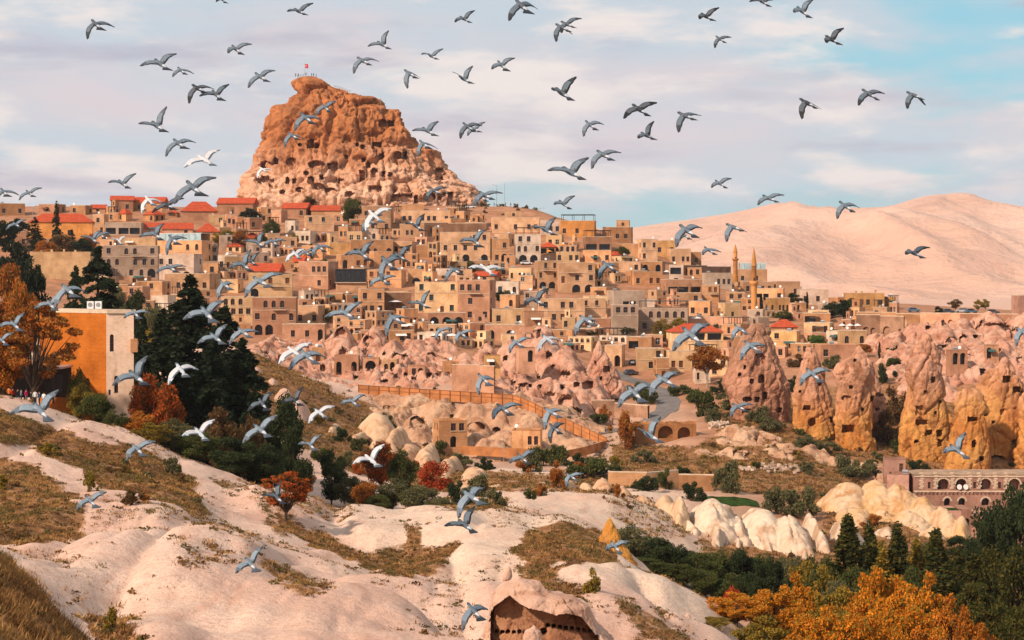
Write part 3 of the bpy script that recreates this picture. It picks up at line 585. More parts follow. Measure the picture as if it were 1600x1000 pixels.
outcrop('rock_outcrop', 'cream cliff with dark hollows just below the orange fence', 560, 940, 408, 472, lob + auto_lobes(570, 930, None, 412, 462, 26, (20, 44), (16, 30), seed=12, lift=(1, 8)), MATS['tan_rock'],
 [(652,661,22,15,'a'),(744,668,28,17,'e'),(776,672,11,8,'e'),(604,637,11,7,'e'),(705,652,5,8),(700,662,6,10),(835,684,8,5,'e')], 0.33, 0.7, 5.0, 47, 3.0, 1.8, base=1.5, group='pale rock outcrops on the valley slopes')
# pale folded rocks
PG = 'pale rock outcrops on the valley slopes'
lob = []; qr = random.Random(8)
for i, (x, yt) in enumerate([(1078,806),(1108,785),(1136,789),(1150,800),(1190,797),(1206,806),(1232,800),(1262,818),(1276,808),(1316,813),(1340,828),(1378,830)]):
    x += qr.uniform(-7, 7); yt += qr.uniform(-7, 9)
    lob += [(x, yt, 309 + qr.uniform(-7, 5), qr.choice([22, 30, 42, 58]), qr.uniform(12, 17), qr.uniform(62, 84))]
    if i % 2: lob += [(x + qr.uniform(-8, 8), yt + 40, 299, qr.uniform(13, 18), 10, 60)]
outcrop('rock_outcrop', 'row of white folded rock ribs with dark seams by the green field', 1060, 1400, 284, 330, lob, MATS['white_rock'], (), 0.2, 0.42, 3.8, 51, 1, 0.8, PG, 1.2, 1.9)
lob = [(730,750,322,44,10,44),(775,757,320,40,10,50),(815,768,314,34,9,44),(845,752,324,30,9,56),(872,755,322,26,9,60),(893,750,324,28,10,60),(918,753,322,26,9,60),(942,750,324,30,10,56),(970,762,318,32,10,50),(1005,775,312,36,10,46),(1040,772,314,24,8,50),(1060,778,308,22,8,50),(870,782,306,40,9,34),(920,785,304,44,9,32),(985,795,300,44,9,30),(800,785,304,40,9,26)]
outcrop('rock_outcrop', 'clustered cream boulders with brush growing between them', 715, 1082, 290, 332, lob, MATS['cream_rock'], [(867,790,10,14,'e',2.0)], 0.22, 0.35, 3.0, 53, 1.5, 0.6, PG, 0.8, 1.9)
lob = [(1320,756,356,44,10,34),(1365,750,356,46,11,46),(1405,757,352,50,12,70),(1442,775,346,46,12,80),(1474,792,340,38,11,80),(1502,806,334,26,9,90),(1420,800,334,50,11,60),(1380,800,338,44,10,50),(1455,826,324,44,10,60),(1502,846,318,32,9,50),(1400,836,318,40,9,46),(1350,846,312,34,9,44),(1335,790,340,36,9,36)]
outcrop('rock_outcrop', 'big rounded yellow boulders below the arcaded stone house', 1285, 1540, 298, 372, lob, MATS['yellow_rock'], (), 0.22, 0.4, 3.6, 55, 1, 1.0, PG, 0.8, 1.8)
lob = [(398,574,428,16,6,26),(425,592,415,22,6,34),(440,608,402,22,6,36),(468,625,392,18,6,20)]
outcrop('rock_outcrop', 'smooth pale domes poking out of the grassy hillside', 372, 500, 380, 440, lob, MATS['pale_pink_rock'], (), 0.25, 0.25, 3.0, 57, 1, 0.5, PG, 0.4, 2.2)
lob = [(590,645,412,26,8,16),(640,697,388,18,22,30),(668,697,384,22,24,40),(702,718,370,22,22,36),(592,688,384,14,20,24),(560,678,392,12,18,22),(525,664,396,12,18,22),(740,732,350,26,18,34),(612,756,322,24,12,24),(520,742,326,22,12,22),(480,640,402,12,16,18),(620,668,400,14,16,20)]
outcrop('rock_outcrop', 'cream rock slabs running down the grassy hillside', 500, 765, 300, 425, lob, MATS['cream_rock'], (), 0.3, 0.3, 3.5, 59, 1, 0.5, PG, 0.5, 2.2)
lob = [(1160,668,430,40,8,10),(1210,690,420,36,8,12),(1100,705,412,50,6,16),(1150,700,412,40,6,16),(1310,715,415,60,9,22),(1360,722,412,50,9,20),(1260,700,420,34,8,12),(1410,738,408,40,9,16),(1070,735,392,40,5,16),(1130,760,372,24,5,16),(1175,772,366,22,5,18)]
outcrop('rock_outcrop', 'crumbling tan ledges on the brown terraced slope', 1030, 1450, 358, 440, lob, MATS['tan_rock'], [(1150,708,9,7,'e'),(1168,712,8,8,'a'),(1105,716,10,5,'e')], 0.33, 1.0, 4.5, 61, 2.4, 0.8, PG, 0.8, 1.6)
# foreground dovecote rock with an overhang
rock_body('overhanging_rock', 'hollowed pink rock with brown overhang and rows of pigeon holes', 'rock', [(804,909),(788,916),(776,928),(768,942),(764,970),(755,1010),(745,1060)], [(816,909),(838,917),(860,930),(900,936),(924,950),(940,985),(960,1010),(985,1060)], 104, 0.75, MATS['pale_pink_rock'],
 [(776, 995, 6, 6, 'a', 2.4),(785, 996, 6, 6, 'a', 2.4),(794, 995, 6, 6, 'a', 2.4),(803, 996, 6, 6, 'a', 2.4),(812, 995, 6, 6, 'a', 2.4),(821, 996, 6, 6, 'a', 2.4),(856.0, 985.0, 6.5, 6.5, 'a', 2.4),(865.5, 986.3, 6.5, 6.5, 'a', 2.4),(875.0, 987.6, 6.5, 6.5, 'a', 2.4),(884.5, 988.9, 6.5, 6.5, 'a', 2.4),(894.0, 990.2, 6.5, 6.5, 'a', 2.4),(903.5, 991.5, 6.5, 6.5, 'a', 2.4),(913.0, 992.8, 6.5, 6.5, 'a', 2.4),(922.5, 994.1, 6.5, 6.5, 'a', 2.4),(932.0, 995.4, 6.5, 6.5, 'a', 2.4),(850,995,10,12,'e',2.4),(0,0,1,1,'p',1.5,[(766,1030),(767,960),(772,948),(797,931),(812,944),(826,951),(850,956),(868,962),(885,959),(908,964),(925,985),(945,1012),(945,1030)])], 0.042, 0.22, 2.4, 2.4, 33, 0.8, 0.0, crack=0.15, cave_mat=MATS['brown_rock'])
rock_body('rock_spike', 'thin upright rock spike on the rim of the hollowed rock', 'rock', [(792,889),(788,900),(785,915),(782,935)], [(798,889),(799,900),(797,915),(795,935)], 108, 0.8, MATS['pale_pink_rock'], (), 0.03, 0.10, 0.8, 2.3, 34, 1, 0)
rock_body('boulder', 'rounded tan boulder standing in the hollow of the dovecote rock', 'rock', [(830,982),(820,986),(816,996),(814,1020)], [(838,982),(845,987),(848,998),(850,1020)], 101, 0.8, MATS['pale_pink_rock'], (), 0.05, 0.08, 0.8, 2.6, 35, 1, 0)
rock_body('boulder', 'white pointed boulder at the edge of the orange trees', 'rock', [(1072,962),(1062,975),(1056,990),(1050,1020)], [(1079,962),(1086,975),(1088,995),(1094,1020)], 138, 0.8, MATS['pale_pink_rock'], (), 0.06, 0.15, 1.2, 2.3, 36, 1, 0)

# ------------------------------------------------------------------ the town
WALLS = {
 'beige': ('beige stone', (0.700, 0.466, 0.292)), 'cream': ('cream plastered', (0.800, 0.583, 0.345)), 'pink': ('pinkish stone', (0.641, 0.379, 0.251)),
 'grey': ('pale grey stone', (0.606, 0.490, 0.403)), 'orange': ('orange painted', (0.653, 0.315, 0.100)), 'white': ('whitish stone', (0.723, 0.630, 0.531)),
 'tan': ('tan stone', (0.583, 0.345, 0.187)), 'peach': ('peach plastered', (0.770, 0.443, 0.233)), 'brown': ('brown stone', (0.396, 0.233, 0.146)), 'yellow': ('yellow plastered', (0.770, 0.490, 0.222))}
for k_, (w_, c_) in WALLS.items(): wall_mat('wall_' + k_, c_)
wall_mat('orange_brick', (0.50, 0.155, 0.018), 0.3, rnd=False); wall_mat('near_beige', (0.80, 0.62, 0.48), 0.2, False, rnd=False); wall_mat('rubble_wall', (0.40, 0.255, 0.175), 0.4)
wall_mat('rose_stone', (0.50, 0.31, 0.25), 0.35)
plain('roof_earth', (0.40, 0.28, 0.19), 0.95, 0.1, 0, 0.4, 0.5); plain('trim_stone', (0.60, 0.46, 0.33), 0.9, 0.1, 0, 0.25, 1.0)
plain('dark_glass_and_shade', (0.018, 0.02, 0.024), 0.25, 0.5, 0, 0.3); plain('wood_brown', (0.16, 0.06, 0.03), 0.6); plain('wood_dark', (0.05, 0.03, 0.02), 0.7)
plain('shutter_teal', (0.03, 0.06, 0.06), 0.6); plain('frame_white', (0.62, 0.58, 0.53), 0.6); plain('metal_dark', (0.06, 0.06, 0.06), 0.5)
plain('metal_grey', (0.35, 0.36, 0.37), 0.4, 0.5, 0.4); plain('canvas_white', (0.75, 0.72, 0.68), 0.8); plain('canvas_orange', (0.75, 0.25, 0.03), 0.8); plain('canvas_green', (0.03, 0.10, 0.09), 0.8)
plain('roof_glass', (0.40, 0.52, 0.54), 0.15, 0.6, 0, 0.3, 0.6); plain('solar_blue', (0.10, 0.16, 0.22), 0.2, 0.6); plain('asphalt', (0.17, 0.15, 0.14), 0.9, 0.2, 0, 0.3, 0.4)
plain('flag_red', (0.62, 0.012, 0.02), 0.7); plain('paint_white', (0.8, 0.8, 0.78), 0.6); plain('grass_green', (0.035, 0.07, 0.012), 0.95, 0.05, 0, 0.6, 0.8)
s = NT('red_tile')
w = s.n('ShaderNodeTexWave', wave_type='BANDS', bands_direction='X'); w.inputs['Scale'].default_value = 1.1; s.L(s.pos, w.inputs[0])
s.color(s.mix(s.step(s.noise(1.3, 4, 0.6), 0.35, 0.65), (0.50, 0.085, 0.03), (0.34, 0.055, 0.025))); s.bump(w.outputs[1], 0.6, 0.15)
s = NT('old_tile'); s.color(s.mix(s.step(s.noise(1.3, 4, 0.6), 0.35, 0.65), (0.34, 0.12, 0.06), (0.22, 0.09, 0.05)))

def hole_pts(kind, w, h, n=8):
    if kind in 'aA':
        r = w / 2; hs = max(h - r, 0.05)
        return [(-r, 0), (r, 0)] + [(r * math.cos(math.pi * i / n), hs + (h - hs) * math.sin(math.pi * i / n)) for i in range(n + 1)]
    return [(-w / 2, 0), (w / 2, 0), (w / 2, h), (-w / 2, h)]
def facade(mb, o, ux, inw, w, z0, h, holes, mi=0):
    """wall panel with real openings. holes: (x, z, kind, w, h, reveal)"""
    outer = [(0, z0), (w, z0), (w, h), (0, h)]; loops = [outer]
    for (x, z, k, hw, hh, rv) in holes: loops.append([(x + a, z + b) for a, b in hole_pts(k, hw, hh)])
    tris = tessellate_polygon([[Vector((a, b, 0)) for a, b in l] for l in loops])
    pts = [q for l in loops for q in l]
    to3 = lambda q, dp=0.0: Vector(o) + Vector(ux) * q[0] + Vector(inw) * dp + Vector((0, 0, q[1]))
    nrm = Vector(ux).cross(Vector((0, 0, 1)))
    V3 = [to3(q) for q in pts]; fs = []
    for t_ in tris:
        a, b, c2 = (V3[i] for i in t_)
        fs.append(t_ if (b - a).cross(c2 - a).dot(nrm) > 0 else t_[::-1])
    mb.add(V3, fs, mi)
    for l, hdef in zip(loops[1:], holes):
        rv = hdef[5]; n = len(l); a = [to3(q) for q in l]; b = [to3(q, rv) for q in l]
        mb.add(a + b, [(i, (i + 1) % n, n + (i + 1) % n, n + i) for i in range(n)], mi)
WIN = {}
def window_mesh(kind, w, h, style):
    key = (kind, round(w, 1), round(h, 1), style)
    if key in WIN: return WIN[key]
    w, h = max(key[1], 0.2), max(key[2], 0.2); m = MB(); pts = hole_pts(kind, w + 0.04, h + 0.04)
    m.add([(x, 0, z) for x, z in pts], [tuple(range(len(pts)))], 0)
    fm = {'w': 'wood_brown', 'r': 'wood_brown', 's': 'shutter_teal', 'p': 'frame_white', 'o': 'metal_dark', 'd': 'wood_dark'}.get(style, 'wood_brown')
    pm = {'r': 'wood_brown', 's': 'shutter_teal', 'd': 'wood_brown'}.get(style, 'dark_glass_and_shade')  # open arches and loggias: dark back sheet stands in for inner shade
    t = 0.07 if w > 0.7 else 0.05
    if style != 'o':
        hs = h - (w / 2 if kind in 'aA' else 0)
        m.box((-w / 2 + t / 2, -0.04, hs / 2), (t, 0.08, hs), 1); m.box((w / 2 - t / 2, -0.04, hs / 2), (t, 0.08, hs), 1)
        m.box((0, -0.045, hs - t / 2), (w, 0.07, t), 1); m.box((0, -0.035, hs / 2), (t, 0.07, hs), 1); m.box((0, -0.03, hs * 0.55), (w * .98, 0.05, t * 0.8), 1)
    me = m.mesh('window', [MATS[pm], MATS[fm]]); WIN[key] = me; return me
SILL = {}
def sill_mesh(w):
    k = round(w, 1)
    if k not in SILL:
        m = MB(); m.box((0, 0, 0), (k + 0.3, 0.34, 0.14)); SILL[k] = m.mesh('sill', MATS['trim_stone'])
    return SILL[k]
LAND = [('the tall minaret', 1178, 450), ('the small minaret', 1148, 410), ('the dark glass pavilion', 548, 430), ('the red-roofed terrace house', 1090, 515), ('the orange rooftop restaurant', 905, 355),
        ('the castle rock', 560, 300), ('the round green tree', 552, 325), ('the orange hotel', 92, 350), ('the parked cars', 755, 414), ('the autumn road tree', 1105, 560), ('the orange parasol', 879, 380),
        ('the pink chapel rock', 850, 560), ('the glass-topped hotel', 283, 385), ('the cream arcade house', 700, 480), ('the car park wall', 1480, 492), ('the domed dark pines', 300, 520)]
NUMW = ['no', 'one', 'two', 'three', 'four', 'five', 'six', 'seven', 'eight', 'nine', 'ten', 'eleven', 'twelve']
TOWN_RECT = []
LABELS = {}
def mklabel(base, px, py):
    nm, lx, ly = min(LAND, key=lambda l: (l[1] - px) ** 2 + ((l[2] - py) * 1.6) ** 2)
    dx, dy = px - lx, py - ly
    rel = 'beside' if abs(dy) < 16 else ('uphill from' if dy < 0 else 'downhill from')
    l = f'{base}, {rel} {nm}'
    w_ = l.split()
    return ' '.join(w_[:16])
def house(x0, y0, x1, y1, wall='beige', rows=('ww',), yaw=None, top=None, roof=None, dr=(478, 900), dd=None, cat='house', label=None, chim=0, par=0.45, name='stone_house', trim=True, rng=None, near=None, wmat=None, smat=None, sidew=True, dist=None, sink=3.0, roofh=0.35):
    q = rng or R; cx = (x0 + x1) / 2.0
    d = dist or depth_at(cx, y1, *dr); k = d / F; W = (x1 - x0) * k; H = (y1 - y0) * k
    yaw = q.choice((-1, 1)) * q.uniform(0.05, 0.34) if yaw is None else yaw
    dd = dd or min(9.0, max(4.5, W * 0.8)); sy, cy = abs(math.sin(yaw)), math.cos(yaw)
    if dd * sy > W * 0.4: dd = W * 0.4 / max(sy, 1e-3)
    fw = (W - dd * sy) / cy
    off = (dd * sy / 2) * (1 if yaw < 0 else -1)       # where the front's middle sits
    base = P(cx, y1, d); base = Vector((base.x - (off if False else 0), d, base.z))
    c_, s_ = math.cos(yaw), math.sin(yaw)
    # centre of the plan sits behind the front line
    root = empty(name, (base.x, d + dd / 2 * c_ + fw / 2 * sy, base.z), yaw)
    ph = H * roofh if roof in ('hip', 'gable') else 0.0; hw_ = H - ph
    wm = wmat or MATS['wall_' + wall]; mb = MB(); kids = []
    def lay(rows_, w, hgt, tag_):
        hs = []; nr = len(rows_)
        for r_, row in enumerate(rows_):
            rh = hgt / nr; zb = hgt - (r_ + 1) * rh; nc = len(row)
            if nc == 0: continue
            cw = (w - 0.5) / nc
            for i, ch in enumerate(row):
                if ch in '. -': continue
                x = 0.25 + cw * (i + 0.5) + q.uniform(-0.06, 0.06) * cw
                if ch in 'wrsp': ww, hh, zz_, kd_, rv = min(1.35, cw * .6), min(1.9, rh * .58), zb + rh * .26, 'r', 0.3
                elif ch == 'a': ww, hh, zz_, kd_, rv = min(1.25, cw * .62), min(2.1, rh * .66), zb + rh * .2, 'a', 0.35
                elif ch == 'A': ww, hh, zz_, kd_, rv = min(2.9, cw * .74), min(3.4, rh * .84), zb + 0.06, 'A', 1.6
                elif ch == 'd': ww, hh, zz_, kd_, rv = min(1.2, cw * .6), min(2.3, rh * .74), zb + 0.06, 'r', 0.25
                elif ch == 'D': ww, hh, zz_, kd_, rv = min(1.6, cw * .7), min(2.5, rh * .8), zb + 0.06, 'A', 0.3
                else: ww, hh, zz_, kd_, rv = cw * .86, min(2.4, rh * .72), zb + rh * .12, 'r', 1.2      # 'o' open loggia
                if zz_ + hh > hgt - 0.2: hh = hgt - 0.2 - zz_
                if hh < 0.3 or ww < 0.25: continue
                hs.append((x, zz_, kd_, ww, hh, rv)); kids.append((tag_, x, zz_, kd_, ww, hh, rv, ch))
        return hs
    fr = lay(rows, fw, hw_, 'f'); sr = []
    vis_right = yaw < 0        # which side wall turns to the viewer
    if sidew and dd > 3.5 and abs(yaw) > 0.1:
        srow = [''.join(q.choice('w.') for _ in range(2 if dd > 5.5 else 1)) for _ in rows]
        sr = lay(srow, dd, hw_, 's')
    X0, X1, Y0, Y1 = -fw / 2, fw / 2, -dd / 2, dd / 2
    facade(mb, (X0, Y0, 0), (1, 0, 0), (0, 1, 0), fw, -sink, hw_, fr)
    smi = 1 if smat else 0
    facade(mb, (X1, Y0, 0), (0, 1, 0), (-1, 0, 0), dd, -sink, hw_, sr if vis_right else [], smi)
    facade(mb, (X1, Y1, 0), (-1, 0, 0), (0, -1, 0), fw, -sink, hw_, [])
    facade(mb, (X0, Y1, 0), (0, -1, 0), (1, 0, 0), dd, -sink, hw_, [] if vis_right else sr, smi)
    mb.build('wall', [wm, smat] if smat else wm, root)
    nwin = narch = ndoor = 0
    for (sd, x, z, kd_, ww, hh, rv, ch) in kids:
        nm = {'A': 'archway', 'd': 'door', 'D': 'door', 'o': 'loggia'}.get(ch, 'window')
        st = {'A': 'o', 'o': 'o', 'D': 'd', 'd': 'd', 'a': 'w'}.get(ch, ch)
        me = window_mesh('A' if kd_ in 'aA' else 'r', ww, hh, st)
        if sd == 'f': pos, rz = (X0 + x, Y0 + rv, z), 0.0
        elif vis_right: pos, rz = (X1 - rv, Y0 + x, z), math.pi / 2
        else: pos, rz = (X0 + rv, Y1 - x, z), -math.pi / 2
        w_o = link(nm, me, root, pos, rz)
        if nm == 'window' and sd == 'f':
            link('sill', sill_mesh(ww), w_o, (0, -rv, -0.09))
        if sd == 'f':
            nwin += nm == 'window'; narch += nm in ('archway', 'loggia'); ndoor += nm == 'door'
    if roof in ('hip', 'gable'):
        m = MB(); e = 0.45; a = (X0 - e, Y0 - e); b = (X1 + e, Y1 + e); zb = hw_ + 0.004; rl = (min(fw, dd) / 2 + e) if roof == 'hip' else 0.0
        if roof == 'hip' and fw >= dd: r1, r2 = (a[0] + rl, 0), (b[0] - rl, 0)
        elif roof == 'hip': r1, r2 = (0, a[1] + rl), (0, b[1] - rl)
        else: r1, r2 = (a[0], 0), (b[0], 0)
        vs_ = [(a[0], a[1], zb), (b[0], a[1], zb), (b[0], b[1], zb), (a[0], b[1], zb), (r1[0], r1[1], zb + ph), (r2[0], r2[1], zb + ph)]
        if roof == 'hip' and fw < dd: fs = [(0, 1, 4), (1, 2, 5, 4), (2, 3, 5), (3, 0, 4, 5), (3, 2, 1, 0)]
        else: fs = [(0, 1, 5, 4), (1, 2, 5), (2, 3, 4, 5), (3, 0, 4), (3, 2, 1, 0)]
        m.add(vs_, fs); m.build('roof', MATS['red_tile' if wall != 'brown' else 'old_tile'], root)
    else:
        m = MB(); m.box((0, 0, hw_ - par - 0.1), (fw - 0.3, dd - 0.3, 0.2)); m.build('roof', MATS['roof_earth'], root)
        m = MB(); t = 0.3; zt = hw_ + 0.003                      # coping round the parapet
        for (c2, sz) in (((0, Y0 + 0.11, zt + 0.08), (fw + 0.16, t, 0.16)), ((0, Y1 - 0.11, zt + 0.08), (fw + 0.16, t, 0.16)), ((X0 + 0.11, 0, zt + 0.08), (t, dd - 0.38, 0.16)), ((X1 - 0.11, 0, zt + 0.08), (t, dd - 0.38, 0.16))): m.box(c2, sz)
        m.add([(X0 + .26, Y0 + .26, zt), (X1 - .26, Y0 + .26, zt), (X1 - .26, Y1 - .26, zt), (X0 + .26, Y1 - .26, zt)] + [(X0 + .26, Y0 + .26, hw_ - par), (X1 - .26, Y0 + .26, hw_ - par), (X1 - .26, Y1 - .26, hw_ - par), (X0 + .26, Y1 - .26, hw_ - par)], [(1, 0, 4, 5), (2, 1, 5, 6), (3, 2, 6, 7), (0, 3, 7, 4)])
        m.build('parapet', MATS['trim_stone'] if trim else wm, root)
    if trim and len(rows) > 1 and H > 4.5:
        m = MB(); zz_ = hw_ * (len(rows) - 1) / len(rows); m.box((0, Y0 - 0.05, zz_), (fw + 0.02, 0.12, 0.16)); m.build('string_course', MATS['trim_stone'], root)
    for i in range(chim):
        m = MB(); x = q.uniform(X0 + 0.8, X1 - 0.8); y = q.uniform(Y0 + 1, Y1 - 0.6); hc_ = q.uniform(0.9, 1.5)
        zc = hw_ - par + (ph if roof else 0); m.box((x, y, zc + hc_ / 2), (0.6, 0.6, hc_)); m.box((x, y, zc + hc_ + 0.08), (0.8, 0.8, 0.16)); m.build('chimney', wm, root)
    desc_top = ''
    if top == 'pergola':
        hp_ = min(2.4, 11 * k); px_ = [X0 + 0.4 + (fw - 0.8) * i / 3 for i in range(4)]
        for x in px_:
            for y in (Y0 + 0.5, Y1 - 0.5):
                m = MB(); m.box((x, y, hw_ - par + (hp_ + par) / 2), (0.16, 0.16, hp_ + par)); m.build('post', MATS['wood_dark'], root)
        for i in range(7):
            m = MB(); m.box((0, Y0 + 0.2 + (dd - 0.4) * i / 6, hw_ + hp_ + 0.07), (fw - 0.1, 0.22, 0.13)); m.build('beam', MATS['wood_dark'], root)
        m = MB(); m.box((0, 0.3, hw_ + hp_ + 0.17), (fw - 0.5, dd - 0.9, 0.06)); m.build('canopy', MATS['wood_dark' if wall != 'grey' else 'metal_dark'], root); desc_top = ' and dark rooftop pergola'
    elif top == 'glass':
        hp_ = min(2.6, 12 * k); n_ = max(3, int(fw / 2.2))
        for i in range(n_):
            m = MB(); x = X0 + 0.5 + (fw - 1.0) * (i + 0.5) / n_; m.box((x, Y0 + 0.6, hw_ + hp_ / 2), ((fw - 1.0) / n_ - 0.15, 0.06, hp_)); m.build('glass_pane', MATS['roof_glass'], root)
        m = MB(); m.box((0, 0.3, hw_ + hp_ + 0.1), (fw - 0.4, dd - 0.6, 0.2)); m.build('canopy', MATS['frame_white'], root)
        m = MB(); m.box((0, Y1 - 0.8, hw_ + hp_ / 2), (fw - 1.2, 0.2, hp_)); m.build('back_wall', wm, root); desc_top = ' and glazed roof terrace'
    elif top == 'room':
        rw, rd, rh_ = fw * q.uniform(0.35, 0.55), dd * 0.5, min(2.8, 13 * k); x = q.uniform(-0.22, 0.22) * fw
        m = MB(); m.box((x, 0.1 * dd, hw_ - par + (rh_ + par) / 2), (rw, rd, rh_ + par)); m.box((x, 0.1 * dd, hw_ + rh_ + 0.06), (rw + 0.2, rd + 0.2, 0.12)); m.build('roof_room', wm, root)
        link('window', window_mesh('r', min(1.0, rw * .3), 1.2, 'w'), root, (x, 0.1 * dd - rd / 2 - 0.02, hw_ + 0.7)); desc_top = ' and small roof room'
    if q.random() < 0.45 and roof is None:
        m = MB(); x, y = q.uniform(X0 + 0.6, X1 - 0.6), q.uniform(Y0 + 0.8, Y1 - 0.4); zc = hw_ - par
        m.tube([(x, y, zc), (x, y, zc + 1.1)], [0.03, 0.03], 5)
        m.tube([(x, y - 0.05, zc + 1.15), (x - 0.02, y - 0.13, zc + 1.2), (x - 0.03, y - 0.2, zc + 1.23)], [0.05, 0.32, 0.42], 10); m.build('satellite_dish', MATS['canvas_white'], root)
    if q.random() < 0.25 and roof is None and top is None:
        m = MB(); x, y = q.uniform(X0 + 0.8, X1 - 0.8), q.uniform(-0.1, 0.3) * dd; zc = hw_ - par
        m.tube([(x - 0.6, y, zc + 1.0), (x + 0.6, y, zc + 1.0)], [0.3, 0.3], 10); m.box((x, y, zc + 0.36), (1.0, 0.5, 0.72)); m.build('water_tank', MATS['metal_grey'], root)
    if q.random() < 0.3 and len(rows) > 1 and fw > 5 and roof is None:
        zb_ = hw_ * (len(rows) - 1) / len(rows) + .1; bw = min(fw * .45, 4.0); bx_ = q.uniform(-.2, .2) * fw
        m = MB(); m.box((bx_, Y0 - .55, zb_), (bw, 1.1, .18)); bal = m.build('balcony', MATS['trim_stone'], root)
        m = MB(); m.box((bx_, Y0 - 1.05, zb_ + .95), (bw, .06, .07))
        for i_ in range(int(bw / .35)): m.box((bx_ - bw / 2 + .15 + i_ * .35, Y0 - 1.05, zb_ + .5), (.05, .05, .84))
        m.build('railing', MATS['metal_dark'], bal)
    if q.random() < 0.16:
        m = MB(); ax = q.uniform(-.25, .25) * fw; aw = min(3.2, fw * .5); m.add([(ax - aw/2, Y0 - .02, 2.7), (ax + aw/2, Y0 - .02, 2.7), (ax + aw/2, Y0 - 1.5, 2.2), (ax - aw/2, Y0 - 1.5, 2.2), (ax - aw/2, Y0 - .02, 2.62), (ax + aw/2, Y0 - .02, 2.62), (ax + aw/2, Y0 - 1.5, 2.12), (ax - aw/2, Y0 - 1.5, 2.12)], [(0, 3, 2, 1), (4, 5, 6, 7), (3, 7, 6, 2), (0, 4, 7, 3), (1, 2, 6, 5)])
        m.build('awning', MATS[q.choice(['canvas_white', 'wood_brown', 'canvas_green', 'wood_dark'])], root)
    if label is None:
        base_l = WALLS.get(wall, ('stone', 0))[0] + ' house'
        bits = []
        if roof: bits.append('red tiled roof')
        if narch: bits.append(NUMW[min(narch, 12)] + (' arches' if narch > 1 else ' arch'))
        if nwin: bits.append(NUMW[min(nwin, 12)] + (' windows' if nwin > 1 else ' window'))
        label = mklabel(base_l + (' with ' + ', '.join(bits[:2]) if bits else '') + desc_top, cx, (y0 + y1) / 2)
    tag(root, label, cat, 'stone houses of the hillside town'); TOWN_RECT.append((x0, y0, x1, y1)); return root

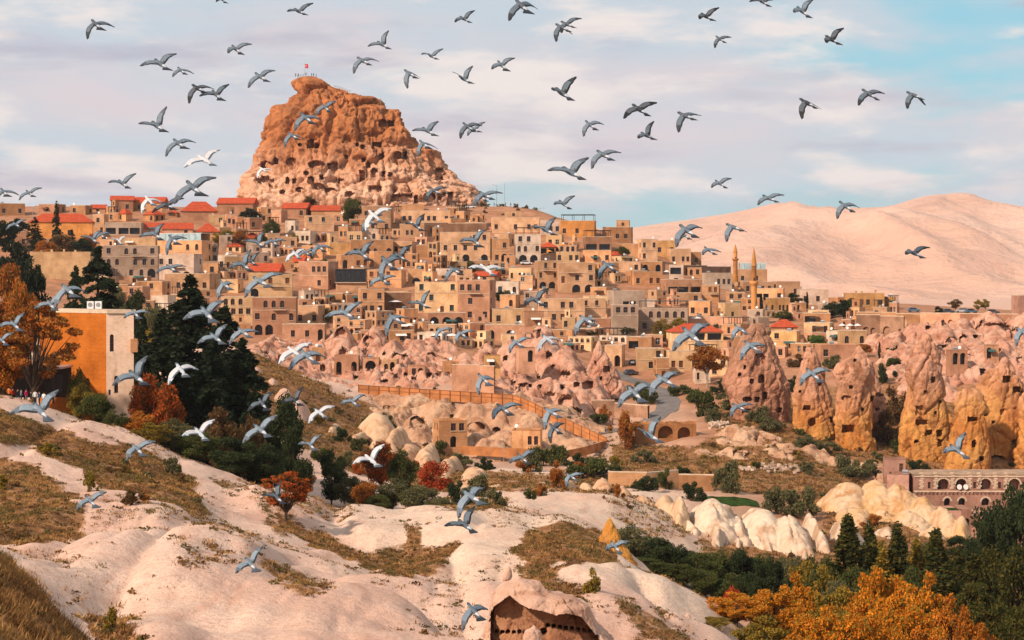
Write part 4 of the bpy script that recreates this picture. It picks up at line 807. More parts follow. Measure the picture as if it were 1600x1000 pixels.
HOUSES = [
 (-12,318,36,338,'tan',('w.w',),dict()), (58,319,96,334,'pink',('.w.',),dict()), (108,321,139,336,'tan',('w.',),dict()), (0,362,40,388,'pink',('ww.w',),dict()), (144,335,166,352,'beige',('w',),dict()), (-20,345,20,364,'beige',('.w.',),dict()), (142,352,162,382,'peach',('.w','..'),dict()), (205,470,240,498,'beige',('.w','d.'),dict()), (235,462,270,490,'white',('w.',),dict()), (215,440,250,456,'tan',('..',),dict()),
  # outline in the photograph, wall, window rows, extras
 (41,333,142,374,'orange',('www.',),dict(yaw=0.12,roof='hip',label='orange hotel with red hipped roof near the dark spruces',roofh=0.34)),
 (168,305,207,331,'pink',('.w',),dict(roof='gable',roofh=.3)), (205,307,257,330,'tan',('w.',),dict(roof='gable',roofh=.42)), (140,319,164,332,'tan',('w',),dict(roof='gable',roofh=.5)),
 (277,314,338,346,'pink',('...',),dict(roof='hip',roofh=.5)), (338,308,399,336,'pink',('..w',),dict(roof='gable',roofh=.36)), (162,348,220,368,'white',('ooo',),dict(top=None,yaw=0.05)),
 (205,347,298,366,'pink',('.w.w',),dict(roof='gable',roofh=.55)), (303,348,341,376,'tan',('w.',),dict(roof='hip',roofh=.5)), (242,376,326,412,'peach',('.a.aa','....'),dict(yaw=-0.28,top='glass',label='peach hotel block with glazed roof terrace, beside the grey arched house')),
 (157,384,245,434,'grey',('w.aa.w','aa.aaa','A.aaA'),dict(yaw=0.1,label='pale grey stone mansion with rows of arched windows beside the tall cedar')), (185,372,242,388,'cream',('...',),dict(yaw=0.08)), (241,397,310,440,'grey',('ww..','..A'),dict()),
 (292,409,341,430,'peach',('w..',),dict()), (45,394,140,437,'cream',('....','....'),dict(yaw=0.05,chim=4,label='long blank cream building with small chimneys behind the cedar',trim=False)), (254,428,338,458,'beige',('.w..w',),dict()), (198,448,230,478,'pink',('w.','d.'),dict()),
 (228,440,262,470,'tan',('w.','..'),dict()), (340,399,373,423,'white',('wrr',),dict()), (325,384,341,410,'grey',('w','w'),dict()),
 (384,429,456,467,'cream',('.rr.r','A...'),dict(yaw=0.1)), (388,411,440,432,'cream',('..',),dict(roof='gable',roofh=.62)), (340,401,384,424,'cream',('rr.a',),dict()), (300,411,340,430,'peach',('.w',),dict()), (300,428,336,450,'beige',('w..',),dict()), (337,437,376,458,'cream',('.w.',),dict()),
 (465,409,525,452,'pink',('..www','...w.'),dict(yaw=-0.3)), (524,441,573,456,'beige',('...',),dict(yaw=0.02,trim=False)), (572,422,632,450,'peach',('rrr.','r.r.'),dict()), (636,421,662,444,'tan',('.','A'),dict()),
 (342,464,394,510,'cream',('aaa.','wwww','....'),dict(yaw=0.08)), (392,465,462,524,'pink',('.aaa.','w.a.a','AA.A'),dict(yaw=0.05)), (462,478,505,510,'beige',('w.w',),dict()), (439,507,507,533,'pink',('.w.w.A',),dict(yaw=0.04)), (462,468,486,486,'pink',('w',),dict()),
 (557,452,600,492,'tan',('w.w','www'),dict()), (600,455,640,485,'beige',('.d.',),dict(trim=False)), (505,379,547,399,'yellow',('..',),dict()), (546,375,614,402,'tan',('aaaa.A',),dict(yaw=0.06)), (612,378,652,398,'beige',('www',),dict()), (522,398,576,421,'tan',('A.rr',),dict()),
 (575,393,612,418,'peach',('.A.',),dict()), (460,361,493,381,'white',('.ww',),dict()), (472,337,521,362,'beige',('s.s.','...'),dict()), (440,316,483,340,'pink',('w.w',),dict(roof='gable',roofh=.4)), (482,320,531,340,'tan',('...',),dict(roof='gable',roofh=.45)),
 (565,322,613,362,'beige',('ww..','.w.w'),dict()), (624,329,703,350,'beige',('ww.www.w',),dict(yaw=0.06)), (622,319,662,332,'tan',('..',),dict()), (624,350,671,373,'beige',('.ww.w',),dict()),
 (767,340,843,364,'beige',('w..w.ww',),dict(yaw=0.05,top='room')), (843,344,877,367,'grey',('www',),dict()), (876,345,933,371,'orange',('w.w..',),dict(yaw=-0.12,top='pergola',label='orange rooftop restaurant with dark pergola and railings',cat='restaurant')), (942,355,991,379,'tan',('.ww',),dict(top='room')),
 (912,370,956,394,'brown',('oo',),dict(top='pergola')), (843,378,871,398,'tan',('oo',),dict(roof='hip',roofh=.4,label='small open red-roofed pavilion beside the pale grey arched house')), (686,363,766,411,'beige',('...ww','wwww.','.AA.A'),dict(yaw=0.06,top=None)), (766,373,796,411,'tan',('.w','wA'),dict()),
 (804,366,845,411,'white',('ww.','aa.w','AA'),dict(yaw=0.06,top='pergola',label='pale house with pergola roof over paired arches beside the parked cars')), (869,394,908,411,'cream',('w.ww',),dict()), (912,391,955,412,'peach',('.w.w',),dict()), (836,408,872,453,'beige',('.w.w','w..w','AA'),dict()),
 (870,411,930,458,'beige',('...w','d.w.w','.AA'),dict(yaw=0.07)), (795,419,834,440,'cream',('w.www',),dict()), (955,409,1001,426,'beige',('w..w',),dict()), (980,423,1012,446,'peach',('.w',),dict()),
 (646,441,716,490,'cream',('s..s','.s..','s.ds'),dict(yaw=0.06,label='large cream house with teal shutters above a three-arched base')), (667,489,727,513,'pink',('AAA',),dict(yaw=0.04)), (715,438,774,502,'pink',('www.','.w..','ww.w'),dict(yaw=-0.2)), (775,440,813,462,'white',('s.a',),dict()), (781,461,813,483,'tan',('.a',),dict()),
 (767,483,819,509,'cream',('w.w',),dict(yaw=0.05)), (757,508,820,534,'pink',('A.A.',),dict(yaw=0.05)), (841,467,914,505,'beige',('w.ww.','.wr..'),dict()), (912,463,949,492,'cream',('..ww',),dict()), (818,487,850,510,'brown',('..',),dict(trim=False)),
 (995,374,1028,408,'beige',('w.w','w..'),dict()), (1025,376,1057,400,'yellow',('w.w',),dict()), (1045,389,1080,415,'beige',('w.ww',),dict()), (1078,394,1096,416,'tan',('w',),dict()), (968,381,1001,400,'tan',('w.',),dict()), (1002,409,1042,428,'tan',('A.A',),dict()),
 (980,425,1036,449,'peach',('w.rr',),dict()), (1046,414,1069,447,'grey',('o','w'),dict()), (1100,427,1144,450,'white',('..www',),dict()), (1154,421,1201,444,'beige',('w.w.',),dict(top='glass')), (1036,437,1098,462,'brown',('ooo',),dict(top=None)),
 (1097,446,1128,474,'tan',('.rr','..'),dict()), (1050,458,1098,475,'beige',('w.w',),dict()), (1152,441,1211,460,'beige',('w.ww',),dict()), (1209,440,1251,466,'beige',('..w',),dict()), (1182,451,1232,472,'peach',('oo.w',),dict()),
 (1200,466,1235,491,'yellow',('a.aaa',),dict(yaw=0.1)), (1250,453,1295,477,'grey',('w.w.',),dict(chim=1)), (1135,457,1166,483,'tan',('ww','.'),dict()), (1125,474,1158,504,'cream',('.w.',),dict()), (1077,471,1116,496,'peach',('w.w',),dict()), (950,455,1008,486,'white',('.oo.',),dict()),
 (956,477,997,524,'grey',('www','...','.A.'),dict(yaw=0.06)), (998,482,1080,519,'grey',('.aaaaa','w...w'),dict(yaw=-0.12,top='pergola')), (992,467,1023,484,'white',('w.',),dict()), (900,467,947,495,'beige',('w.w.','....'),dict()),
 (1045,506,1131,548,'cream',('.oo','.w.'),dict(yaw=0.1,roof='hip',roofh=.3,label='cream house with red tiled roof over an open terrace by the autumn tree')), (1040,549,1082,583,'cream',('rr.',),dict()), (995,545,1037,580,'cream',('..w','.w.'),dict()), (945,540,978,574,'beige',('.A',),dict()), (980,527,1022,548,'tan',('o.',),dict(top=None)),
 (1207,499,1248,533,'peach',('.w','..'),dict(roof='hip',roofh=.36)), (1204,518,1257,548,'yellow',('w.',' .w'),dict()), (1256,490,1302,508,'peach',('o.',),dict()), (1258,505,1310,524,'cream',('.w.w',),dict()),
 (1322,458,1386,483,'yellow',('w.ww.w',),dict(yaw=-0.1,chim=3,label='long yellow house with three chimneys on the skyline beyond the cypresses')), (1384,464,1401,483,'yellow',('w',),dict()), (1314,517,1355,541,'cream',('a.a',),dict(yaw=0.05)), (1280,539,1339,563,'pink',('w...',),dict(yaw=0.05,trim=False)), (1264,485,1302,500,'cream',('.o',),dict()),
 (1085,574,1110,600,'white',('w.w',),dict(yaw=0.04)), (1110,560,1142,588,'cream',('.w','w.'),dict()), (1022,560,1046,592,'tan',('.','d'),dict()),
]
for hx in HOUSES:
    kw = dict(hx[6]); house(hx[0], hx[1], hx[2], hx[3], hx[4], hx[5], **kw)
# houses filling the gaps between them
q = random.Random(77); filled = 0
def town_top(px): return np.interp(px, [0,150,330,400,700,780,840,950,1000,1100,1200,1300,1420], [352,330,335,335,330,352,362,372,388,424,452,474,486])
def town_bot(px): return np.interp(px, [0,150,200,340,400,700,860,940,1060,1150,1260,1300,1420], [390,450,500,510,528,544,552,566,580,566,558,545,508])
tries = 0
while filled < 165 and tries < 18000:
    tries += 1; px = q.uniform(150, 1400); a, b = town_top(px), town_bot(px); py = q.uniform(a, b)
    w = q.uniform(17, 44) * (0.8 + 0.4 * (py - 330) / 200); h = q.uniform(11, 25)
    r = (px - w / 2, py - h, px + w / 2, py); ar = w * h; ov = 0
    for t_ in TOWN_RECT:
        ox = min(r[2], t_[2]) - max(r[0], t_[0]); oy = min(r[3], t_[3]) - max(r[1], t_[1])
        if ox > 0 and oy > 0: ov += ox * oy
    if ov > ar * (0.28 if filled < 60 else 0.5) or r[1] < a - 12: continue
    wall = q.choices(['beige', 'pink', 'tan', 'cream', 'peach', 'grey', 'white', 'brown'], [5, 4, 4, 3, 3, 2, 1.5, 1])[0]
    nr = 2 if h > 21 else 1; nc = max(2, int(w / 11)); rows = []
    for i in range(nr):
        rows.append(''.join(q.choice('ww..ap' if i < nr - 1 or nr == 1 else 'wA.A.drs') for _ in range(nc)))
    house(*r, wall, tuple(rows), rng=q, top=q.choice([None, None, None, 'room', 'pergola']) if nr == 1 else None, roof=q.choice(['hip', None, None, None]) if px < 480 and py < 400 else ('gable' if q.random() < .02 else None), roofh=.42, chim=q.choice([0, 0, 1]), yaw=q.choice((-1, 1)) * q.uniform(.05, .6)); filled += 1
# facades built into the cave rock
for (x0, y0, x1, y1, wl_, rows_, dst, lb) in [(522,556,560,586,'pink',('A.A',),493,'rock-cut portico with two dark arches in the pink cave rock'),(566,560,592,584,'pink',('A',),494,'single arched rock facade beside the portico'),(596,562,622,586,'beige',('aA',),492,'small facade with arch and window among the caves'),(408,540,452,566,'pink',('w.wA',),512,'low ruined house front at the end of the cave rock'),(484,544,506,566,'tan',('d',),508,'small doorway facade in the cave rock'),(806,544,836,566,'pink',('.A',),494,'arched facade under the domed pink rock'),(756,556,782,578,'yellow',('w',),486,'little square ochre house among the caves'),(870,616,900,642,'pink',('A',),468,'tall chapel arch cut into the domed pink rock'),(690,566,716,590,'peach',('.w','d.'),488,'little peach house under the white parasols'),(636,572,664,592,'pink',('wA',),488,'ruined front wall among the pink caves'),(1484,548,1512,570,'pink',('AA',),494,'double arched front under the car park cliff'),(1540,540,1566,562,'pink',('A.',),500,'arched front in the rose cliff')]:
    house(x0, y0, x1, y1, wl_, rows_, yaw=R.uniform(-.2, .2), dist=dst, label=lb, trim=False, name='rock_house', sidew=False)
# low garden and retaining walls
def stone_wall(pts, hpx, mat, label, arches=(), dr=(400, 900), thick=0.6, group='stone retaining walls of the town', dists=None):
    """pts: (col, row of the foot); runs along the ground"""
    P3 = []
    for i, (x, y) in enumerate(pts):
        d = dists[i] if dists else depth_at(x, y, *dr); P3.append(P(x, y, d))
    root = empty('stone_wall', P3[0])
    for i in range(len(P3) - 1):
        a, b = P3[i], P3[i + 1]; L_ = (b - a).xy.length; ux = Vector((b.x - a.x, b.y - a.y, 0)).normalized(); inw = Vector((-ux.y, ux.x, 0))
        h = hpx * (a.y + b.y) / 2 / F; zlo = min(a.z, b.z) - a.z; m = MB(); o = a - P3[0]; hs = []
        for (ac, aw, ah) in arches:
            xx = (ac - 800) / F * a.y
            t_ = (xx - a.x) / (b.x - a.x + 1e-9) * L_
            if aw * a.y / F / 2 < t_ < L_ - aw * a.y / F / 2: hs.append((t_, 0.1, 'A', aw * a.y / F, min(ah * a.y / F, h - 0.4), 1.5))
        facade(m, o, ux, inw, L_, -3.0, h + (b.z - a.z) * 0, hs)
        m.box(o + ux * L_ / 2 + inw * (thick / 2 + 0.02) + Vector((0, 0, h + 0.1)), (L_ + 0.1, thick, 0.2), 1, math.atan2(ux.y, ux.x))
        m.add([o + inw * thick, o + ux * L_ + inw * thick, o + ux * L_ + inw * thick + Vector((0, 0, h)), o + inw * thick + Vector((0, 0, h))], [(3, 2, 1, 0)])
        m.build('wall', [MATS[mat], MATS['trim_stone']], root)
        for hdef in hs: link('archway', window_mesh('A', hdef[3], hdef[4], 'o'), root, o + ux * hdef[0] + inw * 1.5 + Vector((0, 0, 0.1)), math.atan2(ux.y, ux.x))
    tag(root, label, 'wall', group); return root
stone_wall([(652,364),(700,365),(760,365)], 16, 'rubble_wall', 'long bare retaining wall below the castle road')
stone_wall([(1068,430),(1105,432),(1142,432)], 15, 'rubble_wall', 'reddish rubble wall uphill from the small minaret base')
stone_wall([(1438,508),(1500,509),(1590,511)], 19, 'wall_pink', 'long pinkish retaining wall under the parked cars', [(1478,9,9)])
stone_wall([(1338,522),(1375,524),(1412,524)], 30, 'rubble_wall', 'terrace wall with dark archways by the cypresses', [(1352,10,11),(1362,8,10),(1384,13,14),(1402,10,10)])
stone_wall([(1338,500),(1400,502),(1440,504)], 12, 'wall_tan', 'low upper terrace wall with three small arches', [(1345,9,8),(1356,9,8),(1408,12,9)])
stone_wall([(600,487),(642,488)], 30, 'rubble_wall', 'rough stone wall uphill from the white parasols')
stone_wall([(1020,500),(1060,508),(1110,508),(1160,510)], 13, 'wall_pink', 'pinkish garden wall downhill from the tall minaret')
stone_wall([(706,620),(750,622),(772,622)], 50, 'wall_pink', 'tall blank stone wall standing among the cave rocks', dr=(455, 520))
stone_wall([(925,648),(960,652),(1012,655)], 22, 'rubble_wall', 'curved stone wall holding up the road bend', dr=(435, 520))
stone_wall([(870,478),(930,482)], 9, 'rubble_wall', 'low wall along the lane by the cream houses')
stone_wall([(950,760),(1010,762),(1060,764),(1115,768)], 22, 'wall_tan', 'long tan terrace wall above the green field', [(1000,8,6),(1045,10,6)], dr=(340, 420), group=None)

# minarets
def minaret(px, ytop, ybase, wpx, d, label):
    k = d / F; H = (ybase - ytop) * k; r = wpx / 2 * k; b = P(px, ybase, d); root = empty('minaret', b); st = MATS['minaret_stone']
    m = MB(); hb = H * 0.48; m.lathe([(r * 1.2, -2), (r * 1.2, H * 0.02), (r, H * 0.04), (r, hb)], n=14); m.build('shaft', st, root, smooth=False)
    m = MB(); m.lathe([(r * 1.0, hb + .002), (r * 1.15, hb + H * .012), (r * 1.5, hb + H * .035), (r * 1.55, hb + H * .04), (r * 1.55, hb + H * .072), (r * 1.42, hb + H * .072), (r * 1.42, hb + H * .045)], n=16); m.build('balcony', st, root)
    m = MB(); m.lathe([(r * .86, hb + H * .04), (r * .86, hb + H * .25), (r * 1.0, hb + H * .26), (r * 1.0, hb + H * .27)], n=14); m.build('upper_shaft', st, root)
    m = MB(); m.box((0, -r * .84, hb + H * .085), (r * .5, r * .1, H * .06)); m.build('door', MATS['wood_dark'], root)
    m = MB(); m.lathe([(r * .98, hb + H * .272), (r * .62, hb + H * .37), (r * .3, hb + H * .455), (r * .08, hb + H * .5)], n=14); m.build('spire', MATS['minaret_cap'], root)
    m = MB(); m.lathe([(r * .06, hb + H * .5), (r * .06, hb + H * .505), (r * .16, hb + H * .508), (r * .05, hb + H * .512), (r * .03, hb + H * .53)], n=8); m.build('finial', MATS['metal_grey'], root)
    tag(root, label, 'minaret')
wall_mat('minaret_stone', (0.58, 0.29, 0.10), 0.25); plain('minaret_cap', (0.46, 0.20, 0.05), 0.8)
minaret(1178, 385, 505, 9.0, 628, 'tall slender orange stone minaret with one balcony, rising from the lower town')
minaret(1149, 381, 432, 7.0, 705, 'small ribbed minaret behind the upper houses')

# ------------------------------------------------------------------ single structures
# the orange and beige building by the big autumn tree
def near_building():
    d = 252; k = d / F
    root = empty('stone_building', P(150, 665, d)); b = P(150, 665, d)
    A, B, C_ = P(62, 0, d + 6) , P(166, 0, d - 3), P(209, 0, d - 2.5)   # left end, corner, right end (plan only)
    A, B, C_ = (Vector((p.x - b.x, p.y - b.y, 0)) for p in (A, B, C_)); H = (665 - 489) * k
    m1 = MB(); ux = (B - A).normalized(); L1 = (B - A).length; facade(m1, A, ux, Vector((-ux.y, ux.x, 0)), L1, -3, H, [])
    m1.build('orange_wall', MATS['orange_brick'], root)
    m2 = MB(); u2 = (C_ - B).normalized(); L2 = (C_ - B).length; inw = Vector((-u2.y, u2.x, 0))
    holes = [(L2 * .20, H - (548 - 489) * k, 'A', 0.5, 2.25, 0.3), (L2 * .36, H - (612 - 489) * k, 'A', 0.5, 2.25, 0.3), (L2 * .05 + .25, H - (615 - 489) * k, 'r', 0.28, 0.7, 0.2)]
    facade(m2, B, u2, inw, L2, -3, H, holes); m2.build('beige_wall', MATS['near_beige'], root)
    for hh in holes: link('window', window_mesh('A' if hh[2] == 'A' else 'r', hh[3], hh[4], 'w'), root, B + u2 * hh[0] + inw * hh[5] + Vector((0, 0, hh[1])), math.atan2(u2.y, u2.x))
    D = A + (C_ - B); m3 = MB(); m3.add([C_ + Vector((0, 0, -3)), D + Vector((0, 0, -3)), D + Vector((0, 0, H)), C_ + Vector((0, 0, H))], [(0, 1, 2, 3)])
    m3.add([D + Vector((0, 0, -3)), A + Vector((0, 0, -3)), A + Vector((0, 0, H)), D + Vector((0, 0, H))], [(0, 1, 2, 3)]); m3.build('back_wall', MATS['wall_beige'], root)
    cen = (A + B + C_ + D) / 4
    def sc(p, f): return cen + (p - cen) * f
    q4 = [sc(p, 1.04) for p in (A, B, C_, D)]; m4 = MB(); z0, z1 = H + 0.004, H + 0.5
    m4.add([p + Vector((0, 0, z0)) for p in q4] + [p + Vector((0, 0, z1)) for p in q4], [(3, 2, 1, 0), (4, 5, 6, 7), (0, 1, 5, 4), (1, 2, 6, 5), (2, 3, 7, 6), (3, 0, 4, 7)]); m4.build('roof_slab', MATS['trim_stone'], root)
    m5 = MB(); o = C_ + Vector((0, 0, H - (548 - 489) * k)); m5.box(o + Vector((0.1, -0.2, 0.8)), (0.9, 1.2, 1.7), 0, math.atan2(u2.y, u2.x)); m5.build('bay_box', MATS['wall_peach'], root)
    ac = empty('air_conditioner', b + cen + Vector((1.6, -2.0, H + 0.504)))
    for x in (-0.55, 0.5):
        m = MB(); m.box((x, 0, 0.55), (0.85, 0.45, 1.0)); m.build('casing', MATS['paint_white'], ac)
        m = MB(); m.tube([(x, -0.226, 0.58), (x, -0.25, 0.58)], [0.3, 0.3], 12); m.build('fan_grille', MATS['metal_grey'], ac)
    m = MB(); m.box((0, 0, 0.03), (2.1, 0.6, 0.05)); m.build('base', MATS['metal_grey'], ac)
    tag(ac, 'pair of white air conditioner units on the flat roof of the orange building', 'air conditioner')
    tag(root, 'tall building with orange brick side and beige end with narrow arched windows', 'building')
near_building()
# cafe canopy under the autumn tree
cf = empty('cafe_shelter', P(20, 622, 246)); m = MB(); m.box((0, 2, 3.9), (13, 7, 0.25)); m.build('roof', MATS['metal_grey'], cf)
m = MB(); m.box((0, 5.3, 1.8), (12.6, 0.2, 4.1)); m.build('back_wall', MATS['wood_dark'], cf)
for x in (-5.5, -1.8, 1.8, 5.5): m = MB(); m.box((x, -1.2, 1.6), (0.18, 0.18, 4.4)); m.build('post', MATS['wood_dark'], cf)
for x in (-4, 0, 4): m = MB(); m.box((x, 5.1, 1.6), (2.6, 0.12, 2.4)); m.build('window', MATS['dark_glass_and_shade'], cf)
tag(cf, 'dark open cafe shelter with grey flat roof behind the autumn tree', 'shelter')

# orange panel fence on the ledge
plain('fence_orange', (0.50, 0.20, 0.07), 0.75, 0.2, 0, 0.45, 0.35); plain('fence_rail', (0.26, 0.09, 0.03), 0.7)
def panel_fence(pts, label, hpx, step, rails=True, name='panel_fence'):
    P3 = [P(x, y, d) for x, y, d in pts]; root = empty(name, P3[0])
    seg = [(P3[i + 1] - P3[i]).length for i in range(len(P3) - 1)]; tot = sum(seg); n = max(2, int(tot / step)); pos = []
    for i in range(n + 1):
        t_ = tot * i / n
        for j, L_ in enumerate(seg):
            if t_ <= L_ + 1e-6 or j == len(seg) - 1: pos.append(P3[j].lerp(P3[j + 1], min(1, t_ / L_))); break
            t_ -= L_
    h = hpx * P3[0].y / F; q_ = random.Random(3)
    for i in range(n):
        a, b = pos[i] - P3[0], pos[i + 1] - P3[0]; u = (b - a).normalized(); g = 0.03
        a2, b2 = a + u * g, b - u * g; nrm = Vector((-(b - a).y, (b - a).x, 0)).normalized() * 0.025; z = Vector((0, 0, h + q_.uniform(-.04, .04))); dn = Vector((0, 0, -0.6))
        m = MB(); m.add([a2 - nrm + dn, b2 - nrm + dn, b2 - nrm + z, a2 - nrm + z, a2 + nrm + dn, b2 + nrm + dn, b2 + nrm + z, a2 + nrm + z], [(0, 1, 2, 3), (5, 4, 7, 6), (3, 2, 6, 7), (1, 5, 6, 2), (4, 0, 3, 7)]); m.build('panel', MATS['fence_orange'], root)
        if rails:
            for zz_ in (0.5, 0.97):
                m = MB(); m.tube([a - nrm * 3 + Vector((0, 0, h * zz_)), b - nrm * 3 + Vector((0, 0, h * zz_))], [0.06, 0.06], 4); m.build('rail', MATS['fence_rail'], root)
    for i in range(n + 1):
        if rails: m = MB(); p = pos[i] - P3[0]; m.box(p + Vector((0, -0.14, h / 2 - 0.3)), (0.13, 0.13, h + 0.75)); m.build('post', MATS['fence_rail'], root)
    tag(root, label, 'fence'); return root
panel_fence([(560,614,468),(650,620,464),(730,625,460),(805,630,457),(835,643,452),(865,659,447),(915,682,440),(948,698,436)], 'long orange panel fence stepping down along the rock ledge', 13, 2.6)
panel_fence([(718,706,414),(790,710,412),(850,712,411),(890,714,413),(920,706,418),(948,698,434)], 'plain orange boundary fence around the cave house yard', 10, 3.2, False)
# cave house below the fence
house(675,658,730,700,'peach',('.ww','.A.'),yaw=0.25,dr=(395,440),label='salmon cave house with one arch below the orange fence',dist=416,trim=False)
house(800,673,848,703,'peach',('..ww',),yaw=-0.1,label='low salmon annex in the fenced yard',dist=420,trim=False)
# ruined arched house
def ruin():
    d = 428; k = d / F; b = P(1040, 702, d); root = empty('ruined_house', b); W = 96 * k; H = 40 * k; m = MB()
    hs = [(W * .50, H * .42, 'A', 24 * k, 20 * k, 1.8), (W * .80, H * .42, 'A', 20 * k, 18 * k, 1.8), (W * .22, 0.1, 'A', 14 * k, 8 * k, 1.2), (W * .46, 0.1, 'A', 12 * k, 8 * k, 1.2), (W * .80, H * .18, 'r', 5 * k, 5 * k, 0.8)]
    facade(m, (-W / 2, 0, 0), (1, 0, 0), (0, 1, 0), W, -3, H, hs); m.add([(-W/2, 6, -3), (-W/2, 0, -3), (-W/2, 0, H), (-W/2, 6, H * .8)], [(0, 1, 2, 3)]); m.add([(W/2, 0, -3), (W/2, 6, -3), (W/2, 6, H * .7), (W/2, 0, H)], [(0, 1, 2, 3)])
    m.add([(-W/2, 6, -3), (W/2, 6, -3), (W/2, 6, H * .7), (-W/2, 6, H * .8)], [(3, 2, 1, 0)]); m.build('wall', MATS['ruin_stone'], root)
    for h_ in hs:
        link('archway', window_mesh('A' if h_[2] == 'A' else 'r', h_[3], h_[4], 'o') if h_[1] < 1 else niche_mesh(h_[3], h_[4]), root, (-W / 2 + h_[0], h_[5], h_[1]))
    q_ = random.Random(9)
    for i in range(22):
        m = MB(); x = -W / 2 + W * (i + .5) / 22; s_ = q_.uniform(.3, .7); m.box((x, 0.35, H + s_ / 2 + .004), (W / 22 * .96, 0.7, s_)); m.build('stone_block', MATS['ruin_stone'], root)
    m = MB(); m.box((0, 3, H * .25), (W - .2, 5.6, .3)); m.build('floor_slab', MATS['roof_earth'], root)
    tag(root, 'roofless orange-tan ruin with two tall arched niches beside the road', 'ruin')
wall_mat('ruin_stone', (0.52, 0.27, 0.12), 0.35)
def niche_mesh(w, h):
    m = MB(); pts = hole_pts('A', w + .04, h + .04); m.add([(x, 0, z) for x, z in pts], [tuple(range(len(pts)))], 0); return m.mesh('niche', MATS['ruin_stone'])
ruin()
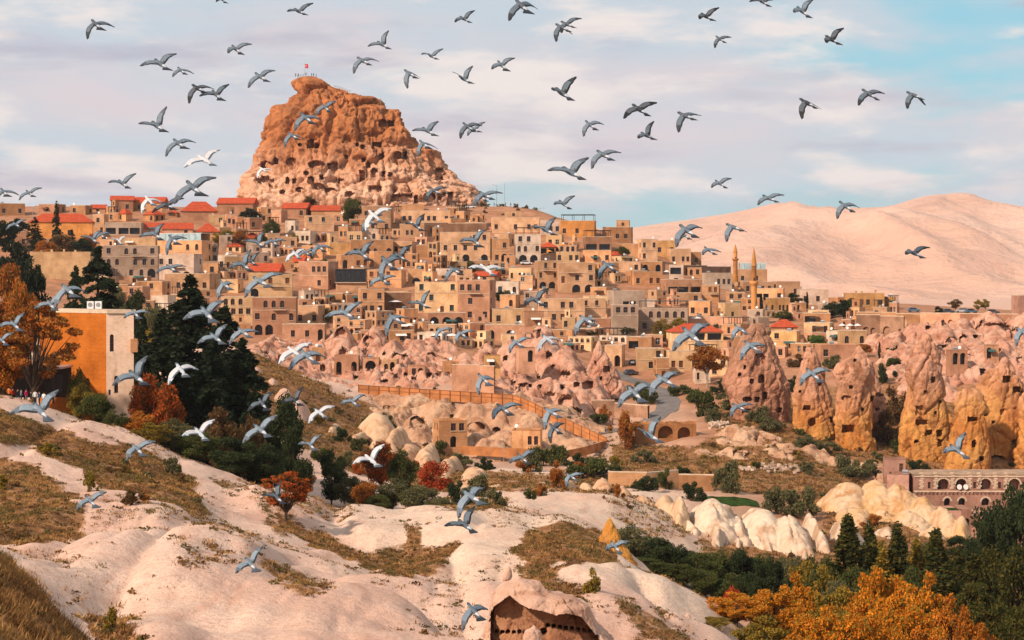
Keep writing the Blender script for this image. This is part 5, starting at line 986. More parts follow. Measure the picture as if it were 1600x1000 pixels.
# arcaded stone house at the right
def arcade_house():
    d = 392; k = d / F; x0, x1 = 1428, 1640; b = P(1534, 822, d); root = empty('arcaded_house', b); W = (x1 - x0) * k; H = (822 - 742) * k; m = MB(); st = MATS['rose_stone']
    X = lambda px: (px - x0) * k
    up = (822 - 765) * k; lo = (822 - 790) * k; hs = []
    for px, w in ((1474,18),(1502,17),(1540,19),(1585,18),(1618,18)): hs.append((X(px), up, 'A', w * k, 17 * k, 2.0))
    for px in (1452, 1523, 1562, 1600): hs.append((X(px), up + .25, 'r', 4.5 * k, 10 * k, .3))
    for px, w in ((1480,10),(1503,11),(1540,13),(1580,12)): hs.append((X(px), lo, 'A', w * k, 12 * k, 1.6))
    facade(m, (-W / 2, 0, 0), (1, 0, 0), (0, 1, 0), W, -4, H, hs); D_ = 9
    m.add([(-W/2, D_, -4), (-W/2, 0, -4), (-W/2, 0, H), (-W/2, D_, H)], [(0, 1, 2, 3)]); m.add([(W/2, 0, -4), (W/2, D_, -4), (W/2, D_, H), (W/2, 0, H)], [(0, 1, 2, 3)]); m.add([(W/2, D_, -4), (-W/2, D_, -4), (-W/2, D_, H), (W/2, D_, H)], [(0, 1, 2, 3)])
    m.build('wall', st, root)
    for h_ in hs:
        big = h_[2] == 'A' and h_[4] > 2
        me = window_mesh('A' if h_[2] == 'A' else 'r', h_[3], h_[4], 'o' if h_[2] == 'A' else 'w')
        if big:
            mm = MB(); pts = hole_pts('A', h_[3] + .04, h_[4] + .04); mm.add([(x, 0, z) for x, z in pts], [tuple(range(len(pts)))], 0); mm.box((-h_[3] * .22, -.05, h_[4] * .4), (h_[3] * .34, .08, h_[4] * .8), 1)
            me = mm.mesh('archway', [st, MATS['dark_glass_and_shade']])
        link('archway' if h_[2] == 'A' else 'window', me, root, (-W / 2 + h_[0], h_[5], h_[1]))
        if h_[2] == 'A':
            mm = MB(); r_ = h_[3] / 2; hs_ = h_[4] - r_; n = 9
            for i in range(n):
                a0, a1 = math.pi * i / n + .03, math.pi * (i + 1) / n - .03
                ps = [(r_ * math.cos(a), hs_ + r_ * math.sin(a)) for a in (a0, a1)] + [((r_ + .35) * math.cos(a), hs_ + (r_ + .35) * math.sin(a)) for a in (a1, a0)]
                mv = MB(); mv.add([(x, 0, z) for x, z in ps] + [(x, -.07, z) for x, z in ps], [(7, 6, 5, 4), (0, 1, 5, 4), (1, 2, 6, 5), (2, 3, 7, 6), (3, 0, 4, 7)])
                mv.build('arch_stone', MATS['trim_stone'], root, (-W / 2 + h_[0], 0, h_[1]))
    for px in (1440, 1462, 1488, 1515, 1530, 1555, 1572):      # pale quoins between the arches
        for i in range(9):
            mv = MB(); mv.box((X(px) - W / 2 + (.12 if i % 2 else -.12), -.03, up + .35 + i * .38), (.75, .08, .33)); mv.build('quoin', MATS['trim_stone'], root)
    for z, hgt, pr in ((up - .35, .28, .22), (H - .3, .3, .18)):
        mv = MB(); mv.box((0, -pr / 2, z), (W, pr, hgt)); mv.build('cornice', MATS['trim_stone'], root)
    for i in range(34):
        mv = MB(); mv.box((-W / 2 + W * (i + .5) / 34, -.2, up - .62), (.22, .36, .24)); mv.build('corbel', st, root)
    mv = MB(); mv.box((0, D_ / 2, H + .1), (W + .3, D_ + .2, .22)); mv.build('roof', MATS['roof_earth'], root)
    for px in (1498, 1508):
        mv = MB(); x = X(px) - W / 2; mv.tube([(x, -.35, up + .55), (x + .02, -.42, up + .58), (x + .03, -.5, up + .6)], [.05, .4, .55], 12); mv.tube([(x, -.3, up), (x, -.33, up + .55)], [.04, .04], 5); mv.build('satellite_dish', MATS['canvas_white'], root)
    tag(root, 'long rose stone house with two tiers of arches and white satellite dishes', 'house')
    # terrace in front
    t2 = empty('terrace', P(1500, 840, 383)); kk = 383 / F
    for i, (xa, xb, yt, ar) in enumerate(((1466, 1502, 798, None), (1502, 1518, 796, 1509), (1518, 1560, 803, None))):
        m = MB(); w = (xb - xa) * kk; h = (850 - yt) * kk; hs = [(w / 2, (850 - 826) * kk, 'A', 1.4, 2.1, 1.0)] if ar else []
        ox = (xa - 1500) * kk; facade(m, (ox, 0, -10 * kk), (1, 0, 0), (0, 1, 0), w - .02, -3, h, hs); m.add([(ox, 0, h - 10 * kk), (ox + w - .02, 0, h - 10 * kk), (ox + w - .02, 8, h - 10 * kk), (ox, 8, h - 10 * kk)], [(0, 1, 2, 3)]); m.build('terrace_wall', st, t2)
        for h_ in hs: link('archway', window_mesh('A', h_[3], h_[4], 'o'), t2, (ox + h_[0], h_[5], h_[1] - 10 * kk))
    m = MB(); m.box(((1484 - 1500) * kk, 2, (840 - 797) * kk), (30 * kk, 3.2, .1)); m.build('lawn', MATS['grass_green'], t2); tag(t2, 'rose stone garden terrace with small lawn below the arcaded house', 'terrace')
    house(1382, 718, 1420, 742, 'pink', ('..d',), yaw=-.15, dist=398, label='small stone hut on the slope beside the arcaded house', trim=False, wmat=st)
    house(1388, 742, 1430, 768, 'pink', ('...',), yaw=-.3, dist=392, label='broken stone annex at the end of the arcaded house', trim=False, wmat=st)
arcade_house()
house(1588,462,1625,494,'brown',('..',),yaw=0.1,dr=(560,720),label='reddish stone tower block beside the car park',wmat=MATS['rose_stone'])

# road bend
def ribbon(name, pts, w, mat, kind='structure', dr=(400, 700), lift=0.10):
    P3 = [];
    for (x, y) in pts: d = depth_at(x, y, *dr); P3.append(Vector(((x - 800) / F * d, d, 0)))
    dense = []
    for i in range(len(P3) - 1):
        for t_ in np.linspace(0, 1, 14, endpoint=False): dense.append(P3[i].lerp(P3[i + 1], t_))
    dense.append(P3[-1]); V = []; n = len(dense)
    for i, p in enumerate(dense):
        t_ = (dense[min(i + 3, n - 1)] - dense[max(i - 3, 0)]).normalized(); s_ = Vector((-t_.y, t_.x, 0))
        for c_ in np.linspace(-1, 1, 7):
            p2 = p + s_ * c_ * w / 2; V.append((p2.x, p2.y, float(ground_z(p2.x, p2.y)) + lift))
    o = link(name, np_mesh(name, V, grid_faces(n, 7), MATS[mat])); tag(o, kind=kind); return o
ribbon('road', [(935,676),(985,668),(1022,656),(1042,642),(1046,628),(1030,612),(1000,598),(968,588),(950,580)], 6.0, 'asphalt', dr=(430, 560))
o = ribbon('field', [(1108,782),(1150,784),(1185,787)], 6.0, 'grass_green', dr=(335, 372), lift=0.08)

# dark glass pavilion
gp = empty('glass_pavilion', P(548, 441, depth_at(548, 456, 478, 900) - 0.5)); kk = gp.location.y / F; W = 48 * kk; H = 20 * kk
for i in range(6):
    m = MB(); m.box((-W / 2 + W * (i + .5) / 6, 0, H * .48), (W / 6 - .08, .1, H * .9)); m.build('glass_pane', MATS['dark_glass_and_shade'], gp)
m = MB(); m.box((0, 2.5, H + .1), (W + .3, 5.6, .25)); m.build('roof', MATS['metal_dark'], gp); m = MB(); m.box((0, 5, H / 2 - 1), (W, .2, H + 2)); m.build('back_wall', MATS['wall_tan'], gp)
m = MB(); m.box((0, 2.4, -.1), (W + .2, 5.2, .24)); m.build('floor_slab', MATS['trim_stone'], gp)
for s_ in (-1, 1): m = MB(); m.box((s_ * (W / 2 - .1), 2.4, H / 2), (.12, 4.8, H)); m.build('side_wall', MATS['dark_glass_and_shade'], gp)
tag(gp, 'dark glass box pavilion with flat roof set on a stone base', 'pavilion')

# parasols
def parasol(px, py, d, wpx, mat, label, sq=False):
    k = d / F; r = wpx / 2 * k; b = P(px, py, d); root = empty('parasol', b)
    m = MB(); m.tube([(0, 0, -1), (0, 0, 2.6)], [.04, .04], 6); m.build('pole', MATS['metal_grey'], root)
    m = MB(); m.lathe([(r, 2.15), (r * .97, 2.2), (r * .5, 2.5), (.06, 2.75)], n=8); m.build('canopy', MATS[mat], root)
    m = MB(); m.lathe([(.3, -.9), (.3, -.8), (.05, -.75)], n=8); m.build('base', MATS['metal_grey'], root); tag(root, label, 'parasol', 'parasols on the terraces')
for i, (px, py, w, mat, lb) in enumerate([(879,392,17,'canvas_orange','wide orange parasol on the restaurant terrace by the red pavilion'),(640,520,14,'canvas_white','white parasol over a terrace among the cave rocks'),(683,536,22,'canvas_white','large white parasol above the small cave house'),(706,536,22,'canvas_white','large white parasol above the small cave house'),
  (617,482,22,'canvas_white','white parasol by the rubble wall'),(1316,520,12,'canvas_white','white parasol on the cream terrace house'),(1328,520,12,'canvas_white','white parasol on the cream terrace house'),(1340,520,12,'canvas_white','white parasol on the cream terrace house'),(1088,508,18,'canvas_white','white parasol beside the pergola hotel'),(858,402,10,'canvas_orange','small orange parasol by the red-roofed pavilion'),(1042,434,10,'canvas_white','small white parasol on an upper terrace')]):
    parasol(px, py, depth_at(px, py + 6, 478, 900) - 1.5, w, mat, lb)

# lamps, poles, masts, flag
def pole(px, y0, y1, d, label, arm=0.0, rpx=0.5, cat='lamp post', name='street_lamp', double=False):
    k = d / F; H = (y1 - y0) * k; b = P(px, y1, d); root = empty(name, b); m = MB(); m.tube([(0, 0, -1.5), (0, 0, H)], [rpx * k * 1.2, rpx * k * .8], 6); m.build('post', MATS['metal_grey'], root)
    for s_ in ((-1, 1) if double else (1,)):
        if arm:
            m = MB(); m.tube([(0, 0, H - .05), (s_ * arm * k * .5, 0, H + .25), (s_ * arm * k, 0, H + .3)], [rpx * k * .6] * 3, 5); m.build('arm', MATS['metal_grey'], root)
            m = MB(); m.box((s_ * arm * k, 0, H + .22), (.8, .3, .14)); m.build('lamp_head', MATS['metal_grey'], root)
    tag(root, label, cat)
pole(788.5, 287, 322, 828, 'tall thin mast on the ridge beside the castle', 0, .35, 'mast', 'mast')
pole(776, 290, 321, 828, 'single-arm street lamp on the castle road', -6, .4); pole(843, 326, 345, 815, 'double-arm street lamp on the brow above the houses', 7, .4, double=True)
pole(51, 322, 358, 760, 'street lamp beside the orange hotel', 5, .5); pole(787, 677, 712, 409, 'thin dark pole standing in the fenced yard', 0, .4, 'pole', 'utility_pole')
pole(9.5, 360, 395, 700, 'grey lamp post among the spruces at the town edge', 4, .5); pole(500, 305, 340, 812, 'thin lamp post at the castle foot by the round green tree', 4, .35)
pole(1162, 600, 632, 470, 'slim street lamp by the road bend', 5, .4); pole(595, 153, 174, 862, 'thin antenna on the castle shoulder', 0, .25, 'antenna', 'antenna')
for i, (px, y0, y1) in enumerate([(1515,302,314),(1508,306,314),(1526,306,315),(1478,305,321)]): pole(px, y0, y1, 9350, ['tallest radio mast on the crest of the far hill', 'short radio mast on the far hill beside the tallest', 'second short radio mast on the far hill crest', 'lone thin mast on the shoulder of the far hill'][i], 0, .35, 'mast', 'radio_mast')
fl = empty('flag', castle_top(472.5) - Vector((0, 0, .3))); kk = 866 / F; m = MB(); m.tube([(0, 0, -2), (0, 0, 21 * kk)], [.09, .06], 6); m.build('pole', MATS['metal_grey'], fl)
m = MB(); W, H = 5.2 * kk, 6.4 * kk; nx = 8; vv = []
for s_ in (-.02, .02):
    for i in range(nx + 1):
        for j in range(2): vv.append((W * i / nx, .16 * math.sin(i * 1.1) * (i / nx) + s_, 20.5 * kk - H * j - .1 * i / nx))
o_ = (nx + 1) * 2
m.add(vv, [(i * 2, i * 2 + 1, i * 2 + 3, i * 2 + 2) for i in range(nx)] + [(o_ + i * 2, o_ + i * 2 + 2, o_ + i * 2 + 3, o_ + i * 2 + 1) for i in range(nx)]); cl = m.build('cloth', MATS['flag_red'], fl)
m = MB(); pts = []; 
for i in range(13): a = math.radians(50 + 260 * i / 12); pts.append((W * .40 + .36 * math.cos(a), -.13, 20.5 * kk - H * .5 + .36 * math.sin(a)))
for i in range(13): a = math.radians(305 - 250 * i / 12); pts.append((W * .40 + .1 + .28 * math.cos(a), -.13, 20.5 * kk - H * .5 + .28 * math.sin(a)))
m.add(pts, [(i, i + 1, 24 - i, 25 - i) for i in range(12)]); m.build('crescent', MATS['paint_white'], cl)
m = MB(); pts = [(W * .40 + .42 + (.15 if i % 2 == 0 else .06) * math.cos(math.pi * i / 5), -.13, 20.5 * kk - H * .5 + (.15 if i % 2 == 0 else .06) * math.sin(math.pi * i / 5)) for i in range(10)]; m.add(pts, [tuple(range(10))]); m.build('star', MATS['paint_white'], cl)
tag(fl, 'red flag with white crescent and star on the castle summit', 'flag')
# railings on the castle top
def railing(pts, label):
    P3 = [castle_top(p[0]) for p in pts]; root = empty('railing', P3[0])
    for a, b in zip(P3, P3[1:]):
        n = max(2, int((b - a).length / 1.6))
        for i in range(n): m = MB(); p = a.lerp(b, i / n) - P3[0]; m.tube([p + Vector((0, 0, -1.2)), p + Vector((0, 0, 1.1))], [.06, .06], 4); m.build('post', MATS['metal_dark'], root)
        for z in (.6, 1.08): m = MB(); m.tube([a - P3[0] + Vector((0, 0, z)), b - P3[0] + Vector((0, 0, z))], [.04, .04], 4); m.build('rail', MATS['metal_dark'], root)
    tag(root, label, 'railing')
railing([(460,122,862),(465,121,860),(470,121,860),(477,122,862)], 'iron railing round the castle summit platform'); railing([(518,131,868),(526,0,0),(535,0,0),(545,137,868)], 'iron railing along the castle top path')
# cars
def car(px, py, d, rz, mat, label, g='cars parked in the town'):
    root = empty('parked_car', P(px, py, d), rz); m = MB()
    prof = [(-2.05,.35),(2.05,.35),(2.1,.6),(1.95,.85),(1.0,.98),(-1.95,1.0),(-2.1,.7)]
    n = len(prof); vs_ = [(x, y, z) for y, t_ in ((-.85, 1), (.85, 1)) for x, z in prof]; m.add(vs_, [tuple(range(n)), tuple(range(2 * n - 1, n - 1, -1))] + [(i, n + i, n + (i + 1) % n, (i + 1) % n) for i in range(n)]); m.build('body', MATS[mat], root)
    m = MB(); a = [(-1.75, 1.0), (1.0, .99), (.35, 1.45), (-1.35, 1.47)]; vs_ = [(x, s_ * (.8 if z < 1.2 else .66), z) for s_ in (-1, 1) for x, z in a]; m.add(vs_, [(0, 1, 2, 3), (7, 6, 5, 4), (1, 5, 6, 2), (0, 3, 7, 4)]); cb = m.build('windows', MATS['dark_glass_and_shade'], root)
    m = MB(); m.box((-.5, 0, 1.49), (1.75, 1.36, .06)); m.build('roof', MATS[mat], root)
    for x in (-1.3, 1.3):
        for y in (-.82, .82): m = MB(); m.tube([(x, y - .1, .33), (x, y + .1, .33)], [.33, .33], 10); w_ = m.build('wheel', MATS['metal_dark'], root)
    for y in (-.6, .6): m = MB(); m.box((2.08, y, .7), (.06, .35, .16)); m.build('headlight', MATS['canvas_white'], root)
    tag(root, label, 'car', g)
plain('car_white', (.72, .72, .72), .3, .5); plain('car_dark', (.05, .06, .08), .3, .5); plain('car_silver', (.42, .45, .48), .3, .5); plain('car_red', (.4, .03, .03), .3, .5); plain('car_blue', (.06, .14, .22), .3, .5)
for px, py, rz, mt, lb in [(735,325,0.2,'car_white','white car parked on the road below the castle'),(750,344,3.0,'car_white','white car on the bend under the grassy bank'),(748,415,0.1,'car_white','white van-like car beside the arched houses'),(768,416,0.05,'car_silver','silver car parked next to the white one by the arches'),(822,413,0.2,'car_white','pale car under the pale pergola house'),(528,343,0.3,'car_silver','silver car near the round green tree'),
  (938,489,0.1,'car_silver','silver car in the lane by the cream houses'),(986,585,0.5,'car_dark','dark car parked at the bend by the cone rock'),(990,570,1.2,'car_dark','dark car in the shade of the lower houses'),(122,417,0.3,'car_silver','silver car behind the cream building'),
  (1428,487,0.0,'car_blue','blue car on the clifftop car park'),(1482,489,0.05,'car_dark','dark car on the clifftop car park'),(1502,488,3.1,'car_silver','silver car on the clifftop car park'),(1518,489,0.1,'car_blue','second blue car on the clifftop car park'),(1552,490,0,'car_dark','black car near the reddish tower')]:
    d = depth_at(px, py + 0.5, 478, 900); p = on_ground(px, d); car(px, HY - p.z / d * F, d, rz, mt, lb)
# rubble heaps
def rubble(px0, px1, py, dr, n, label, mat, spread=4.0, sz=(.25, .8)):
    root = empty('rubble_heap', on_ground((px0 + px1) / 2, depth_at((px0 + px1) / 2, py, *dr))); q_ = random.Random(px0); b = root.location
    for i in range(n):
        d = b.y + q_.gauss(0, spread * .5); px = q_.uniform(px0, px1); p = on_ground(px, d); s_ = q_.uniform(*sz); m = MB()
        V = [Vector((q_.uniform(.3, .6) * sx * s_, q_.uniform(.3, .6) * sy_ * s_, q_.uniform(.25, .5) * sz_ * s_)) for sz_ in (-1, 1) for sx, sy_ in ((-1, -1), (1, -1), (1, 1), (-1, 1))]
        o_ = p - b + Vector((0, 0, s_ * .2 + q_.random() * .5)); m.add([v + o_ for v in V], [(3, 2, 1, 0), (4, 5, 6, 7), (0, 1, 5, 4), (1, 2, 6, 5), (2, 3, 7, 6), (3, 0, 4, 7)]); m.build('stone', MATS[mat], root)
    tag(root, label, 'rubble')
rubble(1188, 1255, 733, (360, 420), 110, 'heap of pale broken stone on the brown slope', 'wall_grey'); rubble(1108, 1142, 665, (420, 470), 60, 'spill of pale rubble beside the road', 'wall_white')
rubble(1145, 1180, 735, (360, 410), 30, 'stacked loose stones by the small cave', 'wall_white', 2.0)

# ------------------------------------------------------------------ plants
leaf_mat('needles_dark', (0.008, 0.016, 0.008), (0.022, 0.036, 0.014)); leaf_mat('needles_mid', (0.012, 0.022, 0.010), (0.030, 0.046, 0.018))
leaf_mat('leaf_orange', (0.34, 0.10, 0.010), (0.66, 0.22, 0.02), (0.16, 0.09, 0.015)); leaf_mat('leaf_rust', (0.20, 0.052, 0.010), (0.46, 0.13, 0.018), (0.30, 0.16, 0.03))
leaf_mat('leaf_red', (0.32, 0.035, 0.010), (0.60, 0.085, 0.02), (0.14, 0.05, 0.012)); leaf_mat('leaf_flame', (0.34, 0.055, 0.010), (0.62, 0.14, 0.02), (0.06, 0.055, 0.012))
leaf_mat('leaf_gold', (0.20, 0.13, 0.016), (0.42, 0.26, 0.03), (0.10, 0.10, 0.02)); leaf_mat('leaf_goldorange', (0.42, 0.13, 0.010), (0.80, 0.29, 0.018), (0.22, 0.16, 0.018))
leaf_mat('leaf_green', (0.028, 0.046, 0.012), (0.075, 0.10, 0.024), (0.10, 0.09, 0.02)); leaf_mat('leaf_olive', (0.055, 0.065, 0.026), (0.15, 0.155, 0.068), (0.16, 0.13, 0.05))
leaf_mat('leaf_darkgreen', (0.014, 0.026, 0.008), (0.046, 0.062, 0.018)); leaf_mat('leaf_poplar', (0.016, 0.026, 0.006), (0.05, 0.06, 0.012), (0.11, 0.085, 0.014)); leaf_mat('leaf_bright', (0.05, 0.11, 0.015), (0.11, 0.19, 0.03))
leaf_mat('dry_grass', (0.15, 0.07, 0.024), (0.48, 0.27, 0.09), (0.17, 0.12, 0.036)); leaf_mat('cushion', (0.085, 0.042, 0.018), (0.26, 0.14, 0.045), (0.10, 0.085, 0.025)); leaf_mat('leaf_brown', (0.09, 0.04, 0.018), (0.20, 0.09, 0.03), (0.10, 0.08, 0.03))
plain('bark', (0.09, 0.06, 0.04), 0.95, 0.1, 0, 0.4, 2.0); plain('bark_pale', (0.34, 0.27, 0.21), 0.9, 0.1, 0, 0.3, 2.0)
def leaf_quads(C, size, var, rs, flat=0.0, aspect=1.6, droop=None):
    """C: centres (n,3); one leaf-clump face each"""
    n = len(C); a = rs.normal(size=(n, 3)); a /= np.linalg.norm(a, axis=1)[:, None] + 1e-9
    if flat: a[:, 2] *= (1 - flat); a /= np.linalg.norm(a, axis=1)[:, None] + 1e-9
    b = np.cross(a, rs.normal(size=(n, 3))); b /= np.linalg.norm(b, axis=1)[:, None] + 1e-9
    s1 = (size * rs.uniform(.6, 1.3, n))[:, None]; s2 = s1 / aspect
    k = rs.uniform(.15, .5, (n, 1))
    V = np.stack([C - a * s1, C - a * s1 * k + b * s2, C + a * s1, C + a * s1 * k - b * s2], 1).reshape(-1, 3)
    Fq = np.arange(4 * n).reshape(n, 4); col = np.repeat(np.stack([var, rs.uniform(0, 1, n), var * 0, var * 0 + 1], 1), 4, 0)
    return V, Fq, col
def clump_points(cl, n, rs, shell=0.55):
    """points through a set of ellipsoid clumps (x,y,z,rx,ry,rz), denser near their skin"""
    cl = np.array(cl, float); w = (cl[:, 3] * cl[:, 4] * cl[:, 5]) ** (2 / 3.); idx = rs.choice(len(cl), n, p=w / w.sum())
    d = rs.normal(size=(n, 3)); d /= np.linalg.norm(d, axis=1)[:, None]; r = shell + (1 - shell) * rs.rand(n) ** .7; r *= rs.uniform(.8, 1.08, n)
    pts = cl[idx, :3] + d * cl[idx, 3:] * r[:, None]; tone = rs.rand(len(cl))[idx]
    return pts, np.clip(0.55 * tone + 0.45 * rs.rand(n), 0, 1)
def round_tree(H, Rw, n, size, seed, mat, trunk=0.22, bark='bark', squash=1.0, nclump=26, low=0.12, cs=(.24, .42)):
    """unit-free tree of height H and crown radius Rw: (trunk mesh, crown mesh)"""
    rs = np.random.RandomState(seed); q_ = random.Random(seed); m = MB(); cb = H * trunk; cl = []; cz = cb + (H - cb) * .5; chh = (H - cb) * .5
    m.tube([(0, 0, -.5), (q_.uniform(-.1, .1), q_.uniform(-.1, .1), cb), (q_.uniform(-.2, .2), q_.uniform(-.2, .2), H * .75)], [H * .026 + .03, H * .02 + .02, H * .006], 7)
    for i in range(nclump):
        u = q_.uniform(-1, 1); th = q_.uniform(0, 2 * math.pi); rr_ = math.sqrt(max(0, 1 - u * u)) * q_.uniform(.35, .92)
        zf = u * q_.uniform(.5, .95)
        c = Vector((math.cos(th) * rr_ * Rw, math.sin(th) * rr_ * Rw, cz + zf * chh)); s_ = q_.uniform(*cs)
        cl.append((*c, s_ * Rw, s_ * Rw, s_ * chh * .8 * squash))
        if i % 2 == 0: m.tube([(0, 0, cb * q_.uniform(.6, 1.0)), (c.x * .45, c.y * .45, (cb + c.z) / 2), tuple(c)], [H * .010 + .01, H * .007 + .008, .01], 5)
    pts, tone = clump_points(cl, n, rs, .35); pts[:, 2] = np.maximum(pts[:, 2], low * H)
    V, Fq, col = leaf_quads(pts, np.full(n, size), tone, rs)
    return m.mesh('trunk', MATS[bark]), np_mesh('crown', V, Fq, MATS[mat], False, col)
def conifer(H, Rw, n, size, seed, mat, trunk=0.08, gap=0.3, power=0.85):
    rs = np.random.RandomState(seed); m = MB(); m.tube([(0, 0, -.5), (0, 0, H * .5), (0, 0, H * .97)], [H * .018 + .04, H * .012 + .02, .015], 7)
    nb = int(70 + H * 3); t = np.sort(rs.rand(nb)) ** .9; th = rs.rand(nb) * 2 * np.pi; L_ = Rw * (1 - t) ** power * rs.uniform(.65, 1.15, nb) + .15; z0 = H * (trunk + (1 - trunk) * t)
    for i in range(0, nb, 3): m.tube([(0, 0, z0[i]), (math.cos(th[i]) * L_[i] * .9, math.sin(th[i]) * L_[i] * .9, z0[i] - L_[i] * .16)], [.05, .01], 4, 0, False)
    w = L_ / L_.sum(); idx = rs.choice(nb, n, p=w); u = rs.rand(n) ** .65; rad = L_[idx] * u
    sx = rs.normal(size=n) * .16 * L_[idx] * (1.1 - u * .6); zz_ = z0[idx] + .10 * L_[idx] - .30 * L_[idx] * u ** 2 + rs.normal(size=n) * (.05 * L_[idx] + .05)
    ct, st = np.cos(th[idx]), np.sin(th[idx]); C = np.stack([ct * rad - st * sx, st * rad + ct * sx, zz_], 1)
    tone = np.clip(.5 * rs.rand(nb)[idx] + .35 * u + .2 * rs.rand(n), 0, 1); V, Fq, col = leaf_quads(C, np.full(n, size), tone, rs, .5, 2.2)
    return m.mesh('trunk', MATS['bark']), np_mesh('crown', V, Fq, MATS[mat], False, col)
def poplar(H, Rw, n, size, seed, mat):
    rs = np.random.RandomState(seed); q_ = random.Random(seed); m = MB(); m.tube([(0, 0, -.5), (0, 0, H * .6), (.1, 0, H * .96)], [H * .016 + .03, H * .01 + .01, .01], 6); cl = []
    for i in range(64):
        t_ = q_.random(); r_ = Rw * min(1, .25 + 1.7 * t_) * (1 - t_ ** 3.0) * q_.uniform(.2, .75); th = q_.uniform(0, 6.28); cl.append((math.cos(th) * r_, math.sin(th) * r_, H * (.07 + .9 * t_), Rw * q_.uniform(.18, .32), Rw * q_.uniform(.18, .32), H * q_.uniform(.07, .14)))
        if i % 3 == 0: m.tube([(0, 0, H * .8 * t_), (cl[-1][0], cl[-1][1], cl[-1][2])], [.05, .01], 4)
    pts, tone = clump_points(cl, n, rs, .3); V, Fq, col = leaf_quads(pts, np.full(n, size), tone, rs, 0, 1.5)
    return m.mesh('trunk', MATS['bark']), np_mesh('crown', V, Fq, MATS[mat], False, col)
def shrub(Rw, H, n, size, seed, mat):
    rs = np.random.RandomState(seed); q_ = random.Random(seed); cl = []; m = MB()
    for i in range(15):
        th = q_.uniform(0, 6.28); r_ = Rw * q_.uniform(0, .95); z = H * q_.uniform(.1, .9) * (1 - .45 * (r_ / Rw)); s_ = q_.uniform(.14, .38); cl.append((math.cos(th) * r_, math.sin(th) * r_, z, s_ * Rw, s_ * Rw, s_ * H * .7))
        if i < 7: m.tube([(math.cos(th) * .08 * Rw, math.sin(th) * .08 * Rw, -.3), (math.cos(th) * r_ * .5, math.sin(th) * r_ * .5, z * .6), cl[-1][:3]], [.02 * Rw + .01, .015 * Rw, .005], 4)
    pts, tone = clump_points(cl, n, rs, .3); pts[:, 2] = np.maximum(pts[:, 2], 0); V, Fq, col = leaf_quads(pts, np.full(n, size), tone, rs)
    return m.mesh('stem', MATS['bark']), np_mesh('foliage', V, Fq, MATS[mat], False, col)
PROTO = {}
def proto(kind, mat, var):
    key = (kind, mat, var)
    if key in PROTO: return PROTO[key]
    sd = var * 13 + len(mat) * 7 + sum(map(ord, mat)) % 50
    if kind == 'conifer': r = conifer(20, 6.0, 15000, .36, sd, mat, .04, .3, .75)
    elif kind == 'spruce': r = conifer(12, 2.6, 3200, .26, sd, mat, .05, .3, .9)
    elif kind == 'pine': r = round_tree(10, 4.2, 8000, .28, sd, mat, .12, 'bark', .9, 42)
    elif kind == 'tree': r = round_tree(10, 4.6, 9500, .22, sd, mat, .08, 'bark', 1.0, 38)
    elif kind == 'bigtree': r = round_tree(12, 6.0, 15000, .19, sd, mat, .14, 'bark', 1.0, 64, cs=(.13, .25))
    elif kind == 'airytree': r = round_tree(12, 6.0, 9000, .19, sd, mat, .22, 'bark', .8, 54, cs=(.11, .22))
    elif kind == 'roadtree': r = round_tree(10, 4.8, 4200, .26, sd, mat, .36, 'bark_pale')
    elif kind == 'poplar': r = poplar(10, 1.5, 7000, .17, sd, mat)
    elif kind == 'cypress': r = poplar(10, 1.15, 1800, .2, sd, mat)
    elif kind == 'shrub': r = shrub(1.0, 1.5, 1500, .085, sd, mat)
    elif kind == 'bush': r = shrub(1.0, 1.35, 3600, .055, sd, mat)
    elif kind == 'smallshrub': r = shrub(1.0, 1.3, 420, .13, sd, mat)
    PROTO[key] = r; return r
HT = dict(conifer=20, spruce=12, pine=10, tree=10, bigtree=12, airytree=12, roadtree=10, poplar=10, cypress=10, shrub=1.5, bush=1.35, smallshrub=1.3)
RT = dict(conifer=6.0, spruce=2.6, pine=4.2, tree=4.6, bigtree=6.0, airytree=6.0, roadtree=4.8, poplar=1.5, cypress=1.15, shrub=1.0, bush=1.0, smallshrub=1.0)
NAMES = dict(conifer='conifer_tree', spruce='spruce_tree', pine='pine_tree', tree='autumn_tree', bigtree='autumn_tree', airytree='autumn_tree', roadtree='autumn_tree', poplar='poplar_tree', cypress='cypress_tree', shrub='shrub', bush='shrub', smallshrub='shrub')
vi = [0]
def plant(kind, mat, px, ybase, hpx, wpx, d, label, group=None, name=None, snap=True, nvar=3):
    """hpx, wpx: height and crown width in photo pixels at distance d"""
    vi[0] += 1; k = d / F; pr = proto(kind, mat, vi[0] % nvar)
    if ybase is None: b = on_ground(px, d, .1)
    else: b = P(px, ybase, d)
    if snap and ybase is not None:
        g = float(ground_z(b.x, b.y)); hpx = hpx + (b.z - g) / k * -1 if False else hpx; b.z = g - .1
    root = empty(name or NAMES[kind], b, (vi[0] * 2.39) % 6.28); sz = hpx * k / HT[kind]; sx = wpx * k / 2 / RT[kind]
    isb = kind in ('shrub', 'bush', 'smallshrub')
    for nm, me in zip(('stem', 'foliage') if isb else ('trunk', 'crown'), pr):
        o = link(nm, me, root); o.scale = (sx, sx, sz)
    tag(root, label, 'shrub' if isb else 'tree', group); return root
def plant_top(kind, mat, px, ytop, wpx, d, label, **kw):
    """tree whose top reaches row ytop, standing on the ground at distance d"""
    b = on_ground(px, d); yb = HY - b.z / d * F; return plant(kind, mat, px, None, yb - ytop, wpx, d, label, **kw)
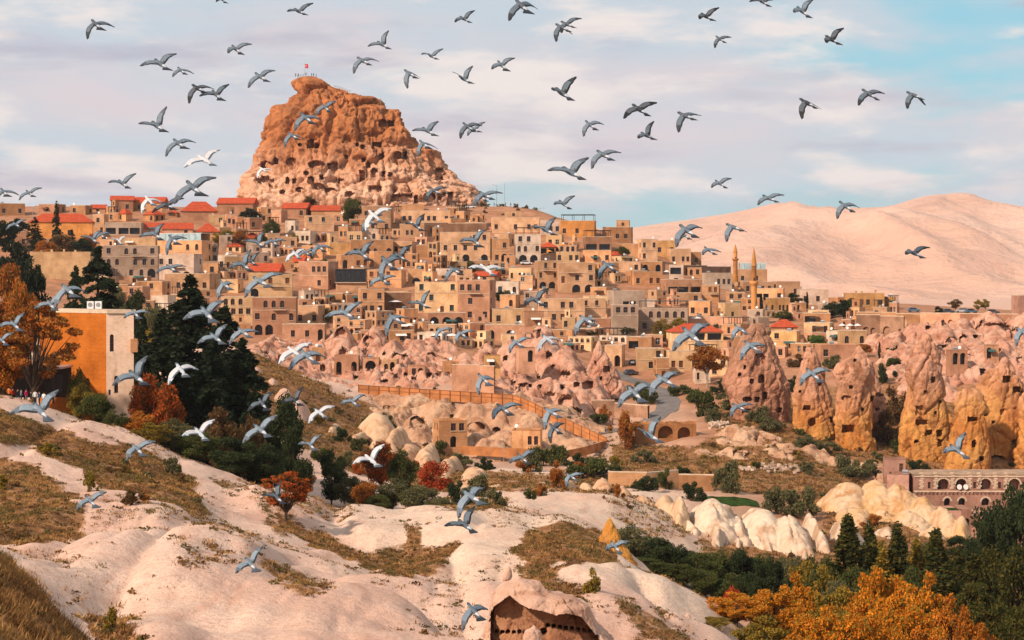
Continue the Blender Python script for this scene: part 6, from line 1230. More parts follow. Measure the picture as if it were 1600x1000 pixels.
# dark conifers by the building
for px, yt, w, d, lb in [(297,430,215,276,'tallest dark pine of the grove beside the beige building'),(350,478,195,268,'broad dark pine leaning against the tallest one'),(378,528,180,262,'dark pine at the open edge of the grove'),(255,482,150,284,'dark pine rising just past the beige wall'),(222,486,80,292,'slender dark pine behind the flat roof'),(330,520,130,258,'bushy low pine in the middle of the grove'),(400,600,110,256,'short dark pine at the foot of the grove'),(275,560,110,262,'squat pine between the wall and the tall pines')]:
    plant_top('conifer', 'needles_dark', px, yt, w, d, lb, group='dark pine grove')
plant_top('conifer', 'needles_mid', 153, 384, 165, 335, 'wide dark cedar rising behind the flat-roofed orange building'); plant_top('conifer', 'needles_mid', 118, 415, 90, 345, 'smaller cedar beside the wide cedar')
plant_top('spruce', 'needles_mid', 88, 314, 26, 700, 'thin pointed spruce in front of the orange hotel'); plant_top('spruce', 'needles_mid', 55, 338, 44, 690, 'full dark spruce beside the orange hotel'); plant_top('spruce', 'needles_mid', 112, 358, 30, 690, 'short spruce by the hotel wall')
plant_top('pine', 'needles_dark', 22, 375, 60, 560, 'dark round pine at the town edge below the spruces'); plant_top('pine', 'needles_dark', 52, 405, 48, 420, 'dark spreading pine beside the cream building'); plant_top('pine', 'needles_dark', 8, 345, 40, 690, 'dark pine past the hotel')
plant_top('tree', 'leaf_rust', 6, 400, 70, 400, 'rust coloured tree beside the spreading pine'); plant_top('tree', 'leaf_orange', 30, 425, 50, 395, 'orange tree below the spreading pine'); plant_top('tree', 'leaf_brown', 100, 368, 70, 670, 'bare brownish tree below the orange hotel'); plant_top('tree', 'leaf_rust', 140, 362, 26, 680, 'orange brown tree at the hotel corner')
# the big autumn tree and its neighbours
plant_top('airytree', 'leaf_rust', 52, 464, 172, 236, 'large spreading autumn tree with rusty orange leaves in front of the orange wall'); plant_top('tree', 'leaf_orange', 5, 500, 90, 240, 'orange tree beside the cafe shelter'); plant_top('tree', 'leaf_rust', -45, 480, 120, 240, 'rust tree past the cafe shelter')
SG = 'shrubs and small trees around the pine grove'
for kind, mat, px, yt, w, d, lb in [('tree','leaf_green',122,575,38,240,'green young tree at the foot of the orange wall'),('tree','leaf_gold',128,600,46,236,'yellow green shrub tree by the orange wall'),('tree','leaf_green',150,612,56,234,'dark green bush tree at the building corner'),('tree','leaf_flame',232,585,60,244,'flame orange tree beside the beige wall'),('tree','leaf_flame',262,600,58,242,'second flame orange tree next to the pines'),('tree','leaf_orange',215,640,60,232,'orange bush at the foot of the beige wall'),
  ('tree','leaf_green',180,640,50,232,'green bush in front of the beige wall'),('tree','leaf_gold',240,660,60,230,'yellow flecked bush on the slope rim'),('tree','leaf_olive',275,652,66,234,'grey green bush on the slope rim'),('tree','leaf_green',310,668,70,232,'green bush under the pines'),('tree','leaf_brown',345,640,80,244,'brownish tree under the pines'),('tree','leaf_darkgreen',365,680,80,228,'dark bush at the rim below the pines'),
  ('tree','leaf_darkgreen',405,690,80,232,'dark green bush tree at the grove end'),('tree','leaf_darkgreen',440,622,90,254,'big dark green tree at the end of the grove'),('tree','leaf_darkgreen',458,665,60,248,'dark green tree leaning over the slope'),('tree','leaf_brown',395,645,60,250,'reddish brown tree in the grove shade'),('tree','leaf_rust',470,720,44,262,'rust bush at the edge of the valley')]:
    plant_top(kind, mat, px, yt, w, d, lb, group=SG)
# lone autumn tree on the white slope
plant('airytree', 'leaf_flame', 447, 818, 92, 96, depth_at(447, 816, 150, 206), 'lone small tree with flame orange top and dark green skirt on the pale slope')
VG = 'shrubs on the valley slopes'
d = 262
for kind, mat, px, yt, w, d, lb in [('tree','leaf_darkgreen',518,700,52,264,'dark green tree between orange bushes in the hollow'),('tree','leaf_olive',548,742,50,262,'olive bush in the hollow'),('tree','leaf_rust',572,748,48,258,'rusty bush in the hollow'),('tree','leaf_flame',596,690,60,300,'bright orange tree above the hollow'),('tree','leaf_green',628,706,48,288,'round green tree beside the bright orange one'),('tree','leaf_olive',612,745,60,262,'large olive bush in the hollow'),('tree','leaf_olive',655,752,74,260,'broad grey green bush below the red tree'),
  ('tree','leaf_red',676,716,60,282,'brilliant red autumn tree in the hollow'),('bush','leaf_darkgreen',716,742,46,276,'dark green bush next to the red tree'),('tree','leaf_orange',640,790,40,250,'orange bush low in the hollow'),('tree','leaf_olive',690,775,50,250,'olive bush at the hollow rim'),('tree','leaf_green',590,770,40,256,'green bush low in the hollow')]:
    plant_top(kind, mat, px, yt, w, d, lb, group=VG)
for mat, px, py, hh, w, dr, lb in [
  ('leaf_olive',575,672,30,44,(340,440),'olive shrub on the grassy hillside'),('leaf_olive',604,672,34,50,(340,440),'grey green shrub on the grassy hillside'),('leaf_darkgreen',532,690,28,36,(330,430),'dark shrub on the grassy hillside'),('leaf_olive',540,728,28,34,(310,400),'olive shrub lower on the grassy hillside'),('leaf_olive',655,690,36,40,(390,440),'leafy shrub at the dark cave mouth'),('leaf_green',690,712,30,40,(370,430),'green shrub below the salmon cave house'),('leaf_brown',668,712,22,50,(360,430),'brown brush under the cave house'),
  ('leaf_gold',500,660,16,30,(380,450),'yellowed shrub on the hillside'),('leaf_green',470,640,16,30,(400,460),'green shrub near the pale domes'),
  ('leaf_olive',790,715,30,50,(345,420),'dark olive shrub by the thin pole'),('leaf_rust',868,762,44,40,(310,400),'rust red bush beside the cream boulders'),('leaf_rust',905,742,24,40,(330,410),'orange brown bush under the fence'),('leaf_green',930,745,46,90,(330,400),'wide green thicket below the fence corner'),('leaf_darkgreen',905,735,30,50,(340,410),'dark green thicket beside the fence'),('leaf_gold',960,735,22,40,(340,410),'yellow green bush by the ruin'),
  ('leaf_darkgreen',1002,765,28,50,(335,400),'dark green hedge bush under the tan wall'),('leaf_green',1042,765,36,30,(335,400),'upright green bush under the tan wall'),('leaf_darkgreen',1083,782,36,46,(335,400),'dense dark bush by the green field'),('leaf_rust',965,782,22,26,(300,345),'small orange bush on the cream boulders'),('leaf_rust',845,775,22,26,(300,345),'small rust bush in a rock cleft'),('leaf_olive',880,748,16,30,(300,345),'olive tuft on top of the boulders'),
  ('leaf_olive',745,775,40,60,(255,330),'olive scrub on the pale slab'),('leaf_olive',775,790,34,50,(250,320),'grey green scrub by the cream boulders'),('leaf_green',828,785,20,26,(290,330),'green bush between boulders'),('leaf_olive',1135,768,56,58,(350,410),'round grey green tree above the field'),('leaf_olive',1210,800,50,60,(330,390),'big grey green bush at the field end'),('leaf_olive',1240,806,56,70,(320,390),'largest grey green bush at the field end'),('leaf_green',1182,732,18,14,(360,420),'small green bush at the little cave'),
  ('leaf_olive',1165,652,30,60,(420,470),'olive shrub below the pink chimney'),('leaf_olive',1140,640,40,60,(440,500),'olive trees beside the pink chimney'),('leaf_olive',1205,672,24,56,(420,470),'olive shrub at the pink chimney foot'),('leaf_olive',1255,700,26,60,(400,450),'grey green shrub below the slim chimney'),('leaf_olive',1290,708,24,50,(400,450),'grey green shrub at the slim chimney foot'),('leaf_olive',1325,745,40,60,(380,430),'large olive shrub below the ochre chimney'),('leaf_olive',1355,748,34,50,(380,430),'olive shrub beside the stone hut path'),('leaf_green',1410,706,26,50,(400,460),'green shrub between the tall chimneys'),('leaf_brown',1390,660,60,70,(440,500),'brown brush filling the gap between chimneys'),('leaf_olive',1262,740,24,46,(370,420),'olive shrub on the terraced slope'),('leaf_darkgreen',1435,738,24,44,(400,440),'dark green bush behind the stone hut'),('leaf_darkgreen',1520,734,18,50,(400,440),'dark vine bush on the arcaded house roof edge'),
  ('leaf_darkgreen',1380,598,34,40,(480,560),'dark round tree behind the chimneys'),('leaf_green',1098,650,50,60,(440,520),'green shrub under the autumn road tree'),('leaf_rust',978,708,60,60,(425,470),'reddish brown tree beside the road'),('leaf_rust',945,655,24,30,(440,500),'rust bush at the road wall'),('leaf_green',935,662,20,36,(440,500),'green bush at the road wall'),('leaf_green',1010,630,36,50,(460,530),'dark green thicket above the road bend'),('leaf_olive',1115,660,30,40,(430,490),'olive shrub beside the road bend'),
  ('leaf_green',1362,735,22,34,(380,430),'green shrub by the small hut'),('leaf_rust',1365,822,20,44,(300,350),'rust bush in front of the yellow boulders'),('leaf_green',1345,790,24,30,(320,370),'green bush on the slope above the white ribs')]:
    plant('bush', mat, px, py, hh, w, depth_at(px, py, *dr), lb, VG)
q = random.Random(21)
# hedge along the valley floor
for i, px in enumerate(range(985, 1310, 22)):
    yt = np.interp(px, [985, 1050, 1150, 1300], [820, 850, 864, 866]) + q.uniform(-8, 10)
    hm = q.choice(['leaf_darkgreen', 'leaf_green', 'leaf_olive']); plant_top('tree', hm, px, yt, q.uniform(52, 72), 236 + q.uniform(-8, 10), {'leaf_darkgreen': 'dense dark green', 'leaf_green': 'dense mid green', 'leaf_olive': 'pale grey green'}[hm] + ' hedge tree in the row along the valley floor', group='hedge row in the valley', name='hedge_tree')
for i, px in enumerate(range(1000, 1300, 34)):
    plant_top('tree', q.choice(['leaf_darkgreen', 'leaf_green']), px, np.interp(px, [985, 1150, 1300], [868, 896, 900]), 60, 222, 'lower dark bush of the hedge row on the valley floor', group='lower hedge bushes in the valley', name='hedge_tree')
for px, yt, w, d, mat, lb in [(1325,812,50,232,'leaf_poplar','dark poplar standing against the white rock ribs'),(1358,824,40,238,'leaf_poplar','slim poplar next to the one against the white ribs'),(1402,824,42,240,'leaf_poplar','green poplar in front of the yellow boulders'),(1462,834,46,234,'leaf_poplar','tall poplar below the garden terrace'),(1498,862,44,228,'leaf_poplar','poplar beside the dark evergreens'),(1432,846,38,244,'leaf_gold','yellowing poplar between green ones'),(1520,872,46,220,'leaf_poplar','broad poplar at the foot of the evergreens'),(1480,885,50,216,'leaf_poplar','poplar rising behind the golden trees'),(1445,895,46,210,'leaf_poplar','lower poplar behind the golden trees'),(1380,862,40,226,'leaf_gold','golden poplar between dark ones')]:
    plant_top('poplar', mat, px, yt, w * 1.45, d, lb, group='poplars in the valley')
for px, yt, w, d, mat, lb in [(1568,752,100,268,'leaf_darkgreen','big dark evergreen hiding the arcaded house'),(1602,762,90,262,'leaf_darkgreen','dark evergreen next to the biggest one'),(1545,812,70,262,'leaf_darkgreen','dark evergreen below the garden terrace'),(1550,856,80,220,'leaf_poplar','brownish green tree below the evergreens'),(1592,850,90,214,'leaf_poplar','brownish green tree under the evergreens'),(1530,905,80,196,'leaf_poplar','olive brown tree behind the orange treetops'),(1375,850,60,246,'leaf_gold','yellowing tree between the poplars'),(1515,845,60,250,'leaf_darkgreen','dark tree between poplars and evergreens'),(1340,880,70,222,'leaf_green','green bush tree at the poplar feet'),(1420,885,70,226,'leaf_green','second green bush tree at the poplar feet'),(1310,905,60,214,'leaf_olive','olive tree at the hedge end')]:
    plant_top('tree', mat, px, yt, w, d, lb)
GT = [(1150,925,110,150,'leaf_goldorange','golden orange tree spilling over the pale slope edge'),(1115,962,80,146,'leaf_gold','yellow green tree beside the white pointed boulder'),(1210,912,110,152,'leaf_goldorange','golden orange tree near the small red bush'),(1258,895,110,158,'leaf_goldorange','tall golden orange tree under the hedge end'),(1302,915,110,150,'leaf_gold','greenish gold tree between two orange ones'),(1345,898,110,160,'leaf_goldorange','golden tree in front of the poplar against the ribs'),(1388,882,130,168,'leaf_goldorange','tallest blazing orange tree of the valley bottom'),(1435,893,120,162,'leaf_goldorange','orange tree beside the tallest blazing one'),
 (1410,930,130,150,'leaf_goldorange','low orange tree in front of the tallest one'),(1485,925,120,154,'leaf_orange','deep orange tree below the broad poplar'),(1275,945,120,142,'leaf_goldorange','low golden tree under the hedge'),(1522,950,100,150,'leaf_orange','deep orange tree next to the olive brown tree'),(1350,945,130,140,'leaf_goldorange','low golden orange tree in the thick of the grove'),(1190,960,110,140,'leaf_gold','low yellow green tree by the pale slope'),(1580,945,110,160,'leaf_poplar','olive brown tree beyond the deep orange ones'),(1622,920,110,170,'leaf_poplar','tall olive brown tree under the evergreens'),(1450,980,120,142,'leaf_orange','low deep orange tree'+' in the grove'),(1235,985,110,138,'leaf_goldorange','lowest golden tree of the grove'),(1320,950,90,166,'leaf_gold','yellow green treetop behind the golden ones')]
for px, yt, w, d, mat, lb in GT: plant_top('bigtree', mat, px, yt, w, d, lb, group='autumn trees in the valley bottom', nvar=2)
plant_top('tree', 'leaf_red', 1145, 915, 34, 190, 'small red bush by the pale slope edge'); plant_top('tree', 'leaf_gold', 1255, 880, 60, 226, 'golden brown bush at the hedge end'); plant_top('tree', 'leaf_gold', 1285, 888, 60, 222, 'second golden bush at the hedge end')
for px, yt, w, d, mat, lb in [(1448,846,60,292,'leaf_green','green tree at the foot of the yellow boulders'),(1500,838,60,300,'leaf_darkgreen','dark tree in front of the garden terrace'),(1400,868,60,286,'leaf_olive','olive tree below the yellow boulders'),(1350,880,56,280,'leaf_green','green tree below the last white rib'),(1475,868,70,276,'leaf_poplar','olive brown tree under the boulders'),(1530,850,70,286,'leaf_green','green tree beside the evergreens')]:
    plant_top('tree', mat, px, yt, w, d, lb)
for kind, mat, px, yt, w, d, lb in [('pine','needles_mid',28,342,34,720,'dark pine between the hotel and the spruces'),('pine','needles_mid',128,372,36,660,'dark pine below the orange hotel'),('tree','leaf_rust',70,372,40,650,'rust tree under the orange hotel'),('tree','leaf_olive',180,440,40,520,'olive tree beside the tall cedar'),('tree','leaf_darkgreen',215,455,40,480,'dark tree between cedar and pine grove'),('tree','leaf_gold',230,520,46,330,'yellowing tree behind the beige building'),('conifer','needles_dark',200,470,60,310,'dark pine just behind the beige building'),('tree','leaf_olive',240,475,50,440,'grey green tree uphill from the pine grove')]:
    plant_top(kind, mat, px, yt, w, d, lb, group='trees at the left edge of the town')
# town trees
TG = 'trees among the houses'
for kind, mat, px, py, hh, w, lb in [('tree','leaf_green',552,348,42,40,'round green tree at the castle foot'),('pine','needles_mid',391,352,28,34,'small pine among the upper houses'),('tree','leaf_green',424,376,34,26,'green tree beside the upper red roof'),('tree','leaf_gold',352,384,26,40,'yellow tree beside the glass-topped hotel'),('tree','leaf_rust',375,388,30,26,'brown orange tree beside the yellow one'),('tree','leaf_green',408,388,24,26,'green tree behind the cream houses'),('tree','leaf_brown',483,326,20,22,'brown green tree under the castle'),('tree','leaf_gold',460,380,18,20,'yellowish tree by the white house'),
  ('tree','leaf_gold',1036,530,34,36,'yellow green tree downhill from the pergola hotel'),('tree','leaf_gold',1062,526,32,34,'golden green tree beside the red-roofed terrace house'),('roadtree','leaf_rust',1105,604,66,66,'copper coloured tree with pale trunk by the road'),('tree','leaf_bright',1275,548,28,30,'bright green tree near the lower cream houses'),('cypress','needles_dark',1189,493,34,10,'narrow dark cypress beside the tall minaret'),('cypress','needles_dark',1261,482,26,9,'narrow dark cypress by the grey chimney house'),('cypress','needles_dark',1370,522,26,8,'narrow cypress on the archway terrace'),('cypress','needles_dark',1374,560,26,8,'narrow cypress on the lower garden terrace'),
  ('tree','leaf_green',735,422,18,30,'green shrub tree beside the parked cars'),('tree','leaf_olive',792,468,18,18,'small tree in a courtyard'),('tree','leaf_green',930,440,26,18,'green tree beside the twin arches'),('tree','leaf_darkgreen',780,468,18,16,'dark little tree in a walled courtyard'),('tree','leaf_green',972,404,20,26,'green tree by the upper tan house'),('tree','leaf_darkgreen',1240,478,22,30,'dark tree behind the yellow arched house'),('tree','leaf_darkgreen',1300,495,26,34,'dark tree on the terrace edge'),('tree','leaf_green',1330,492,26,30,'green tree below the skyline yellow house'),('pine','needles_mid',1318,498,30,26,'dark pine beside the skyline yellow house'),('tree','leaf_green',1225,500,18,30,'green bush behind the red roofs'),
  ('roadtree','leaf_brown',1493,490,24,22,'thin brown tree on the clifftop car park'),('roadtree','leaf_gold',1528,490,22,16,'thin yellowish tree on the clifftop car park'),('roadtree','leaf_gold',1540,490,24,16,'second thin yellow tree on the clifftop car park'),('tree','leaf_darkgreen',1466,492,14,16,'small dark tree on the clifftop'),('tree','leaf_rust',1352,556,22,30,'orange bush above the ochre chimney'),('tree','leaf_darkgreen',1340,556,20,22,'dark bush above the ochre chimney'),('tree','leaf_gold',513,500,22,22,'yellow green tree beside the two-window house'),('tree','leaf_green',980,520,12,34,'green hedge tree by the grey arched house'),('tree','leaf_green',918,522,10,30,'green hedge in the lane'),('tree','leaf_brown',1155,470,20,14,'brown tree by the minaret')]:
    d = depth_at(px, py, 478, 900); plant(kind, mat, px, None, hh, w, d - (3 if kind != 'cypress' else 1), lb, TG, name='town_tree' if kind in ('tree', 'pine') else None)
for mat, px, py, hh, w, dr, lb in [('leaf_olive',1000,612,20,40,(470,540),'olive bush above the road'),('leaf_green',1060,618,26,44,(460,530),'green bush above the road bend'),('leaf_darkgreen',1130,612,24,40,(460,530),'dark bush beside the pink chimney'),('leaf_brown',1245,572,20,36,(480,540),'brown bush behind the slim chimney'),('leaf_olive',1300,575,24,40,(480,540),'olive bush behind the ochre chimney'),('leaf_darkgreen',1240,610,26,30,(450,500),'dark bush in the gap of the chimneys'),('leaf_green',1395,575,20,36,(480,545),'green garden bush below the archways'),('leaf_darkgreen',1420,548,16,40,(490,560),'dark hedge on a garden terrace'),('leaf_darkgreen',1385,548,16,36,(490,560),'second dark hedge on a garden terrace'),('leaf_brown',1380,690,50,60,(430,470),'tall brown brush between the chimneys'),('leaf_olive',1090,628,22,44,(450,500),'olive bush under the copper tree')]:
    plant('bush', mat, px, py, hh, w, depth_at(px, py, *dr), lb, VG)
# grassy bank shrubs at the castle road, small shrubs scattered on open slopes
BG = 'low shrubs dotted over the slopes'
def scatter_shrubs(poly, d0, d1, n, mats, size, label, seed):
    q_ = random.Random(seed); c = 0; tr = 0; xs = [p[0] for p in poly]
    while c < n and tr < n * 60:
        tr += 1; px = q_.uniform(min(xs), max(xs)); d = q_.uniform(d0, d1); b = on_ground(px, d); py = HY - b.z / d * F
        if not bool(inpoly(np.array([px]), np.array([py]), poly)[0]): continue
        s_ = q_.uniform(*size); plant('smallshrub', q_.choice(mats), px, None, s_ / d * F * q_.uniform(.7, 1.1), s_ * 1.6 / d * F, d, label, BG); c += 1
scatter_shrubs([(705,322),(840,324),(842,345),(760,345),(705,340)], 790, 840, 16, ['leaf_olive', 'leaf_brown', 'leaf_green'], (1.2, 2.4), 'scrubby shrub on the bank below the castle road', 1)
scatter_shrubs([(400,560),(480,600),(640,660),(740,740),(620,720),(440,640)], 300, 470, 22, ['leaf_olive', 'leaf_brown', 'leaf_gold'], (.8, 1.7), 'low shrub on the grassy hillside below the caves', 2)
scatter_shrubs([(1000,690),(1180,660),(1330,740),(1420,800),(1200,770),(1050,760)], 340, 460, 26, ['leaf_olive', 'leaf_brown', 'leaf_gold'], (.8, 1.8), 'low shrub on the brown terraced slope', 3)
scatter_shrubs([(700,745),(980,745),(1000,800),(700,800)], 290, 345, 14, ['leaf_olive', 'leaf_brown', 'leaf_rust'], (.6, 1.3), 'low brush between the cream boulders', 4)
scatter_shrubs([(1080,780),(1420,790),(1520,850),(1300,890),(1080,850)], 270, 350, 18, ['leaf_brown', 'leaf_olive'], (.5, 1.2), 'dark brush among the pale rocks', 5)
scatter_shrubs([(0,650),(130,690),(290,745),(320,795),(130,735),(0,690)], 165, 230, 20, ['leaf_brown', 'leaf_gold', 'leaf_olive'], (.5, 1.1), 'dry shrub on the long grassy slope', 6)
scatter_shrubs([(540,610),(700,600),(900,640),(940,690),(700,650)], 400, 480, 12, ['leaf_olive', 'leaf_brown'], (.7, 1.4), 'small shrub on the cliff ledge below the fence', 7)
scatter_shrubs([(400,510),(900,520),(960,600),(700,590),(420,560)], 490, 550, 18, ['leaf_olive', 'leaf_green', 'leaf_brown'], (.8, 1.6), 'small shrub growing on the pink cave rock', 8)
scatter_shrubs([(200,360),(900,380),(1260,480),(1250,540),(700,520),(250,450)], 520, 780, 42, ['leaf_olive', 'leaf_green', 'leaf_brown', 'leaf_gold'], (1.0, 2.2), 'garden shrub growing between the stone houses', 9)
scatter_shrubs([(1130,620),(1620,700),(1600,760),(1240,720)], 405, 470, 26, ['leaf_olive', 'leaf_brown', 'leaf_green'], (1.0, 2.4), 'brush at the feet of the fairy chimneys', 10)
for mat, px, py, hh, w, dr, lb in [('leaf_green',560,705,26,34,(330,420),'green bush midway down the grassy hillside'),('leaf_red',640,735,22,30,(300,380),'small red bush above the hollow'),('leaf_darkgreen',605,725,26,36,(310,390),'dark green bush above the bright orange tree'),('leaf_gold',680,700,18,30,(360,440),'yellow bush under the cave cliff'),('leaf_olive',720,728,24,44,(330,400),'olive bush below the boundary fence'),('leaf_darkgreen',760,735,24,40,(330,400),'dark bush below the boundary fence'),('leaf_rust',820,738,22,34,(330,400),'rust bush below the boundary fence'),('leaf_green',855,728,50,60,(360,420),'leafy willow-like tree at the fence corner'),('leaf_olive',835,735,40,44,(350,420),'olive tree at the fence corner'),('leaf_flame',560,742,24,30,(290,360),'flame orange bush on the slope'),('leaf_green',500,720,30,40,(300,370),'green bush beside the dark grove'),('leaf_olive',1010,722,26,50,(380,430),'olive bush under the ruin'),('leaf_darkgreen',1065,745,20,40,(360,410),'dark bush on the tan wall'),('leaf_olive',1185,660,30,50,(420,470),'olive bush between road and pink chimney')]:
    plant('bush', mat, px, py, hh, w, depth_at(px, py, *dr), lb, VG)
# single foreground shrubs
for mat, px, py, hh, w, dr, lb in [('leaf_gold',928,925,40,36,(130,165),'yellow green sapling on the bare pale hump'),('leaf_gold',175,985,38,40,(80,104),'spindly yellow green bush in the bottom gully'),('leaf_gold',140,768,36,30,(150,215),'yellow bush on the grassy slope'),('leaf_brown',205,790,30,40,(140,200),'brown bush on the slope rim'),('leaf_olive',265,740,34,36,(180,225),'grey green bush on the grassy rim'),('leaf_gold',75,712,24,36,(165,225),'low yellow bush on the upper slope'),('leaf_rust',225,785,20,24,(140,200),'rusty bush beside the brown one'),('leaf_gold',0,765,24,40,(115,200),'yellow bush on the dark grass patch')]:
    plant('shrub', mat, px, py, hh, w, depth_at(px, py, *dr), lb, BG)

# dry grass on the slopes (uncountable)
def grass_field(n, d0, d1, hgt, seed, blades=5, wid=.03, pxr=(-300, 1750), spread=.22):
    rs = np.random.RandomState(seed); C = []; tot = 0
    for it in range(40):
        dd = np.sqrt(rs.uniform(d0 ** 2, d1 ** 2, n * 3)); px = rs.uniform(*pxr, n * 3); x = (px - 800) / F * dd; z = ground_z(x, dd); g = grass_at(x, dd, z)
        clump = vnoise(x / .9, dd / 1.3, 0 * x, 5) * .5 + .5; ok = (g > 0) & (rs.rand(len(x)) < g * np.clip(clump * 2.2 - .55, 0.02, 1)); C.append(np.stack([x[ok], dd[ok], z[ok]], 1)); tot += ok.sum()
        if tot > n: break
    C = np.vstack(C)[:n]; m = len(C); hh = hgt * rs.uniform(.45, 1.3, m) * (0.6 + .8 * (vnoise(C[:, 0] / 2.5, C[:, 1] / 2.5, 0 * C[:, 0], 8) * .5 + .5)); V = []; col = []
    tone = np.clip(.5 + .5 * vnoise(C[:, 0] / 1.8, C[:, 1] / 2.4, 0 * C[:, 0], 12) + rs.normal(size=m) * .2, 0, 1); tn2 = vnoise(C[:, 0] / 3, C[:, 1] / 4, 0 * C[:, 0] + 3, 15) * .5 + .5
    for b in range(blades):
        th = rs.rand(m) * 2 * np.pi; lean = rs.uniform(.3, 1.5, m) * hh; ox = rs.normal(size=(m, 2)) * spread
        base = C.copy(); base[:, :2] += ox; base[:, 2] -= .03; dx, dy = np.cos(th), np.sin(th); w_ = wid * rs.uniform(.6, 1.6, m)
        p1 = base + np.stack([-dy * w_, dx * w_, 0 * w_], 1); p2 = base + np.stack([dy * w_, -dx * w_, 0 * w_], 1); tp = base + np.stack([dx * lean, dy * lean, hh], 1); V += [np.stack([p1, p2, tp], 1)]
        col.append(np.repeat(np.stack([np.clip(tone + rs.normal(size=m) * .12, 0, 1), tn2, 0 * tone, 0 * tone + 1], 1)[:, None], 3, 1))
    V = np.concatenate(V).reshape(-1, 3); col = np.concatenate(col).reshape(-1, 4); Fq = np.arange(len(V)).reshape(-1, 3)
    o = link('dry_grass', np_mesh('dry_grass', V, Fq, MATS['dry_grass'], False, col)); return o
tag(grass_field(9000, 44, 84, .24, 1, 9, .018, (-200, 220), .16), 'tall dry grass on the dark hump at the bottom', 'grass', kind='stuff')
tag(grass_field(30000, 84, 235, .19, 2, 8, .035, (-200, 1120), .22), 'dry brown grass tufts covering patches of the pale slopes', 'grass', kind='stuff')
tag(grass_field(18000, 235, 480, .42, 3, 6, .08, (360, 1500), .45), 'dry grass on the far valley slopes', 'grass', kind='stuff')

def cushions(n, d0, d1, seed, pxr, rad, per=14):
    """low rounded dry herbs: small leaf faces heaped in cushions"""
    rs = np.random.RandomState(seed); C = []; tot = 0
    for it in range(60):
        dd = np.sqrt(rs.uniform(d0 ** 2, d1 ** 2, n * 4)); px = rs.uniform(*pxr, n * 4); x = (px - 800) / F * dd; z = ground_z(x, dd); g = grass_at(x, dd, z)
        ok = (g > 0) & (rs.rand(len(x)) < np.clip(g, .07, .7)); C.append(np.stack([x[ok], dd[ok], z[ok]], 1)); tot += ok.sum()
        if tot > n: break
    C = np.vstack(C)[:n]; m = len(C); r = rad * rs.uniform(.4, 1.3, m) ** 1.3; d = rs.normal(size=(m, per, 3)); d /= np.linalg.norm(d, axis=2)[..., None]; d[..., 2] = np.abs(d[..., 2]) * .62
    pts = (C[:, None] + d * (r[:, None, None] * rs.uniform(.5, 1, (m, per, 1)))).reshape(-1, 3); tone = np.clip(np.repeat(rs.rand(m), per) * .6 + rs.rand(m * per) * .4, 0, 1)
    V, Fq, col = leaf_quads(pts, np.repeat(r * .30, per), tone, rs, 0, 1.5); col[:, 1] = np.repeat(np.repeat(rs.rand(m), per), 4)
    return link('herb_cushions', np_mesh('herb_cushions', V, Fq, MATS['cushion'], False, col))
tag(cushions(9000, 84, 235, 5, (-200, 1130), .30), 'low brown herb cushions dotted over the pale slopes', 'herbs', kind='stuff')
tag(cushions(6000, 235, 470, 6, (360, 1560), .55), 'low brown brush dotted over the valley slopes', 'herbs', kind='stuff')
tag(cushions(1500, 46, 84, 7, (-200, 220), .20), 'low brown herbs on the dark hump', 'herbs', kind='stuff')

# ------------------------------------------------------------------ people
def person_mesh(walk):
    pts = [(0,0,.95),(0,0,1.15),(0,0,1.38),(0,0,1.5),(0,-.01,1.6),(0,-.01,1.70), (.18,0,1.4),(.25,.02,1.15),(.24,-.08,.93), (-.18,0,1.4),(-.25,.02,1.15),(-.24,-.06,.93), (.09,0,.9),(.11,-.03 - .14 * walk,.5),(.11,.02 - .18 * walk,.08),(.11,-.12 - .18 * walk,.04), (-.09,0,.9),(-.11,-.02 + .10 * walk,.5),(-.11,.05 + .26 * walk,.08),(-.11,-.08 + .22 * walk,.04)]
    ed = [(0,1),(1,2),(2,3),(3,4),(4,5),(2,6),(6,7),(7,8),(2,9),(9,10),(10,11),(0,12),(12,13),(13,14),(14,15),(0,16),(16,17),(17,18),(18,19)]
    rad = [(.15,.11),(.14,.10),(.17,.11),(.06,.06),(.085,.10),(.07,.08),(.07,.07),(.05,.05),(.035,.04),(.07,.07),(.05,.05),(.035,.04),(.09,.09),(.06,.06),(.045,.045),(.04,.035),(.09,.09),(.06,.06),(.045,.045),(.04,.035)]
    me = bpy.data.meshes.new('person_base'); me.from_pydata(pts, ed, []); o = bpy.data.objects.new('person_tmp', me); COL.objects.link(o)
    md = o.modifiers.new('skin', 'SKIN'); md.use_smooth_shade = True
    for i, v in enumerate(me.skin_vertices[0].data): v.radius = rad[i]; v.use_root = (i == 0)
    sb = o.modifiers.new('sub', 'SUBSURF'); sb.levels = 1; sb.render_levels = 1
    dg = bpy.context.evaluated_depsgraph_get(); out = bpy.data.meshes.new_from_object(o.evaluated_get(dg)); bpy.data.objects.remove(o)
    out.name = 'person_body'; out.materials.clear()
    for nm in ('skin_tone', 'cloth_black', 'cloth_jeans', 'wood_dark'): out.materials.append(MATS[nm])
    mi = []
    for p in out.polygons:
        c = p.center; mi.append(0 if c.z > 1.46 or (abs(c.x) > .2 and c.z < .98 and c.z > .84) else 1 if c.z > .93 or abs(c.x) > .19 else 3 if c.z < .10 else 2)
    out.polygons.foreach_set('material_index', mi); out.shade_smooth(); return out
plain('skin_tone', (.42, .24, .16), .6)
for nm, c in dict(cloth_black=(.02, .02, .022), cloth_jeans=(.03, .05, .09), cloth_white=(.7, .7, .7), cloth_pink=(.62, .03, .14), cloth_red=(.5, .03, .02), cloth_grey=(.14, .15, .17), cloth_teal=(.03, .20, .20), cloth_orange=(.5, .16, .03), hair_dark=(.02, .014, .01)).items(): plain(nm, c, .85, .1)
PB = [person_mesh(0), person_mesh(1)]
